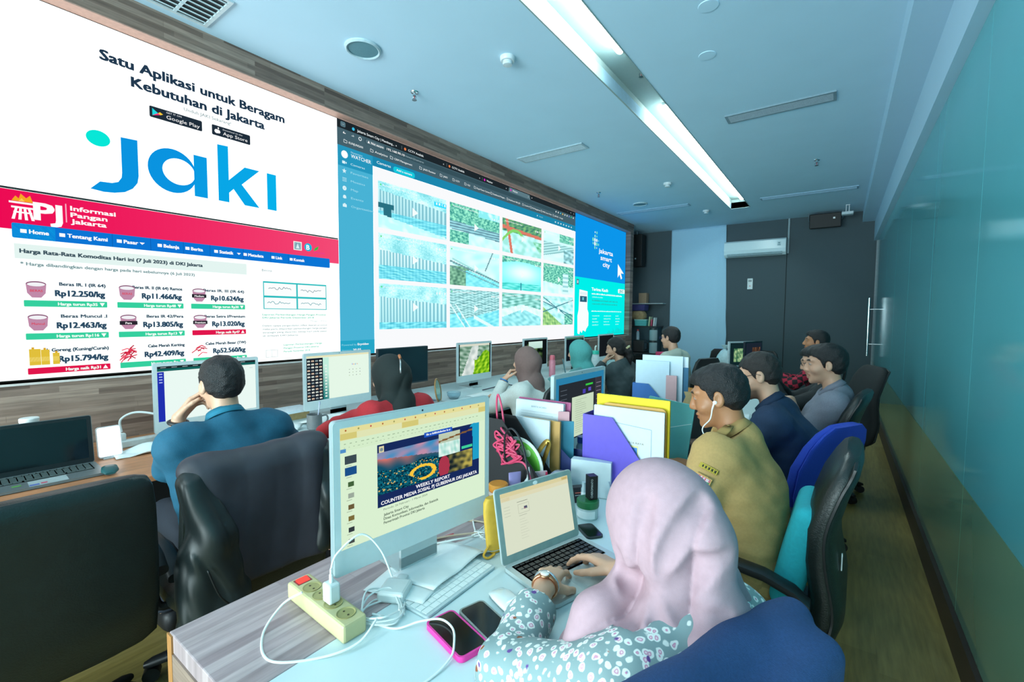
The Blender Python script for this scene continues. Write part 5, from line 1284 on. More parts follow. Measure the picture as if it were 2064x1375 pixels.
# wrist watch of the man in teal, bracelets of the woman in white, hair pieces
def wristband(P, side, name, r, w_, mat, t=.92):
    e, w2 = np.array(P['E'][side]), np.array(P['W'][side]); c = Vector(e+(w2-e)*t); ax_ = Vector(w2-e).normalized(); u = ax_.orthogonal().normalized(); v = ax_.cross(u)
    m = MB(); m.tube([c+u*r*math.cos(2*PI*i/22)+v*r*math.sin(2*PI*i/22) for i in range(22)], w_, 8, True); o = m.build(name, mat, None, True); o.parent = P['root']; return c
wristband(P1, 0, 'wrist_watch', .0335, .008, M('15181a', .5))
for k, cl in enumerate(('1f5fae', 'c0456a', '2a7fc0')): wristband(P3, 0, 'bracelet', .031, .005, M(cl, .4), .84+.06*k)
def clip(P, pts, r, name, mat):
    m = MB(); m.tube([Vector(P['HP'](*p)) for p in pts], r, 8); o = m.build(name, mat, None, True); o.parent = P['root']
clip(P2, [(-.03, -.125, .10), (-.05, -.135, .06), (-.07, -.14, .01)], .004, 'hijab_chain', M('b9c3c6', .3, .8))
clip(P2, [(-.02, -.115, .115), (-.035, -.13, .095)], .008, 'hijab_clip', M('a8643a', .4))
clip(P5, [(-.03, -.13, -.02), (.0, -.16, .0), (.03, -.14, -.03)], .012, 'hair_clip', M('b9b58a', .4))
# ---------------------------------------------------------------- computers
alu = M('b9c8ca', .35, .35, var=.02); alu_l = M('c9d8d9', .4, var=.02); glassblk = M('0c1012', .12, var=0)
def imac(label, x, y, rz, fn, w=.547, h=.405, gap=.075, group='all-in-one computers', back='a9babd', z=DZ, bz=.020, chin=.068):
    """screen faces local -y, local x is the viewer's right"""
    t = thing('desktop_computer', label, 'computer', (x, y, z), rz, group)
    part('body', M(back, .35, .3, var=.02), t)(lambda m: m.prism(rrect(w, h, .012), (0, 0, gap+h/2), (1, 0, 0), (0, 0, 1), (0, .016, 0)))
    part('bezel', alu_l, t)(lambda m: m.prism(rrect(w-.002, h-.002, .011), (0, -.0015, gap+h/2), (1, 0, 0), (0, 0, 1), (0, .002, 0)))
    def st(m):
        m.bx(-.065, .065, .016, .026, .02, gap+h*.45).prism([(-.065, .17), (.065, .17), (.065, -.035), (-.065, -.035)], (0, 0, .0), (1, 0, 0), (0, 1, 0), (0, 0, .008)).bx(-.065, .065, .016, .026, .006, .05)
    part('stand', alu, t)(st)
    sw, sh = w-2*bz, h-chin-bz
    c = Canvas((-sw/2, -.0016, gap+chin), (1, 0, 0), (0, 0, 1), .00025); fn(c, sw, sh)
    c.build('screen', ATTR('e', .44), t)
    c = Canvas((0, -.0018, 0), (1, 0, 0), (0, 0, 1), .0001); c.disc(0, gap+h-.010, .003, '2a3338'); c.build('camera_dot', ATTR('p'), t)
    return t
PG = 'd9efd0'
def scrA(c, w, h):
    c.rect(0, 0, w, h, PG).up(); c.rect(0, h*.955, w, h, 'e3dc9a').rect(0, h*.90, w, h*.955, 'dfe3b4').rect(0, h*.81, w, h*.90, 'd4ecc9').up()
    for a, b in ((.0, .09), (.36, .47), (.94, 1)): c.rect(w*a, h*.905, w*b, h*.955, 'd3c877')
    for k in range(14): c.disc(w*(.03+.07*k), h*.978, .0025, ('b06a3a', '9a9a5a', 'c05050')[k % 3])
    rs = random.Random(4)
    for k in range(30): c.rect(w*(.02+.031*k), h*.865, w*(.02+.031*k+.018*rs.uniform(.4, 1)), h*.872, '9db596').rect(w*(.02+.025*k), h*.835, w*(.02+.025*k+.014*rs.uniform(.3, 1)), h*.841, 'b0c6a8')
    c.rect(w*.0, h*.80, w*.03, h*.83, '4f8ec8')
    for k, cl in enumerate(('3b4a52', '1a4f8a', '41603a', '9aa89a', '6b5a3a', '7a6a3a', '333a40', '444a4a')):
        y = h*(.70-.095*k); sc_ = 1 if k < 2 else .5
        c.rect(w*(.055-.032*sc_), y, w*(.055+.032*sc_), y+h*.055*sc_+.004, cl); c.rect(w*.03, y-.006, w*.06, y-.004, 'aebfa8')
    x0, x1, y0, y1 = w*.205, w*.945, h*.25, h*.80
    c.rect(x0, y0, x1, y1, '172a5c'); c.up(); c.rect(w*.89, h*.42, x1, y1, '1f9fc8').disc(w*.90, h*.735, .022, '1f9fc8')
    c.rect(w*.51, h*.77, w*.72, h*.815, '1f55c0'); c.up()
    c.scrib(w*.525, h*.785, w*.18, .006, 'dfe9f5', 3)
    def city(u, v):
        cl = mixc((.10, .32, .42), (.85, .45, .42), np.clip((v-.55)*3+.3*wob2(u, v, 2, 3), 0, 1)); cl = np.where((v > .85-.2*u)[:, None], mixc((.25, .55, .75), (.75, .55, .65), .5+.5*wob2(u, v*2, 2, 6)), cl)
        k = v < .55+.05*wob2(u, v*0, 3, 2); hs_ = hsh(np.floor(u*60), np.floor(v*44), 2)
        cl = np.where(k[:, None], mixc((.03, .13, .20), (.12, .55, .62), hs_*.9), cl); cl = np.where((k & (hs_ > .94))[:, None], np.array((.85, .72, .40)), cl)
        d = np.abs(np.sqrt((u-.72)**2+(v-.25)**2*1.4)-.2); cl = np.where(((d < .035) & (u+v > .75))[:, None], np.array((.98, .78, .25)), cl)
        return cl
    c.pic(x0, h*.36, w*.615, h*.73, 90, 60, city)
    def room(u, v):
        cl = mixc((.55, .66, .58), (.75, .80, .70), v); cl = np.where(((v < .78-.25*u*0) & (v > .45) & (u < .62))[:, None], mixc((.62, .85, .80), (.92, .98, .95), .5+.5*wob2(u, v, 6, 3)), cl)
        cl = np.where(((u > .62) & (v > .45))[:, None], np.array((.10, .16, .38)), cl); cl = np.where(((u > .66) & (v > .50) & (v < .57))[:, None], np.array((.25, .8, .6)), cl)
        cl = np.where((v < .45)[:, None], mixc((.12, .16, .18), (.72, .66, .32), np.clip(u*1.1-.2+.4*wob2(u, v, 5, 5), 0, 1)), cl)
        cl = np.where((((u-.15)/.16)**2+((v-.2)/.26)**2 < 1)[:, None], np.array((.66, .22, .30)), cl); cl = np.where((np.abs(v-.82-.12*u) < .02)[:, None], np.array((.5, .36, .22)), cl); return cl
    c.pic(w*.615, h*.36, w*.885, h*.77, 60, 44, room); c.up()
    c.rect(w*.215, h*.73, w*.245, h*.785, 'd9d2a8').disc(w*.23, h*.755, .005, '3a6f8a')
    c.text('WEEKLY REPORT', w*.575, h*.315, .0105, 'f4f6fa', .02, 'c', w=w*.25).text('COUNTER MEDIA SOSIAL PJ GUBERNUR DKI JAKARTA', w*.575, h*.268, .0105, 'f4f6fa', .02, 'c', w=w*.70)
    c.text('Periode: 26 Februari - 1 Maret 2024', w*.24, h*.215, .006, '5a7264', .0, w=w*.29)
    for k, (s_, q_) in enumerate((('Jakarta Smart City', .16), ('Dinas Komunikasi, Informatika, dan Statistik', .37), ('Pemerintah Provinsi DKI Jakarta', .27))): c.text(s_, w*.24, h*(.165-.036*k), .0075, '2a4238', .012, w=w*q_)
imac('silver all-in-one computer in the foreground showing a weekly report slide', -.984, .912, 1.45, scrA, back='9fb2b6', gap=.085)
def scr1(c, w, h):
    c.rect(0, 0, w, h, 'e9f8f2').up(); c.rect(0, h*.955, w, h, '1d2a2e').rect(0, h*.91, w, h*.955, '14625c').rect(0, 0, w*.06, h*.90, '1f2fae').rect(.93*w, h*.84, w*.97, h*.845, '9ab'); c.up()
    for k in range(9): c.rect(w*(.03+.1*k), h*.972, w*(.08+.1*k), h*.98, 'c0d0d4')
    for k in range(4): c.rect(w*.015, h*(.85-.05*k), w*.045, h*(.87-.05*k), 'a9b9f0')
W1 = (PI/2)
imac('all-in-one computer with a blank white page in front of the man in teal', -3.17, 1.17, W1, scr1, w=.58, h=.41, gap=.06)
def scr2(c, w, h):
    c.rect(0, 0, w, h, 'e4f6e6').up(); c.rect(0, h*.96, w, h, 'e6e2b8').rect(0, 0, w*.24, h*.95, '111a26').pic(w*.24, 0, w*.33, h*.95, 3, 24, lambda u, v: mixc((.10, .42, .42), (.75, .93, .86), np.clip(v*1.2+.3*u, 0, 1))); c.up()
    for i in range(4):
        for j in range(13): c.rect(w*(.012+.058*i), h*(.03+.07*j), w*(.050+.058*i), h*(.065+.07*j), ('d9e6dc', 'f2f2e6', '8fa0a4', 'e6c9b0')[(i*7+j*3) % 4]).rect(w*(.022+.058*i), h*(.035+.07*j), w*(.042+.058*i), h*(.05+.07*j), '3a4a52')
    for j in range(11): c.rect(w*.27, h*(.05+.07*j), w*.30, h*(.085+.07*j), 'e3f3ea')
    for i, (ch, cl) in enumerate(zip('Google', ('4285f4', 'ea4335', 'fbbc05', '4285f4', '34a853', 'ea4335'))): c.text(ch, w*(.70+.018*i), h*.73, .011, cl, .01)
    for i in range(4):
        for j in range(3): c.disc(w*(.66+.06*i), h*(.62-.07*j), .003, ('7a8a84', '556', '9a7')[(i+j) % 3])
imac('all-in-one computer with file grid and search page beside the grey mug', -3.03, 1.98, W1, scr2, w=.56, h=.41, gap=.07)
def road(c, w, h):
    def f(u, v):
        cl = mixc((.28, .45, .35), (.72, .82, .76), .5+.5*wob2(u, v, 5, 71)); k = np.abs(u-.28-.25*v+.3*(1-v)*0) < .10+.12*(1-v); cl = np.where(k[:, None], mixc((.72, .78, .76), (.95, .97, .95), .5+.5*wob2(u, v, 3, 4)), cl)
        k = (u > .42+.2*np.sin(v*5)*.3) & (v < .62+.15*np.sin(u*9)); cl = np.where(k[:, None], mixc((.28, .55, .08), (.72, .90, .22), .5+.5*wob2(u, v, 6, 8)), cl); return np.where((v > .93)[:, None], np.array((.85, .85, .78)), cl)
    c.rect(0, 0, w, h, '10181a').up(); c.pic(w*.03, 0, w*.96, h, 44, 30, f)
imac('all-in-one computer showing a green roadside camera view', -3.08, 3.60, W1, road)
def night(c, w, h):
    c.rect(0, 0, w, h, '0e1416').up(); c.pic(w*.12, h*.05, w*.80, h*.93, 34, 26, lambda u, v: np.where(((v > .7) & (u > .1))[:, None], mixc((.55, .72, .66), (.8, .92, .88), v), mixc((.05, .09, .07), (.42, .55, .32), np.clip(.35+.5*wob2(u, v, 3, 5)-.3*np.abs(u-.4), 0, 1))))
imac('all-in-one computer showing a dark tree-lined camera view', -3.05, 4.72, W1, night)
def dim(c, w, h): c.rect(0, 0, w, h, '101820').up(); c.rect(0, h*.93, w, h, '3f6f5a').rect(w*.55, h*.1, w*.9, h*.7, '1f3440')
imac('all-in-one computer behind the teal hijab', -2.98, 5.62, W1, dim)
imac('all-in-one computer with black screen farthest along the wall desk', -2.93, 6.55, W1, lambda c, w, h: c.rect(0, 0, w, h, '14191d'))
def scrB(c, w, h):
    c.rect(0, 0, w, h, '2a7fa8').up(); c.rect(w*.05, 0, w*.95, h*.90, '262c33').rect(w*.80, 0, w*.95, h*.9, '4b4552'); c.up()
    c.rect(w*.30, h*.02, w*.76, h*.66, 'c9dcc0').rect(w*.58, h*.80, w*.74, h*.83, '39c845').rect(w*.52, h*.68, w*.58, h*.75, '4a3fae').rect(w*.64, h*.70, w*.70, h*.76, '5f4fc0'); c.up()
    rs = random.Random(6)
    for k in range(16): c.rect(w*(.36+.02*rs.random()), h*(.60-.035*k), w*(.44+.2*rs.random()), h*(.605-.035*k), '8fa28a')
    for k in range(10): c.rect(w*.82, h*(.80-.07*k), w*.93, h*(.81-.07*k), '8a7f92').rect(w*.08, h*(.80-.07*k), w*.2, h*(.81-.07*k), '56606a')
imac('all-in-one computer with a dark editing window behind the purple file holder', -1.065, 2.085, W1-.02, scrB)
t = thing('computer_monitor', 'black switched-off monitor right of the search page computer', 'monitor', (-3.15, 2.71, DZ), W1)
part('housing', M('2a3a40', .4), t)(lambda m: m.prism(rrect(.57, .335, .006), (0, 0, .30), (1, 0, 0), (0, 0, 1), (0, .03, 0)))
part('screen', M('1b3038', .15, var=0), t)(lambda m: m.bx(-.275, .275, -.002, .0, .145, .46))
part('stand', M('15191b', .5), t)(lambda m: m.cyl((0, .02, .01), (0, .02, .2), .02).bx(-.11, .11, -.06, .1, 0, .012))
# ---- laptops
def laptop(label, x, y, rz, w, d, lid, ang, body='b9c6c6', bezel='7f9a98', keyc='23292c', fn=None, deck=None, z=DZ, word=None):
    """hinge centre at the origin; user sits on local -y"""
    t = thing('laptop', label, 'laptop', (x, y, z), rz, 'laptops'); bm_ = M(body, .35, .3, var=.02)
    part('base', bm_, t)(lambda m: m.prism(rrect(w, d, .012), (0, -d/2, .003), (1, 0, 0), (0, 1, 0), (0, 0, .011)))
    def keys(m):
        kw = w*.86/13
        for r in range(6):
            yy = -d*.10-r*d*.082; n = 14 if r == 0 else 13
            if r == 5:
                for a, b in ((-.43, -.20), (-.185, .17), (.185, .43)):
                    kk = max(1, round((b-a)/.075)) if abs(a+.185) > .01 else 1
                    for q in range(kk): m.bx(w*(a+(b-a)*q/kk)+.001, w*(a+(b-a)*(q+1)/kk)-.001, yy-d*.034, yy+d*.034, .0138, .0156)
            else:
                st_ = w*.86/n; offs = (0, 0, .004, .006, .01)[r]
                for k in range(n): m.bx(-w*.43+k*st_+.0021, -w*.43+(k+1)*st_-.0021, yy-d*(.030 if r else .015), yy+d*(.030 if r else .015), .0138, .0156)
    part('keyboard_well', M(deck or 'b9c6c6', .45), t)(lambda m: m.bx(-w*.44, w*.44, -d*.575, -d*.06, .0135, .0140))
    part('keys', M(keyc, .45), t)(keys)
    part('trackpad', M('a9b8b9', .3), t)(lambda m: m.bx(-w*.165, w*.165, -d*.97, -d*.62, .0138, .0143))
    u = Vector((0, math.sin(ang), math.cos(ang))); n = Vector((0, -math.cos(ang), math.sin(ang)))   # lid up, lid normal to the user
    L_ = part('lid', bm_, t)(lambda m: m.prism(rrect(w, lid, .010), Vector((0, .004, .012))+u*lid/2-n*.006, (1, 0, 0), u, n*.006))
    part('screen_frame', M(bezel, .35), t)(lambda m: m.prism(rrect(w-.004, lid-.004, .009), Vector((0, .004, .012))+u*lid/2, (1, 0, 0), u, n*.0006))
    bzl = .019; sw, sh = w-2*bzl, lid-bzl*2.2
    o = Vector((-sw/2, .004, .012))+u*(bzl*1.3)+n*.0008
    c = Canvas(o, (1, 0, 0), u, .0002)
    (fn or (lambda c, w_, h_: c.rect(0, 0, w_, h_, '101417')))(c, sw, sh)
    c.build('screen', ATTR('e', .44) if fn else M('0b1013', .08, var=0), t)
    if word:
        c = Canvas(Vector((0, .004, .012))+u*.009+n*.0008, (1, 0, 0), u, .0002); c.text(word, 0, -.002, .004, '4b5f60', .0, 'c'); c.build('lettering', ATTR('p'), t)
    return t, u, n
def scrL(c, w, h):
    c.rect(0, 0, w, h, 'd9dfc8').up(); c.rect(0, h*.93, w, h, 'd8cfa0').rect(0, h*.86, w, h*.93, 'dcd8b6').rect(w*.01, h*.865, w*.12, h*.92, 'c9a95a').rect(w*.9, h*.94, w*.99, h*.985, 'c0a860'); c.up()
    for k in range(4): c.rect(w*.03, h*(.76-.05*k), w*.11, h*(.764-.05*k), 'a3ab98')
    c.rect(w*.21, h*.79, w*.36, h*.797, '6d766a').rect(w*.26, h*.66, w*.35, h*.66+.0015, '9aa').rect(w*.30, h*.655, w*.345, h*.70, '4a4f6a').rect(w*.30, h*.655, w*.32, h*.675, 'a04a5a')
    c.line([(w*.22, h*.75), (w*.37, h*.75), (w*.37, h*.60), (w*.22, h*.60), (w*.22, h*.75)], .0012, 'b6bba8')
    c.rect(w*.22, h*.56, w*.33, h*.565, '8a9386')
    for k in range(8): c.rect(w*.22, h*(.50-.045*k), w*(.30+.02*(k % 3)), h*(.503-.045*k), 'a9b0a0')
lt, lu, ln = laptop('silver laptop the woman in the lilac hijab is typing on', -.735, 1.20, 1.285, .325, .225, .222, .22, fn=scrL, word='notebook'[:0] or None)
c = Canvas(Vector((-.02, .004, .012))+lu*.205+ln*.0008, (1, 0, 0), lu, .0002); c.disc(0.02, .006, .010, 'd5e2e2', ry=.006); c.build('sticker', ATTR('p'), lt)
def stick(c_, lst):
    for x, y, w_, h_, cl in lst: c_.rect(x, y, x+w_, y+h_, cl)
t, _, _ = laptop('dark-screened grey laptop on the orange desk at the left edge', -3.01, .40, 1.53, .37, .245, .235, .20, body='6f7a7c', bezel='14191b', keyc='52605f', deck='646f70')
c = Canvas((-.18, -.235, .0145), (1, 0, 0), (0, 1, 0), .0003); stick(c, [(.0, .01, .035, .025, 'c9d0e0'), (.07, .035, .028, .02, '5a9a4a'), (.12, .005, .03, .02, '4a62b0'), (.155, .012, .02, .02, 'c0506a')]); c.build('stickers', ATTR('p'), t)
laptop('grey laptop with pale-blue keys in front of the black monitor', -2.98, 2.66, 1.45, .34, .24, .02, .2, body='a3b0b4', keyc='3f7fae', deck='6f8794')
laptop('black laptop opened toward the man in beige by the shelf corner', -2.15, 5.55, PI+.55, .40, .25, .27, .25, body='1a2022', bezel='12181a', keyc='2a3032', deck='20282a', z=DZ)
def scrP(c, w, h): c.rect(0, 0, w, h, '3a4a52').up(); c.rect(w*.1, h*.1, w*.9, h*.9, 'd6e2dc')
laptop('silver laptop on the desk before the man in checked shirt', -.70, 5.15, 1.5, .32, .22, .2, .5, fn=scrP)
# ---------------------------------------------------------------- things on the foreground desk
cream = M('c2bb8c', .45, var=.04)
t = thing('power_strip', 'cream power strip with red lit switch at the desk edge', 'power strip', (-1.03, .622, DZ), -.05)
part('housing', cream, t)(lambda m: m.box((0, 0, .022), (.275, .062, .044), None, .006))
part('switch', EM('ff3a34', 1.2, False), t)(lambda m: m.box((-.113, 0, .045), (.022, .030, .006), rotm(ry=.15), .002))
part('switch_frame', M('7a3030', .5), t)(lambda m: m.bx(-.128, -.098, -.019, .019, .043, .0448))
for k, x in enumerate((-.065, -.015, .04, .098)):
    s_ = part('socket', M('a59d66', .55), t, True)(lambda m: m.lathe((x, 0, .0), [(.021, .0442), (.0225, .0462), (.0205, .0458), (.0195, .0446), (0, .0445)], 24))
    h_ = part('socket_hole', M('4a452c', .7), t, True)(lambda m: m.lathe((x-.0095, 0, .0447), [(0, 0), (.0028, 0), (.0028, .0004), (0, .0004)], 10).lathe((x+.0095, 0, .0447), [(0, 0), (.0028, 0), (.0028, .0004), (0, .0004)], 10)); h_.parent = s_
wplast = M('d5dedd', .35, var=.02)
t = thing('usb_charger', 'white plug-in phone charger standing in the cream power strip', 'charger', (-1.0, .622, DZ+.046), -.05)
part('body', wplast, t)(lambda m: m.box((0, 0, .024), (.036, .030, .048), None, .005))
part('cable_plug', wplast, t, True)(lambda m: m.box((0, 0, .058), (.012, .008, .022), None, .003).cyl((0, 0, .065), (0, 0, .082), .0035))
wht = M('dfe7e6', .5, var=.02)
def cable(name, label, pts, r, mat, group='white charging cables', n=10, cat='cable'):
    return tag(single(name, label, cat, mat, lambda m: m.tube(catmull(pts, n), r, 8), smooth=True), group=group)
z0 = DZ+.003
cable('charging_cable', 'white cable looping from charger in the power strip to the pink phone', [(-1.0, .622, DZ+.128), (-1.0, .64, .90), (-.985, .70, .93), (-.96, .74, .88), (-.945, .765, .80)], .0026, wht)
cable('charging_cable', 'white cable curling around the front of the cream power strip', [(-1.07, .585, .80), (-1.10, .55, .775), (-1.075, .49, z0), (-.98, .46, z0), (-.90, .53, z0), (-.86, .60, z0+.01), (-.87, .66, z0+.03), (-.90, .70, z0), (-.93, .69, z0)], .0028, wht)
cable('charging_cable', 'white cable crossing over the pink-cased phone', [(-.90, .67, z0), (-.84, .69, z0), (-.80, .73, z0+.012), (-.76, .76, z0+.0175), (-.715, .755, z0+.0175), (-.678, .722, z0+.0175), (-.662, .69, z0+.006), (-.665, .62, z0), (-.70, .50, z0)], .0026, wht)
cable('charging_cable', 'white cable plugged into the bottom of the pink-cased phone', [(-.615, .735, z0+.005), (-.58, .70, z0), (-.56, .62, z0), (-.60, .52, z0)], .0024, wht)
rs = random.Random(12)
for q, lb in ((.0, 'coil of white cable beside the white adapter on desk'), (.5, 'loose white earphone wire tangled by the keyboard corner')):
    pts = [(-.91+.055*math.cos(a*1.1+q)+.012*rs.uniform(-1, 1), .71+.05*math.sin(a*1.1+q)+.012*rs.uniform(-1, 1), z0+.004+.035*rs.random()*(q == 0)) for a in range(14)]
    cable('cable_coil', lb, pts, .0022, wht)
cable('cable', 'long beige cable behind the foreground computer stand', [(-1.12, .98, z0), (-1.06, 1.08, z0+.004), (-.99, 1.15, z0+.01), (-.945, 1.20, z0), (-.97, 1.26, z0), (-1.06, 1.24, z0), (-1.12, 1.20, z0)], .0035, M('b9aa94', .5), 'cables behind the foreground computer')
cable('cable', 'white cable arching behind the foreground computer stand', [(-1.09, .98, z0), (-1.0, 1.06, z0+.02), (-.98, 1.14, z0+.01), (-1.05, 1.22, z0), (-1.13, 1.30, z0)], .003, wht, 'cables behind the foreground computer')
cable('cable', 'short red cable lying behind the foreground computer', [(-1.12, 1.03, z0), (-1.08, 1.06, z0), (-1.055, 1.12, z0)], .003, M('c93a4a', .5), 'cables behind the foreground computer')
pts = [(-.955+.035*math.cos(a*2.1)*rs.uniform(.6, 1.1), 1.165+.04*math.sin(a*1.9)*rs.uniform(.6, 1.1), z0+.03*rs.random()) for a in range(26)]
cable('earphone_wires', 'knot of thin white earphone wires left of the yellow pouch', pts, .0016, wht, n=6)
t = thing('power_adapter', 'white square laptop power adapter on the desk edge', 'adapter', (-.945, .775, DZ), .5)
part('body', wplast, t)(lambda m: m.box((0, 0, .016), (.075, .075, .030), None, .008))
part('plug', wplast, t, True)(lambda m: m.box((-.0, .05, .014), (.03, .035, .024), None, .006))
def kb(m):
    for r in range(5):
        n = 14 if r < 4 else 10
        for k in range(n): m.bx(-.137+k*.274/n+.001, -.137+(k+1)*.274/n-.001, .050-r*.0205-.0175, .050-r*.0205, .0075, .0092)
t = thing('keyboard', 'slim white keyboard partly under papers before the foreground computer', 'keyboard', (-.865, .90, DZ), PI/2+.02)
part('base', M('b6c7cb', .4), t)(lambda m: m.prism(rrect(.285, .118, .01), (0, 0, .002), (1, 0, 0), (0, 1, 0), (0, 0, .006)))
part('keys', M('dbe6e6', .4, var=.01), t)(kb)
def sheet(name, label, x, y, rz, w_, h_, z=DZ+.002, col='e3ebeb', cr=.012, seed=1, group='loose papers on desk', cat='paper', thick=.0006, bendx=0):
    def f(u, v):
        a, b = (u-.5)*w_, (v-.5)*h_
        zz = abs(cr*wob2(np.float64(u), np.float64(v), .7, seed))*(.2+u)+bendx*max(0, u-.6)**2
        return Vector((a*math.cos(rz)-b*math.sin(rz)+x, a*math.sin(rz)+b*math.cos(rz)+y, z+zz))
    return tag(single(name, label, cat, M(col, .7, var=.02), lambda m: m.grid(f, 14, 14), smooth=True, solid=thick), group=group)
sheet('paper', 'white sheet lying over the far end of the slim keyboard', -.945, .945, .1, .15, .24, DZ+.014, seed=2, cr=.006)
sheet('paper', 'white sheet in front of the foreground computer stand', -.975, .90, .25, .19, .29, DZ+.004, seed=3, cr=.008)
sheet('paper', 'crumpled white paper beneath the knot of earphone wires', -.93, 1.10, -.3, .13, .16, DZ+.003, seed=4, cr=.014, col='cbd8da')
t = thing('mouse', 'white low-profile mouse left of the silver laptop', 'mouse', (-.685, .925, DZ), 1.2)
part('shell', M('dbe7e8', .12, var=0, coat=.6), t, True)(lambda m: m.loft([((0, y, .006+h_*.5), (w_, 0, 0), (0, 0, h_*.5+.002)) for y, w_, h_ in ((-.056, .015, .004), (-.05, .024, .012), (-.02, .029, .019), (.02, .029, .017), (.048, .024, .009), (.056, .014, .003))], 20, 2.4))
part('foot', M('8fa3a8', .5), t)(lambda m: m.bx(-.022, .022, -.048, .048, .0005, .005))
def phone(label, x, y, rz, case, l=.155, w_=.076, th=.010, scr='0b0e10', tilt=None, z=DZ, group='phones', rough=.4):
    t = thing('smartphone', label, 'phone', (x, y, z), rz, group)
    part('case', M(case, rough, var=.02), t, True, angle=.5)(lambda m: m.prism(rrect(w_, l, .014), (0, 0, .0005), (1, 0, 0), (0, 1, 0), (0, 0, th)))
    part('screen', M(scr, .16, var=0), t)(lambda m: m.prism(rrect(w_-.010, l-.010, .010), (0, 0, th), (1, 0, 0), (0, 1, 0), (0, 0, .0008)))
    return t
phone('phone in a bright pink case on the desk corner', -.705, .757, 1.33+PI, 'e0369a', th=.013, w_=.080)
phone('dark phone with grey case beside the pink-cased phone', -.675, .835, 1.28+PI, '8a9490', scr='161c20')
phone('small black phone lying behind the green-lidded jar', -.685, 1.42, .9, '2a3134', l=.10, w_=.062, th=.007)
# yellow pouch behind the laptop lid
t = thing('pouch', 'yellow pouch propped behind the laptop lid', 'pouch', (-.855, 1.135, DZ), 1.285)
part('body', M('d3a93a', .6, var=.08), t, True)(lambda m: m.loft([((0, .035*z/.2+.01, z), (w_, 0, 0), (0, .013, 0)) for z, w_ in ((.002, .04), (.02, .05), (.12, .05), (.155, .046), (.168, .035))], 20, 3.5))
part('strap', M('c79a30', .6), t, True)(lambda m: m.tube(catmull([(-.055, .0, .03), (-.075, -.005, .012), (-.065, -.015, .004), (-.04, -.015, .01)], 5), .004, 6))
# toiletries behind the laptop
G2 = 'toiletries behind the laptop'
t = thing('jar', 'round jar with orange lid beside the foreground computer', 'jar', (-1.075, 1.40, DZ), 0, G2)
part('body', M('b8743c', .2, var=.2, scale=30), t, True)(lambda m: m.lathe((0, 0, 0), [(0, 0), (.034, 0), (.038, .01), (.038, .06), (.034, .068), (0, .068)], 28))
part('lid', M('c9862e', .45), t, True)(lambda m: m.lathe((0, 0, .068), [(0, 0), (.037, 0), (.039, .004), (.039, .022), (.035, .026), (0, .026)], 28))
part('band', M('b9aa9a', .4), t, True)(lambda m: m.lathe((0, 0, .05), [(.0385, 0), (.0392, .002), (.0392, .012), (.0385, .014)], 28))
def tubeth(name, label, x, y, rz, w_, h_, col, capc=None, nozzle=False, lab=None, z=DZ, lean=0):
    t = thing(name, label, 'tube', (x, y, z), rz, G2)
    b0 = .022 if not nozzle else 0
    if not nozzle:
        part('cap', M(capc or 'd9e2e6', .4), t, True)(lambda m: m.lathe((0, 0, 0), [(0, 0), (w_*.36, 0), (w_*.36, .022), (0, .022)], 20))
        part('body', M(col, .4, var=.03), t, True)(lambda m: m.loft([((0, lean*z_, z_), (ww, 0, 0), (0, tt, 0)) for z_, ww, tt in ((.022, w_*.4, w_*.36), (.05, w_*.46, w_*.3), (h_*.7, w_*.5, w_*.14), (h_-.008, w_*.52, .004), (h_, w_*.52, .002))], 20, 2.2))
    else:
        part('body', M(col, .4, var=.03), t, True)(lambda m: m.loft([((0, 0, z_), (ww, 0, 0), (0, tt, 0)) for z_, ww, tt in ((0, w_*.5, .003), (.01, w_*.5, .006), (h_*.55, w_*.48, .014), (h_*.66, w_*.2, .010))], 20, 2.4))
        part('nozzle', M(capc or 'd9e6e6', .35), t, True)(lambda m: m.lathe((0, 0, h_*.66), [(0, 0), (.009, 0), (.006, h_*.2), (.002, h_*.34), (0, h_*.34)], 16))
    if lab:
        c = Canvas((-w_*.36, -w_*.36-.002, h_*.2), (1, 0, 0), (0, 0, 1), .0003); c.rect(0, 0, w_*.72, h_*.4, lab); c.up()
        for k in range(4): c.rect(w_*.08, h_*(.32-.07*k), w_*(.6-.1*(k % 2)), h_*(.335-.07*k), '8a8fa0')
        c.build('label', ATTR('p'), t)
    return t
tubeth('lotion_tube', 'lilac tube of lotion standing behind the laptop lid', -1.045, 1.47, 1.0, .052, .125, '9d93c9', '8f86bd', lab='e4e4ee')
tubeth('nozzle_tube', 'white tube with pointed nozzle behind the laptop lid', -1.01, 1.52, 1.0, .048, .14, 'c9d9d9', nozzle=True)
t = thing('sachet', 'pale pink packet with red edge behind the laptop', 'packet', (-.975, 1.555, DZ), .95, G2)
part('packet', M('d3b3ba', .5, var=.04), t)(lambda m: m.box((0, 0, .06), (.058, .010, .118), rotm(rx=-.05), .002))
c = Canvas((-.029, -.0085, .005), (1, 0, 0), (0, .05, 1), .0003); c.rect(.049, 0, .058, .11, 'd8345a')
for k, w_ in enumerate((.036, .03, .036, .025, .03)): c.rect(.006, .085-.014*k, .006+w_, .089-.014*k, 'b05a70')
c.build('print', ATTR('p'), t)
clear = M('d0e0e8', .05, var=0, trans=.85)
t = thing('plastic_cup', 'clear plastic cup with domed lid among the toiletries', 'cup', (-.905, 1.59, DZ), 0, G2)
part('cup', clear, t, True)(lambda m: m.lathe((0, 0, 0), [(0, 0), (.034, 0), (.046, .085), (.044, .085), (.032, .003), (0, .003)], 28))
part('lid', M('c4cfe0', .12, var=0, trans=.6), t, True)(lambda m: m.lathe((0, 0, .085), [(.049, 0), (.050, .006), (.044, .010), (.038, .026), (.024, .038), (0, .042)], 28))
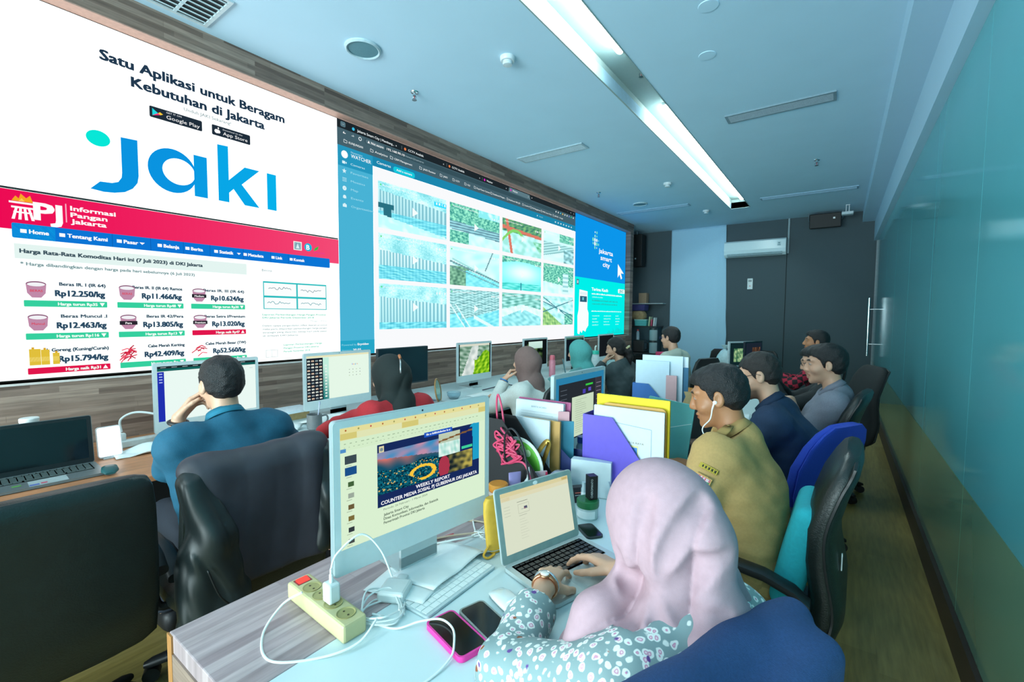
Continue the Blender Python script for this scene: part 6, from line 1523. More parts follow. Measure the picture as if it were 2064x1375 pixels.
part('contents', M('b7a7b8', .6), t, True)(lambda m: m.lathe((0, 0, .004), [(0, 0), (.033, 0), (.038, .04), (0, .045)], 24))
t = thing('small_box', 'small black carton behind the laptop corner', 'box', (-.845, 1.63, DZ), .9, G2)
part('carton', M('1d1f24', .45), t)(lambda m: m.box((0, 0, .032), (.05, .03, .064), None, .001))
c = Canvas((-.022, -.0152, .01), (1, 0, 0), (0, 0, 1), .0003); c.rect(.006, .03, .038, .034, 'c96a5a').rect(.006, .02, .03, .023, '9aa'); c.build('print', ATTR('p'), t)
t = thing('jar', 'frosted jar with dark green lid behind the laptop', 'jar', (-.745, 1.525, DZ), 0, G2)
part('body', M('a9c4c6', .25, var=.03), t, True)(lambda m: m.lathe((0, 0, 0), [(0, 0), (.036, 0), (.039, .006), (.039, .04), (.036, .046), (0, .046)], 32))
part('lid', M('1d6a3c', .4, var=.04), t, True)(lambda m: m.lathe((0, 0, .044), [(0, 0), (.041, 0), (.042, .003), (.042, .024), (.039, .027), (0, .027)], 32))
c = Canvas((-.02, -.012, .0712), (1, 0, 0), (0, 1, 0), .0003); c.line([(.012, .012), (.017, .030)], .003, 'e3efe6').line([(.020, .012), (.026, .032), (.030, .012)], .003, 'e3efe6'); c.build('emblem', ATTR('p'), t)
def lb(m):
    m.grid(lambda u, v: Vector((.0396*math.sin((u-.5)*2.4), -.0396*math.cos((u-.5)*2.4), .008+.028*v)), 14, 1)
part('label', M('d6e2e4', .5), t, True)(lb)
t = thing('carton', 'tall black carton with white lettering on the green jar lid', 'box', (-.735, 1.535, DZ+.0715), .95, G2)
part('carton', M('14171a', .4, var=.03), t)(lambda m: m.box((0, 0, .045), (.034, .034, .09), None, .001))
c = Canvas((-.006, -.0172, .008), (0, 0, 1), (-1, 0, 0), .0002); c.text('CHEROMANTO', 0, -.002, .0085, 'c9d2d4', .0, w=.072); c.build('lettering', ATTR('p'), t)
c = Canvas((.0172, -.012, .01), (0, 1, 0), (0, 0, 1), .0002); c.rect(.008, .01, .014, .06, '8a9496'); c.build('side_print', ATTR('p'), t)
t = thing('small_bottle', 'slim silver-capped vial beside the tall black carton', 'vial', (-.80, 1.60, DZ), 0, G2)
part('vial', M('9fb6bd', .2, var=.1), t, True)(lambda m: m.lathe((0, 0, 0), [(0, 0), (.011, 0), (.011, .075), (.008, .08), (.008, .1), (0, .1)], 18))
part('label', M('d3e0e4', .5), t, True)(lambda m: m.lathe((0, 0, .02), [(.0112, 0), (.0114, .001), (.0114, .04), (.0112, .041)], 18))
t = thing('gift_box', 'pale grey paper box leaning behind the black cartons', 'box', (-.83, 1.73, DZ), .25, G2)
part('carton', M('c3d3d8', .6, var=.02), t)(lambda m: m.box((0, 0, .075), (.17, .05, .15), rotm(rx=-.05), .002))
part('flap', M('b3c6cc', .6), t)(lambda m: m.box((.088, -.01, .04), (.004, .05, .075), rotm(ry=-.3)))
# ---------------------------------------------------------------- magazine holders and folders
def holder(label, x, y, rz, col, w_=.27, d=.10, h=.335, flat=.13, low=.16, mirror=1, group='magazine file holders'):
    """side walls lie in the local x-z plane, tall spine at x = 0"""
    t = thing('file_holder', label, 'file holder', (x, y, DZ), rz, group); s = mirror
    side = [(0, 0), (w_, 0), (w_, low), (flat, h), (0, h)]
    q = M(col, .55, var=.04)
    for yy in (0, d-.003): part('side', q, t)(lambda m: m.prism([(a*s, b) for a, b in side], (0, yy, 0), (1, 0, 0), (0, 0, 1), (0, .003, 0)))
    part('spine', q, t)(lambda m: m.bx(0, s*.003, .003, d-.003, 0, h))
    part('front', q, t)(lambda m: m.bx(s*(w_-.003), s*w_, .003, d-.003, 0, low))
    part('bottom', q, t)(lambda m: m.bx(s*.003, s*(w_-.003), .003, d-.003, 0, .003))
    return t
def folder(label, x, y, z, rz, w_, h_, col, th=.006, lean=0, tilt=0, cat='folder', name='folder', rr_=.004, group='folders and papers in the file holders', extra=None, bend=0):
    """upright sheet or folder: local x wide, local z tall"""
    t = thing(name, label, cat, (x, y, z), rz, group)
    R_ = rotm(rx=lean) @ rotm(ry=tilt)
    def f(m):
        m.prism([(a+w_/2, b+h_/2) for a, b in rrect(w_, h_, rr_, 3)], (0, 0, 0), R_ @ Vector((1, 0, 0)), R_ @ Vector((0, 0, 1)), R_ @ Vector((0, th, 0)))
    part('sheets', M(col, .6, var=.02), t)(f)
    if extra:
        c = Canvas(R_ @ Vector((0, -.0006, 0)), R_ @ Vector((1, 0, 0)), R_ @ Vector((0, 0, 1)), .0003); extra(c, w_, h_); c.build('print', ATTR('p'), t)
    return t
FB = DZ+.004
holder('purple magazine file holder behind the woman in lilac hijab', -.89, 1.76, .0, '5f4fc0', w_=.30, flat=.135, low=.12, d=.11)
def envl(c, w_, h_):
    c.line([(.03, h_-.06), (w_-.05, h_-.075), (w_-.05, .03)], .0025, '8fa3b0')
    c.text('JAYA RAYA', w_*.50, h_*.62, .008, 'c8b89a', .01, w=.07); c.poly([(w_*.49, h_*.60), (w_*.66, h_*.60), (w_*.66, h_*.36), (w_*.575, h_*.30), (w_*.49, h_*.36)], 'd6cf8f'); c.up()
    c.poly([(w_*.505, h_*.58), (w_*.645, h_*.58), (w_*.645, h_*.38), (w_*.575, h_*.33), (w_*.505, h_*.38)], '3f7fc0'); c.up(); c.poly([(w_*.565, h_*.35), (w_*.585, h_*.35), (w_*.58, h_*.55), (w_*.57, h_*.55)], 'eef2f4').rect(w_*.52, h_*.40, w_*.55, h_*.46, '3f9a5a')
    for k in range(2): c.rect(w_*.62, .06-.012*k, w_*.8, .062-.012*k, '90a0a8')
folder('white envelope with blue city crest in the purple holder', -.845, 1.775, FB, .02, .30, .375, 'c9d8e4', .008, extra=envl)
folder('brown envelope between white envelope and yellow folder', -.815, 1.800, FB, .02, .27, .385, 'c99a4e', .006, cat='envelope', name='envelope', rr_=.02)
folder('bright yellow folder standing in the purple holder', -.855, 1.825, FB, .02, .315, .415, 'e0c912', .012)
folder('teal folder leaning behind the yellow folder', -.80, 2.22, DZ+.02, .05, .22, .345, '57a9a8', .012, tilt=.12, extra=lambda c, w_, h_: c.line([(w_*.55, h_*.62), (w_*.98, h_*.74)], .003, 'bfe0de'))
holder('black magazine file holder stuffed with cords beside the foreground computer', -1.25, 1.52, 0, '16191c', w_=.29, flat=.10, low=.10, h=.315, d=.10)
t = thing('hand_fan', 'round green and white hand fan inside the black file holder', 'hand fan', (-1.095, 1.565, .855), 0)
part('disc', M('d9e6dd', .5), t, True)(lambda m: m.cyl((0, 0, 0), (0, .004, 0), .125, n=40))
c = Canvas((0, -.0008, 0), (1, 0, 0), (0, 0, 1), .0003); c.disc(0, 0, .112, '5fae3a', 36); c.up()
for k in range(14): c.disc(.08*math.cos(k*2.4)*((k % 4+1)/4), .08*math.sin(k*2.4)*((k % 4+1)/4), .016, 'bfe0b0', 10)
c.build('print', ATTR('p'), t)
rs = random.Random(21)
pts = [(-1.20, 1.56, .98), (-1.21, 1.56, 1.10), (-1.195, 1.55, 1.155), (-1.17, 1.545, 1.10), (-1.155, 1.54, 1.02)]
for k in range(30): pts.append((-1.14+.06*math.sin(k*1.9)+.05*k/30, 1.512+.012*rs.uniform(-1, 1), .985-.10*k/30+.035*math.cos(k*2.3)))
pts += [(-1.03, 1.50, .90), (-.985, 1.495, .84), (-.965, 1.492, .78), (-.96, 1.492, .745)]
cable('cord', 'tangled bright pink cord hanging out of the black file holder', pts, .0042, M('d8486e', .5), 'cords by the black file holder', 6, 'cord')
cable('cord', 'black cord arching out of the black file holder', [(-1.12, 1.50, .90), (-1.11, 1.49, 1.0), (-1.07, 1.485, 1.035), (-1.02, 1.485, .98), (-.985, 1.48, .86), (-.965, 1.47, .76), (-.93, 1.47, .765), (-.90, 1.49, .82), (-.91, 1.51, .86), (-.96, 1.50, .84)], .0042, M('1c1f24', .5), 'cords by the black file holder', 8, 'cord')
def prn(c, w_, h_):
    c.text('BERITA ACARA', w_*.5, h_-.03, .008, '7f929c', .0, 'c', w=.08)
    for k in range(4): c.rect(.03, h_-.05-.012*k, w_-.03-.02*(k % 2), h_-.0485-.012*k, 'a3b4bc')
folder('stack of white letters with black print, tallest behind the cords', -1.235, 1.725, FB, .05, .25, .36, 'cfdde2', .02, lean=-.06, extra=prn)
folder('maroon-edged folder behind the stack of letters', -1.24, 1.755, FB, .05, .275, .365, 'a04a74', .006, lean=-.06)
folder('white envelope with torn flap in front of brown envelopes', -1.20, 1.645, FB, .05, .20, .30, 'c6d4dc', .01, lean=-.03, cat='envelope', name='envelope', extra=lambda c, w_, h_: c.line([(.01, .12), (.1, .18), (.12, .08)], .001, '9fb0ba'))
folder('brown paper envelope standing beside the white envelope', -1.155, 1.675, FB, .05, .19, .295, 'b98f4e', .012, lean=-.03, cat='envelope', name='envelope')
folder('pale pink folder beside the brown envelope', -1.00, 1.735, FB, .5, .05, .33, 'c99aa0', .008)
folder('teal card folder in the navy box', -.985, 1.73, FB, .5, .06, .29, '2f7f96', .008)
t = thing('document_box', 'navy blue document box between the file holders', 'box', (-1.03, 1.70, DZ), .12)
def dbx(m):
    m.prism([(0, 0), (.13, 0), (.13, .12), (.05, .19), (0, .21)], (0, 0, 0), (1, 0, 0), (0, 0, 1), (0, .003, 0)).bx(.127, .13, .003, .09, 0, .12).bx(0, .003, .003, .09, 0, .21).bx(0, .13, .09, .093, 0, .16)
part('shell', M('20356f', .5, var=.05), t)(dbx)
part('label', M('a9a48f', .6), t)(lambda m: m.bx(.03, .10, -.0012, -.0002, .03, .07))
t = thing('gift_bag_ribbon', 'gold ribbon loops lying against the navy document box', 'ribbon', (-1.02, 1.62, DZ))
gd = M('b8974a', .3, .75, var=.25, scale=30)
def rib(pts, w_):
    def f(m):
        P_ = catmull(pts, 8); L_ = len(P_)-1
        def g_(u, v):
            i = min(int(u*L_), L_-1); p = P_[i].lerp(P_[i+1], u*L_-i); tn = (P_[i+1]-P_[i]).normalized(); sd = tn.cross(Vector((0, -1, .3))).normalized(); return p+sd*(v-.5)*w_
        m.grid(g_, L_, 2)
    return f
part('loop', gd, t, True, solid=.001)(rib([(-.05, 0, .06), (-.02, -.02, .13), (.02, -.03, .20), (.05, -.03, .235), (.055, -.02, .22), (.02, -.005, .14), (-.01, .0, .06)], .022))
part('tail', gd, t, True, solid=.001)(rib([(-.06, -.03, .09), (.0, -.04, .10), (.05, -.045, .095), (.085, -.05, .07), (.10, -.055, .03)], .024))
part('knot', gd, t, True)(lambda m: m.lathe((-.04, -.01, .07), [(0, -.02), (.014, -.012), (.018, 0), (.012, .014), (0, .02)], 12))
t = thing('bottle', 'clear drinking bottle with blue screw lid beside the purple holder', 'bottle', (-1.0, 1.98, DZ), 0)
part('body', M('8fb9cf', .1, var=0, trans=.5), t, True)(lambda m: m.lathe((0, 0, 0), [(0, 0), (.03, 0), (.032, .01), (.032, .12), (.024, .14), (0, .14)], 24))
part('lid', M('2456a0', .4), t, True)(lambda m: m.lathe((0, 0, .14), [(0, 0), (.027, 0), (.027, .03), (0, .03)], 24))
holder('blue magazine file holder packed with white boards', -1.09, 2.86, 0, '1d62a8', w_=.30, flat=.105, low=.12, h=.325, d=.1)
folder('tall white board rising out of the blue holder, nearest one', -1.075, 2.875, FB, .03, .215, .47, 'b9d3e0', .008, rr_=.002)
folder('white board with clipped corner behind the nearest board', -1.04, 2.90, FB, .03, .255, .505, 'c3d8e3', .008, rr_=.002)
folder('white board farthest back in the blue holder', -1.01, 2.93, FB, .03, .25, .50, 'cddde6', .008, rr_=.002)
folder('dark teal folder right of the white boards', -.945, 2.915, FB, .05, .19, .435, '27678a', .008, rr_=.002)
folder('narrow pink folder right of the white boards', -.875, 2.868, FB, .05, .065, .385, 'c9a3a6', .012, rr_=.002)
holder('large black file holder in front of the man in khaki', -.405, 2.62, 0, '171c1e', w_=.32, flat=.17, low=.20, h=.36, mirror=-1, d=.1) if False else None
t = thing('file_holder', 'black sloped file holder beside the chin of the man in khaki', 'file holder', (-.73, 2.60, DZ), 0, 'magazine file holders')
for yy in (0, .11): part('side', M('171c1e', .6), t)(lambda m: m.prism([(0, 0), (.27, 0), (.27, .36), (.15, .36), (0, .20)], (0, yy, 0), (1, 0, 0), (0, 0, 1), (0, .004, 0)))
part('spine', M('171c1e', .6), t)(lambda m: m.bx(.266, .27, .004, .11, 0, .36))
part('front', M('c3cdd0', .5), t)(lambda m: m.bx(0, .004, .004, .11, 0, .20))
t = thing('brown_bag', 'crumpled brown paper bag behind the pink folder', 'paper bag', (-.72, 2.86, DZ), .2)
part('bag', M('a8956a', .8, var=.15, scale=20, bump=.4), t, True)(lambda m: m.loft([((.01*math.sin(z*30), 0, z), (w_, 0, 0), (0, d_, 0)) for z, w_, d_ in ((.002, .06, .04), (.1, .065, .04), (.2, .055, .03), (.27, .04, .012), (.30, .045, .006))], 14, 3))
t = thing('mug', 'white mug holding small items behind the yellow folder', 'mug', (-1.22, 3.02, DZ), 0, 'mugs')
part('cup', M('c9d6d8', .4), t, True)(lambda m: m.lathe((0, 0, 0), [(0, 0), (.048, 0), (.05, .01), (.05, .115), (.046, .115), (.045, .02), (0, .015)], 24))
part('contents', M('7a6a5a', .8, var=.3, scale=60), t, True)(lambda m: m.lathe((0, 0, .08), [(0, 0), (.044, 0), (.03, .03), (0, .035)], 14))
t = thing('mouse', 'black computer mouse by the hand of the man in khaki', 'mouse', (-.66, 2.50, DZ), 1.2)
part('shell', M('1c2022', .4), t, True)(lambda m: m.loft([((0, y, .008+h_*.5), (w_, 0, 0), (0, 0, h_*.5)) for y, w_, h_ in ((-.05, .016, .012), (-.03, .03, .03), (.02, .029, .03), (.05, .016, .014))], 16, 2.4))
sheet('paper', 'white document in front of the man in khaki', -.56, 2.22, .2, .20, .27, seed=9, cr=.004)
sheet('paper', 'small pile of papers beside the teal folder', -.70, 2.42, .5, .18, .22, DZ+.006, seed=10, cr=.012, thick=.006)
t = thing('flat_case', 'dark grey flat case on the papers by the teal folder', 'case', (-.70, 2.74, DZ), .3)
part('case', M('2b3236', .4), t)(lambda m: m.box((0, 0, .012), (.16, .07, .022), None, .005))
# ---------------------------------------------------------------- things on the wall-side desks
t = thing('water_bottle', 'white bottle standing behind the dark laptop', 'bottle', (-3.2, .39, DZ), 0, 'drinking bottles')
part('body', M('c2cbb4', .35), t, True)(lambda m: m.lathe((0, 0, 0), [(0, 0), (.034, 0), (.036, .01), (.036, .17), (.03, .19), (0, .19)], 26))
part('lid', M('e6ebea', .35), t, True)(lambda m: m.lathe((0, 0, .19), [(0, 0), (.032, 0), (.034, .006), (.034, .03), (.036, .034), (.036, .05), (.033, .053), (0, .053)], 26))
part('band', M('b07a6a', .4), t, True)(lambda m: m.lathe((0, 0, .187), [(.031, 0), (.0325, .001), (.0325, .005), (.031, .006)], 26))
t = thing('tablet', 'small white lit tablet upright on a stand', 'tablet', (-3.08, .66, DZ), PI/2)
part('frame', M('dfe6e8', .3), t)(lambda m: m.prism(rrect(.10, .155, .012), (0, .0, .085), (1, 0, 0), (0, .2, 1), (0, .008, 0)))
c = Canvas((-.046, -.0158, .012), (1, 0, 0), (0, .196, .981), .0003); c.rr(0, 0, .092, .15, .009, 'f6fafa'); c.up(); c.line([(.03, .04), (.03, .0), (.03, .045), (.09, .055)], .0008, 'c0ccd0'); c.build('screen', ATTR('e', .85), t)
part('stand', M('cfd8da', .4), t)(lambda m: m.box((0, .03, .05), (.05, .004, .11), rotm(rx=.5)).bx(-.03, .03, -.03, .06, 0, .006).bx(-.04, .04, -.012, .0, .004, .014))
t = thing('mouse', 'dark green mouse on the orange desk beside the laptop', 'mouse', (-2.77, .59, DZ), 1.4)
part('shell', M('174f52', .35), t, True)(lambda m: m.loft([((0, y, .008+h_*.5), (w_, 0, 0), (0, 0, h_*.5)) for y, w_, h_ in ((-.052, .018, .010), (-.03, .032, .028), (.02, .03, .03), (.05, .018, .014))], 16, 2.4))
t = thing('extension_socket', 'white extension socket with plug beneath the first wall computer', 'power strip', (-3.25, .83, DZ), PI/2)
part('housing', M('d5dedc', .45), t)(lambda m: m.box((0, 0, .02), (.26, .055, .04), None, .006))
part('indicator', M('d0483a', .4), t)(lambda m: m.bx(.09, .105, -.01, .01, .039, .042))
part('plug', wplast, t, True)(lambda m: m.box((-.08, 0, .06), (.035, .035, .045), None, .008))
cable('cable', 'thick white cable arching from socket to the first wall computer', [(-3.25, .75, .83), (-3.24, .745, .90), (-3.22, .80, .935), (-3.19, .88, .92), (-3.18, .97, .87), (-3.2, 1.02, .80)], .006, wht, 'cables on the wall desk')
sheet('cloth', 'white crumpled cloth in front of the extension socket', -3.06, .80, 1.5, .26, .15, DZ+.002, seed=14, cr=.035, cat='cloth', thick=.004, col='d9e3e3', group='loose papers on desk')
t = thing('mug', 'grey mug with a spoon on the corner of the white desk', 'mug', (-2.785, 1.63, DZ), -.3, 'mugs')
def mg(m): m.lathe((0, 0, 0), [(0, 0), (.036, 0), (.045, .008), (.047, .03), (.047, .10), (.044, .10), (.043, .03), (.036, .012), (0, .01)], 30)
part('cup', M('6f7678', .45), t, True)(mg)
part('handle', M('6f7678', .45), t, True)(lambda m: m.tube(catmull([(0, .044, .082), (0, .075, .085), (0, .085, .06), (0, .072, .035), (0, .045, .028)], 6), .0055, 8))
t = single('spoon', 'thin clear spoon standing in the grey mug', 'spoon', M('b9c3dc', .2), lambda m: m.cyl((-2.79, 1.65, DZ+.02), (-2.795, 1.675, DZ+.17), .0035).box((-2.795, 1.675, DZ+.165), (.004, .012, .022), None, .002), smooth=True)
t = thing('wired_mouse', 'white mouse on the white desk beside the man in teal', 'mouse', (-2.87, 1.555, DZ), .8)
part('shell', M('c9d6d6', .4), t, True)(lambda m: m.loft([((0, y, .008+h_*.5), (w_, 0, 0), (0, 0, h_*.5)) for y, w_, h_ in ((-.05, .02, .012), (-.03, .034, .03), (.02, .032, .034), (.05, .02, .016))], 16, 2.4))
t = thing('carton', 'brown cardboard box with white papers on it behind the man in teal', 'box', (-3.2, 1.69, DZ), 0)
part('box', M('b39a6a', .8, var=.1), t)(lambda m: m.bx(-.06, .06, -.11, .11, 0, .055))
part('papers', M('d3e2e8', .6), t)(lambda m: m.bx(-.09, .10, -.13, .12, .056, .075))
sheet('paper', 'loose white papers behind the grey mug', -2.96, 1.80, .4, .24, .30, DZ+.004, seed=15, cr=.03, thick=.003)
sheet('paper', 'grey papers under the black laptop charger by the red sleeve', -2.85, 2.12, .2, .20, .26, DZ+.004, seed=16, cr=.01, col='9aa3a8')
cable('cable', 'grey cable on the desk under the search page computer', [(-2.95, 1.95, z0), (-2.86, 2.02, z0), (-2.80, 2.0, z0), (-2.78, 2.1, z0), (-2.86, 2.2, z0)], .004, M('8fa3a8', .5), 'cables on the wall desk')
t = thing('stand_mirror', 'round wooden-rimmed desk mirror on the white desk', 'mirror', (-2.80, 2.78, DZ), PI/2+.5)
part('rim', M('a07848', .5), t, True)(lambda m: m.tube([(.10*math.cos(a)*.75, .03*math.sin(a)*.5, .105+.10*math.sin(a)) for a in [2*PI*i/30 for i in range(30)]], .007, 8, True))
part('mirror_face', M('b9c9b8', .05, .9, var=0), t, True)(lambda m: m.grid(lambda u, v: Vector((.10*.73*u_*math.cos(2*PI*v), .03*.5*u_*math.sin(2*PI*v)-.002, .105+.098*u_*math.sin(2*PI*v))) if (u_ := max(u, .02)) else None, 4, 28))
part('foot', M('a07848', .5), t)(lambda m: m.bx(-.05, .05, -.01, .06, 0, .012))
t = thing('glass_bowl', 'clear glass bowl on the white desk by the mirror', 'bowl', (-2.82, 3.0, DZ), 0)
part('bowl', M('cfe6ee', .04, var=0, trans=.85), t, True)(lambda m: m.lathe((0, 0, 0), [(0, 0), (.04, 0), (.06, .03), (.065, .06), (.061, .06), (.055, .03), (.036, .006), (0, .005)], 28))
cable('cable', 'dark cables tangled below the green roadside computer', [(-2.9, 3.5, z0), (-2.84, 3.6, z0+.02), (-2.88, 3.7, z0+.01), (-2.80, 3.78, z0), (-2.9, 3.85, z0+.02), (-2.84, 3.95, z0)], .006, M('4a4452', .5), 'cables on the wall desk')
sheet('paper', 'white papers on the desk near the woman in white', -2.72, 3.3, .1, .22, .3, seed=18, cr=.012)
t = thing('water_bottle', 'slim pink bottle on the wall desk', 'bottle', (-2.9, 4.87, DZ), 0, 'drinking bottles')
part('body', M('d98a9a', .3), t, True)(lambda m: m.lathe((0, 0, 0), [(0, 0), (.038, 0), (.04, .01), (.04, .19), (.03, .21), (0, .21)], 22))
part('lid', M('e0707f', .4), t, True)(lambda m: m.lathe((0, 0, .21), [(0, 0), (.034, 0), (.034, .04), (.025, .055), (0, .055)], 22))
t = thing('photo_frame', 'small standing tablet frame left of the teal hijab', 'frame', (-2.88, 5.14, DZ), PI/2+.5)
part('frame', M('3f6f76', .4), t)(lambda m: m.box((0, 0, .10), (.15, .012, .20), rotm(rx=-.2), .004))
part('screen', M('a9c9d6', .2, var=0), t)(lambda m: m.box((0, -.007, .10), (.13, .002, .175), rotm(rx=-.2)))
t = thing('water_bottle', 'white bottle with turquoise straw lid on the wall desk', 'bottle', (-2.95, 6.2, DZ), 0, 'drinking bottles')
part('body', M('c9d8d9', .35), t, True)(lambda m: m.lathe((0, 0, 0), [(0, 0), (.055, 0), (.06, .02), (.06, .18), (.05, .19), (0, .19)], 22))
part('lid', M('38c0a8', .4), t, True)(lambda m: m.lathe((0, 0, .19), [(0, 0), (.058, 0), (.058, .05), (0, .055)], 22))
part('straw', M('c9dcd9', .4), t, True)(lambda m: m.tube([(0, 0, .24), (0, .0, .29), (0, .03, .31)], .012, 8))
t = thing('desk', 'small brown desk under the black laptop by the shelf corner', 'desk', (-2.0, 5.9, 0))
part('worktop', M('6f6a62', .4, var=.06), t)(lambda m: m.bx(-.46, .22, -.55, .3, DZ-.04, DZ))
part('edge', M('22282a', .5), t)(lambda m: m.bx(-.46, .22, -.56, -.55, DZ-.05, DZ))
part('panel', M('2a3032', .6), t)(lambda m: m.bx(-.42, .2, .26, .28, 0, DZ-.04))
t = thing('storage_box', 'magenta-red box beside the black laptop at the far desk', 'box', (-1.82, 5.85, DZ), .3)
part('box', M('c01f58', .5), t)(lambda m: m.box((0, 0, .15), (.2, .14, .30), None, .004))
# ---------------------------------------------------------------- corner shelf behind the video wall's end
t = thing('shelf_cabinet', 'dark grey corner cabinet with items on top, behind the video wall end', 'cabinet', (-3.55, 9.75, 0))
part('body', M('22404a', .6), t)(lambda m: m.bx(-.55, .33, -.05, .40, 0, 1.26))
part('top', M('2a3236', .5), t)(lambda m: m.bx(-.57, .36, -.07, .42, 1.26, 1.29))
t = single('wall_shelf', 'thin pale shelf board on the dark wall by the blind', 'shelf', M('9fb0b4', .5), lambda m: m.bx(-3.85, -3.15, 9.95, 10.2, 1.77, 1.79))
G3 = 'things on the corner cabinet'
def bxs(name, label, cat, x, y, z, w_, d_, h_, col, lid=None):
    t = thing(name, label, cat, (x, y, z), 0, G3)
    part('body', M(col, .7, var=.08), t)(lambda m: m.box((0, 0, h_/2), (w_, d_, h_), None, .006, taper=1.06))
    if lid: part('lid', M(lid, .5), t)(lambda m: m.box((0, 0, h_+.01), (w_*1.1, d_*1.1, .02), None, .004))
    return t
bxs('carton', 'brown cardboard carton standing on the pale wall shelf', 'box', -3.62, 10.07, 1.79, .17, .15, .23, '97826a')
bxs('storage_bin', 'dark purple bin on top of the brown sack', 'bin', -3.60, 9.72, 1.62, .34, .25, .13, '2a2a63')
t = thing('sack', 'rumpled brown sack on the corner cabinet', 'sack', (-3.58, 9.68, 1.43), 0, G3)
part('sack', M('8d7a58', .85, var=.2, scale=15, bump=.4), t, True)(lambda m: m.loft([((0, 0, z), (w_, 0, 0), (0, d_, 0)) for z, w_, d_ in ((0, .13, .1), (.04, .17, .12), (.12, .165, .12), (.18, .12, .1))], 16, 2.6))
bxs('plastic_tub', 'turquoise plastic tub on the corner cabinet', 'tub', -3.50, 9.66, 1.29, .25, .18, .12, '4fb0b0', '8fd0cc')
for k, (cl, h_) in enumerate((('b9c7a0', .2), ('c24a6a', .14), ('c9cfd0', .18))):
    t = single('notebook', ('pale green notebook upright on the corner cabinet', 'magenta notebook upright on the corner cabinet', 'white notebook upright on the corner cabinet')[k], 'notebook', M(cl, .6), lambda m: m.box((-3.32+.05*k, 9.68, 1.29+h_/2), (.025, .15, h_), rotm(ry=.08)))
t = thing('coffee_maker', 'black coffee maker at the side of the corner cabinet', 'coffee maker', (-3.42, 9.35, .74), 0)
part('body', M('15191b', .4), t)(lambda m: m.box((0, 0, .13), (.24, .2, .26), None, .02))
part('handle', M('15191b', .4), t, True)(lambda m: m.tube(catmull([(.11, 0, .22), (.17, 0, .2), (.17, 0, .1), (.12, 0, .05)], 5), .012, 8))
t = thing('side_table', 'low black table carrying the coffee maker in the corner', 'table', (-3.35, 9.32, 0))
part('table_top', M('1c2123', .5), t)(lambda m: m.bx(-.15, .33, -.15, .2, .71, .74))
for sx in (-.13, .29):
    for sy in (-.13, .16): part('leg', M('1c2123', .5), t)(lambda m: m.bx(sx, sx+.025, sy, sy+.025, 0, .71))
t = thing('water_bottle', 'clear bottle with red cap on the coffee maker', 'bottle', (-3.47, 9.35, 1.0), 0, 'drinking bottles')
part('body', M('a9c3cc', .1, var=0, trans=.5), t, True)(lambda m: m.lathe((0, 0, 0), [(0, 0), (.035, 0), (.035, .15), (.015, .19), (0, .19)], 18))
part('lid', M('c03a3a', .4), t, True)(lambda m: m.lathe((0, 0, .19), [(0, 0), (.018, 0), (.018, .03), (0, .03)], 14))
for k in range(2):
    t = thing('storage_jar', ('clear jar with white contents on the low black table', 'clear jar stacked on the jar with white contents')[k], 'jar', (-3.12, 9.3, .74+.26*k), 0, G3)
    part('glass', M('b9d0d6', .1, var=0, trans=.4), t, True)(lambda m: m.lathe((0, 0, 0), [(0, 0), (.075, 0), (.08, .01), (.08, .21), (.07, .22), (0, .22)], 20))
    part('lid', M('30383b', .4), t, True)(lambda m: m.lathe((0, 0, .22), [(0, 0), (.078, 0), (.078, .035), (0, .038)], 20))
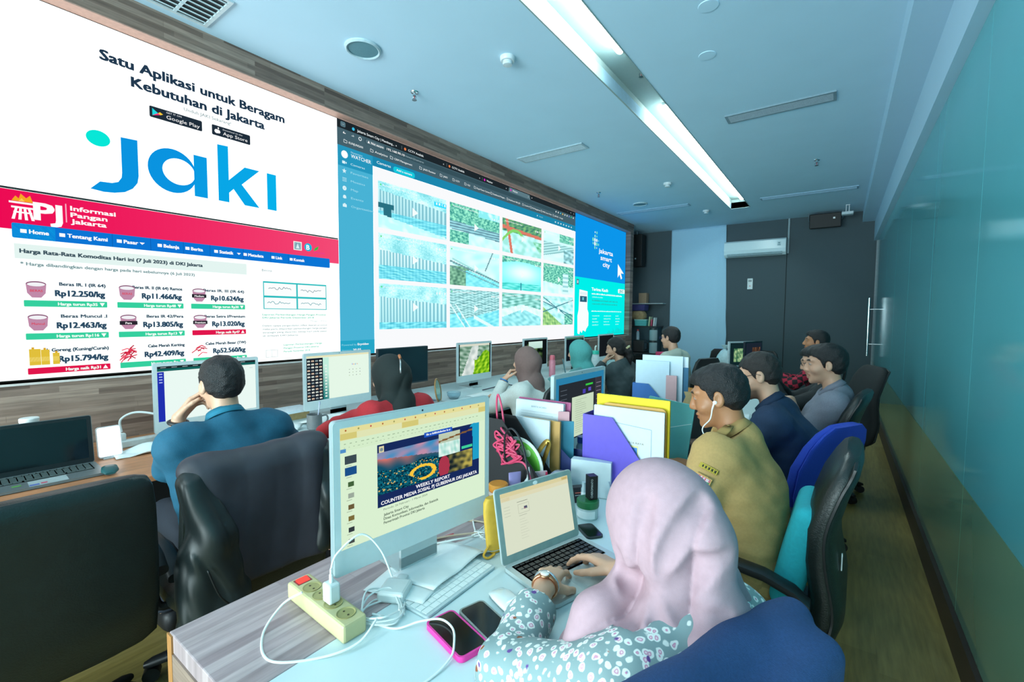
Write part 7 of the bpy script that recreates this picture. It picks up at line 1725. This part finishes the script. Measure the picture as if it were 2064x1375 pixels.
# ---------------------------------------------------------------- far right desk end
def scrF(c, w, h): c.rect(0, 0, w, h, '10262a').up(); c.pic(w*.15, h*.15, w*.85, h*.75, 14, 10, lambda u, v: mixc((.1, .3, .22), (.75, .85, .62), .5+.5*wob2(u, v, 4, 7)))
for x, y, rz, lb, fn in ((-1.05, 6.75, .95, 'monitor with green picture at the far end of the middle desk', scrF), (-.93, 6.86, 1.25, 'narrow dark monitor next to the green-picture monitor', lambda c, w, h: c.rect(0, 0, w, h, '1a2430').up().pic(w*.4, h*.1, w*.9, h*.8, 8, 8, lambda u, v: mixc((.08, .08, .1), (.5, .35, .25), .5+.5*wob2(u, v, 3, 9))))):
    t = thing('computer_monitor', lb, 'monitor', (x, y, DZ), rz, 'far monitors')
    part('housing', M('b9ccd0' if fn is scrF else '16202c', .4), t)(lambda m: m.prism(rrect(.46, .34, .006), (0, 0, .26), (1, 0, 0), (0, 0, 1), (0, .025, 0)))
    c = Canvas((-.21, -.001, .11), (1, 0, 0), (0, 0, 1), .0003); fn(c, .42, .30); c.build('screen', ATTR('e', .44), t)
    part('stand', M('15191b', .5), t)(lambda m: m.cyl((0, .02, .01), (0, .02, .2), .02).bx(-.1, .1, -.05, .09, 0, .01))
t = thing('desk', 'far white table carrying two monitors beyond the middle desk', 'desk', (-1.0, 6.8, 0))
part('worktop', white_top, t)(lambda m: m.bx(-.30, .40, -.40, .40, DZ-.03, DZ-.001))
for sx in (-.28, .35): part('leg', white_side, t)(lambda m: m.bx(sx, sx+.04, -.02, .02, 0, DZ-.03))
t = thing('plastic_bag', 'translucent tied plastic bag hanging by the navy chair back', 'plastic bag', (-1.44, 7.66, .68), 0)
part('bag', M('b9d6dd', .3, var=.1, scale=20, bump=.5), t, True)(lambda m: m.loft([((.01*math.sin(z*40), 0, z), (w_, 0, 0), (0, w_*.8, 0)) for z, w_ in ((0, .05), (.03, .12), (.12, .135), (.22, .11), (.29, .05), (.32, .022), (.35, .05), (.38, .055))], 16, 2.2))
phone('phone held up in the hands behind the man in grey polo', -.47, 4.05, 1.57, '2c3a44', z=1.14, scr='10202a')
sheet('paper', 'white papers on the desk before the man in grey polo', -.62, 3.75, .1, .2, .28, seed=22, cr=.01)

t = thing('desk', 'orange-topped narrow desk with black edge right of the white boards', 'desk', (-1.21, 4.3, 0))
part('worktop', M('d48a36', .4, var=.06), t)(lambda m: m.bx(-.10, .10, .012, .72, DZ-.035, DZ))
part('edge', M('1c2123', .5), t)(lambda m: m.bx(-.10, .10, 0, .012, DZ-.05, DZ))
part('panel', M('2a3032', .6), t)(lambda m: m.bx(-.08, .08, .05, .07, 0, DZ-.035).bx(-.08, .08, .66, .68, 0, DZ-.035))
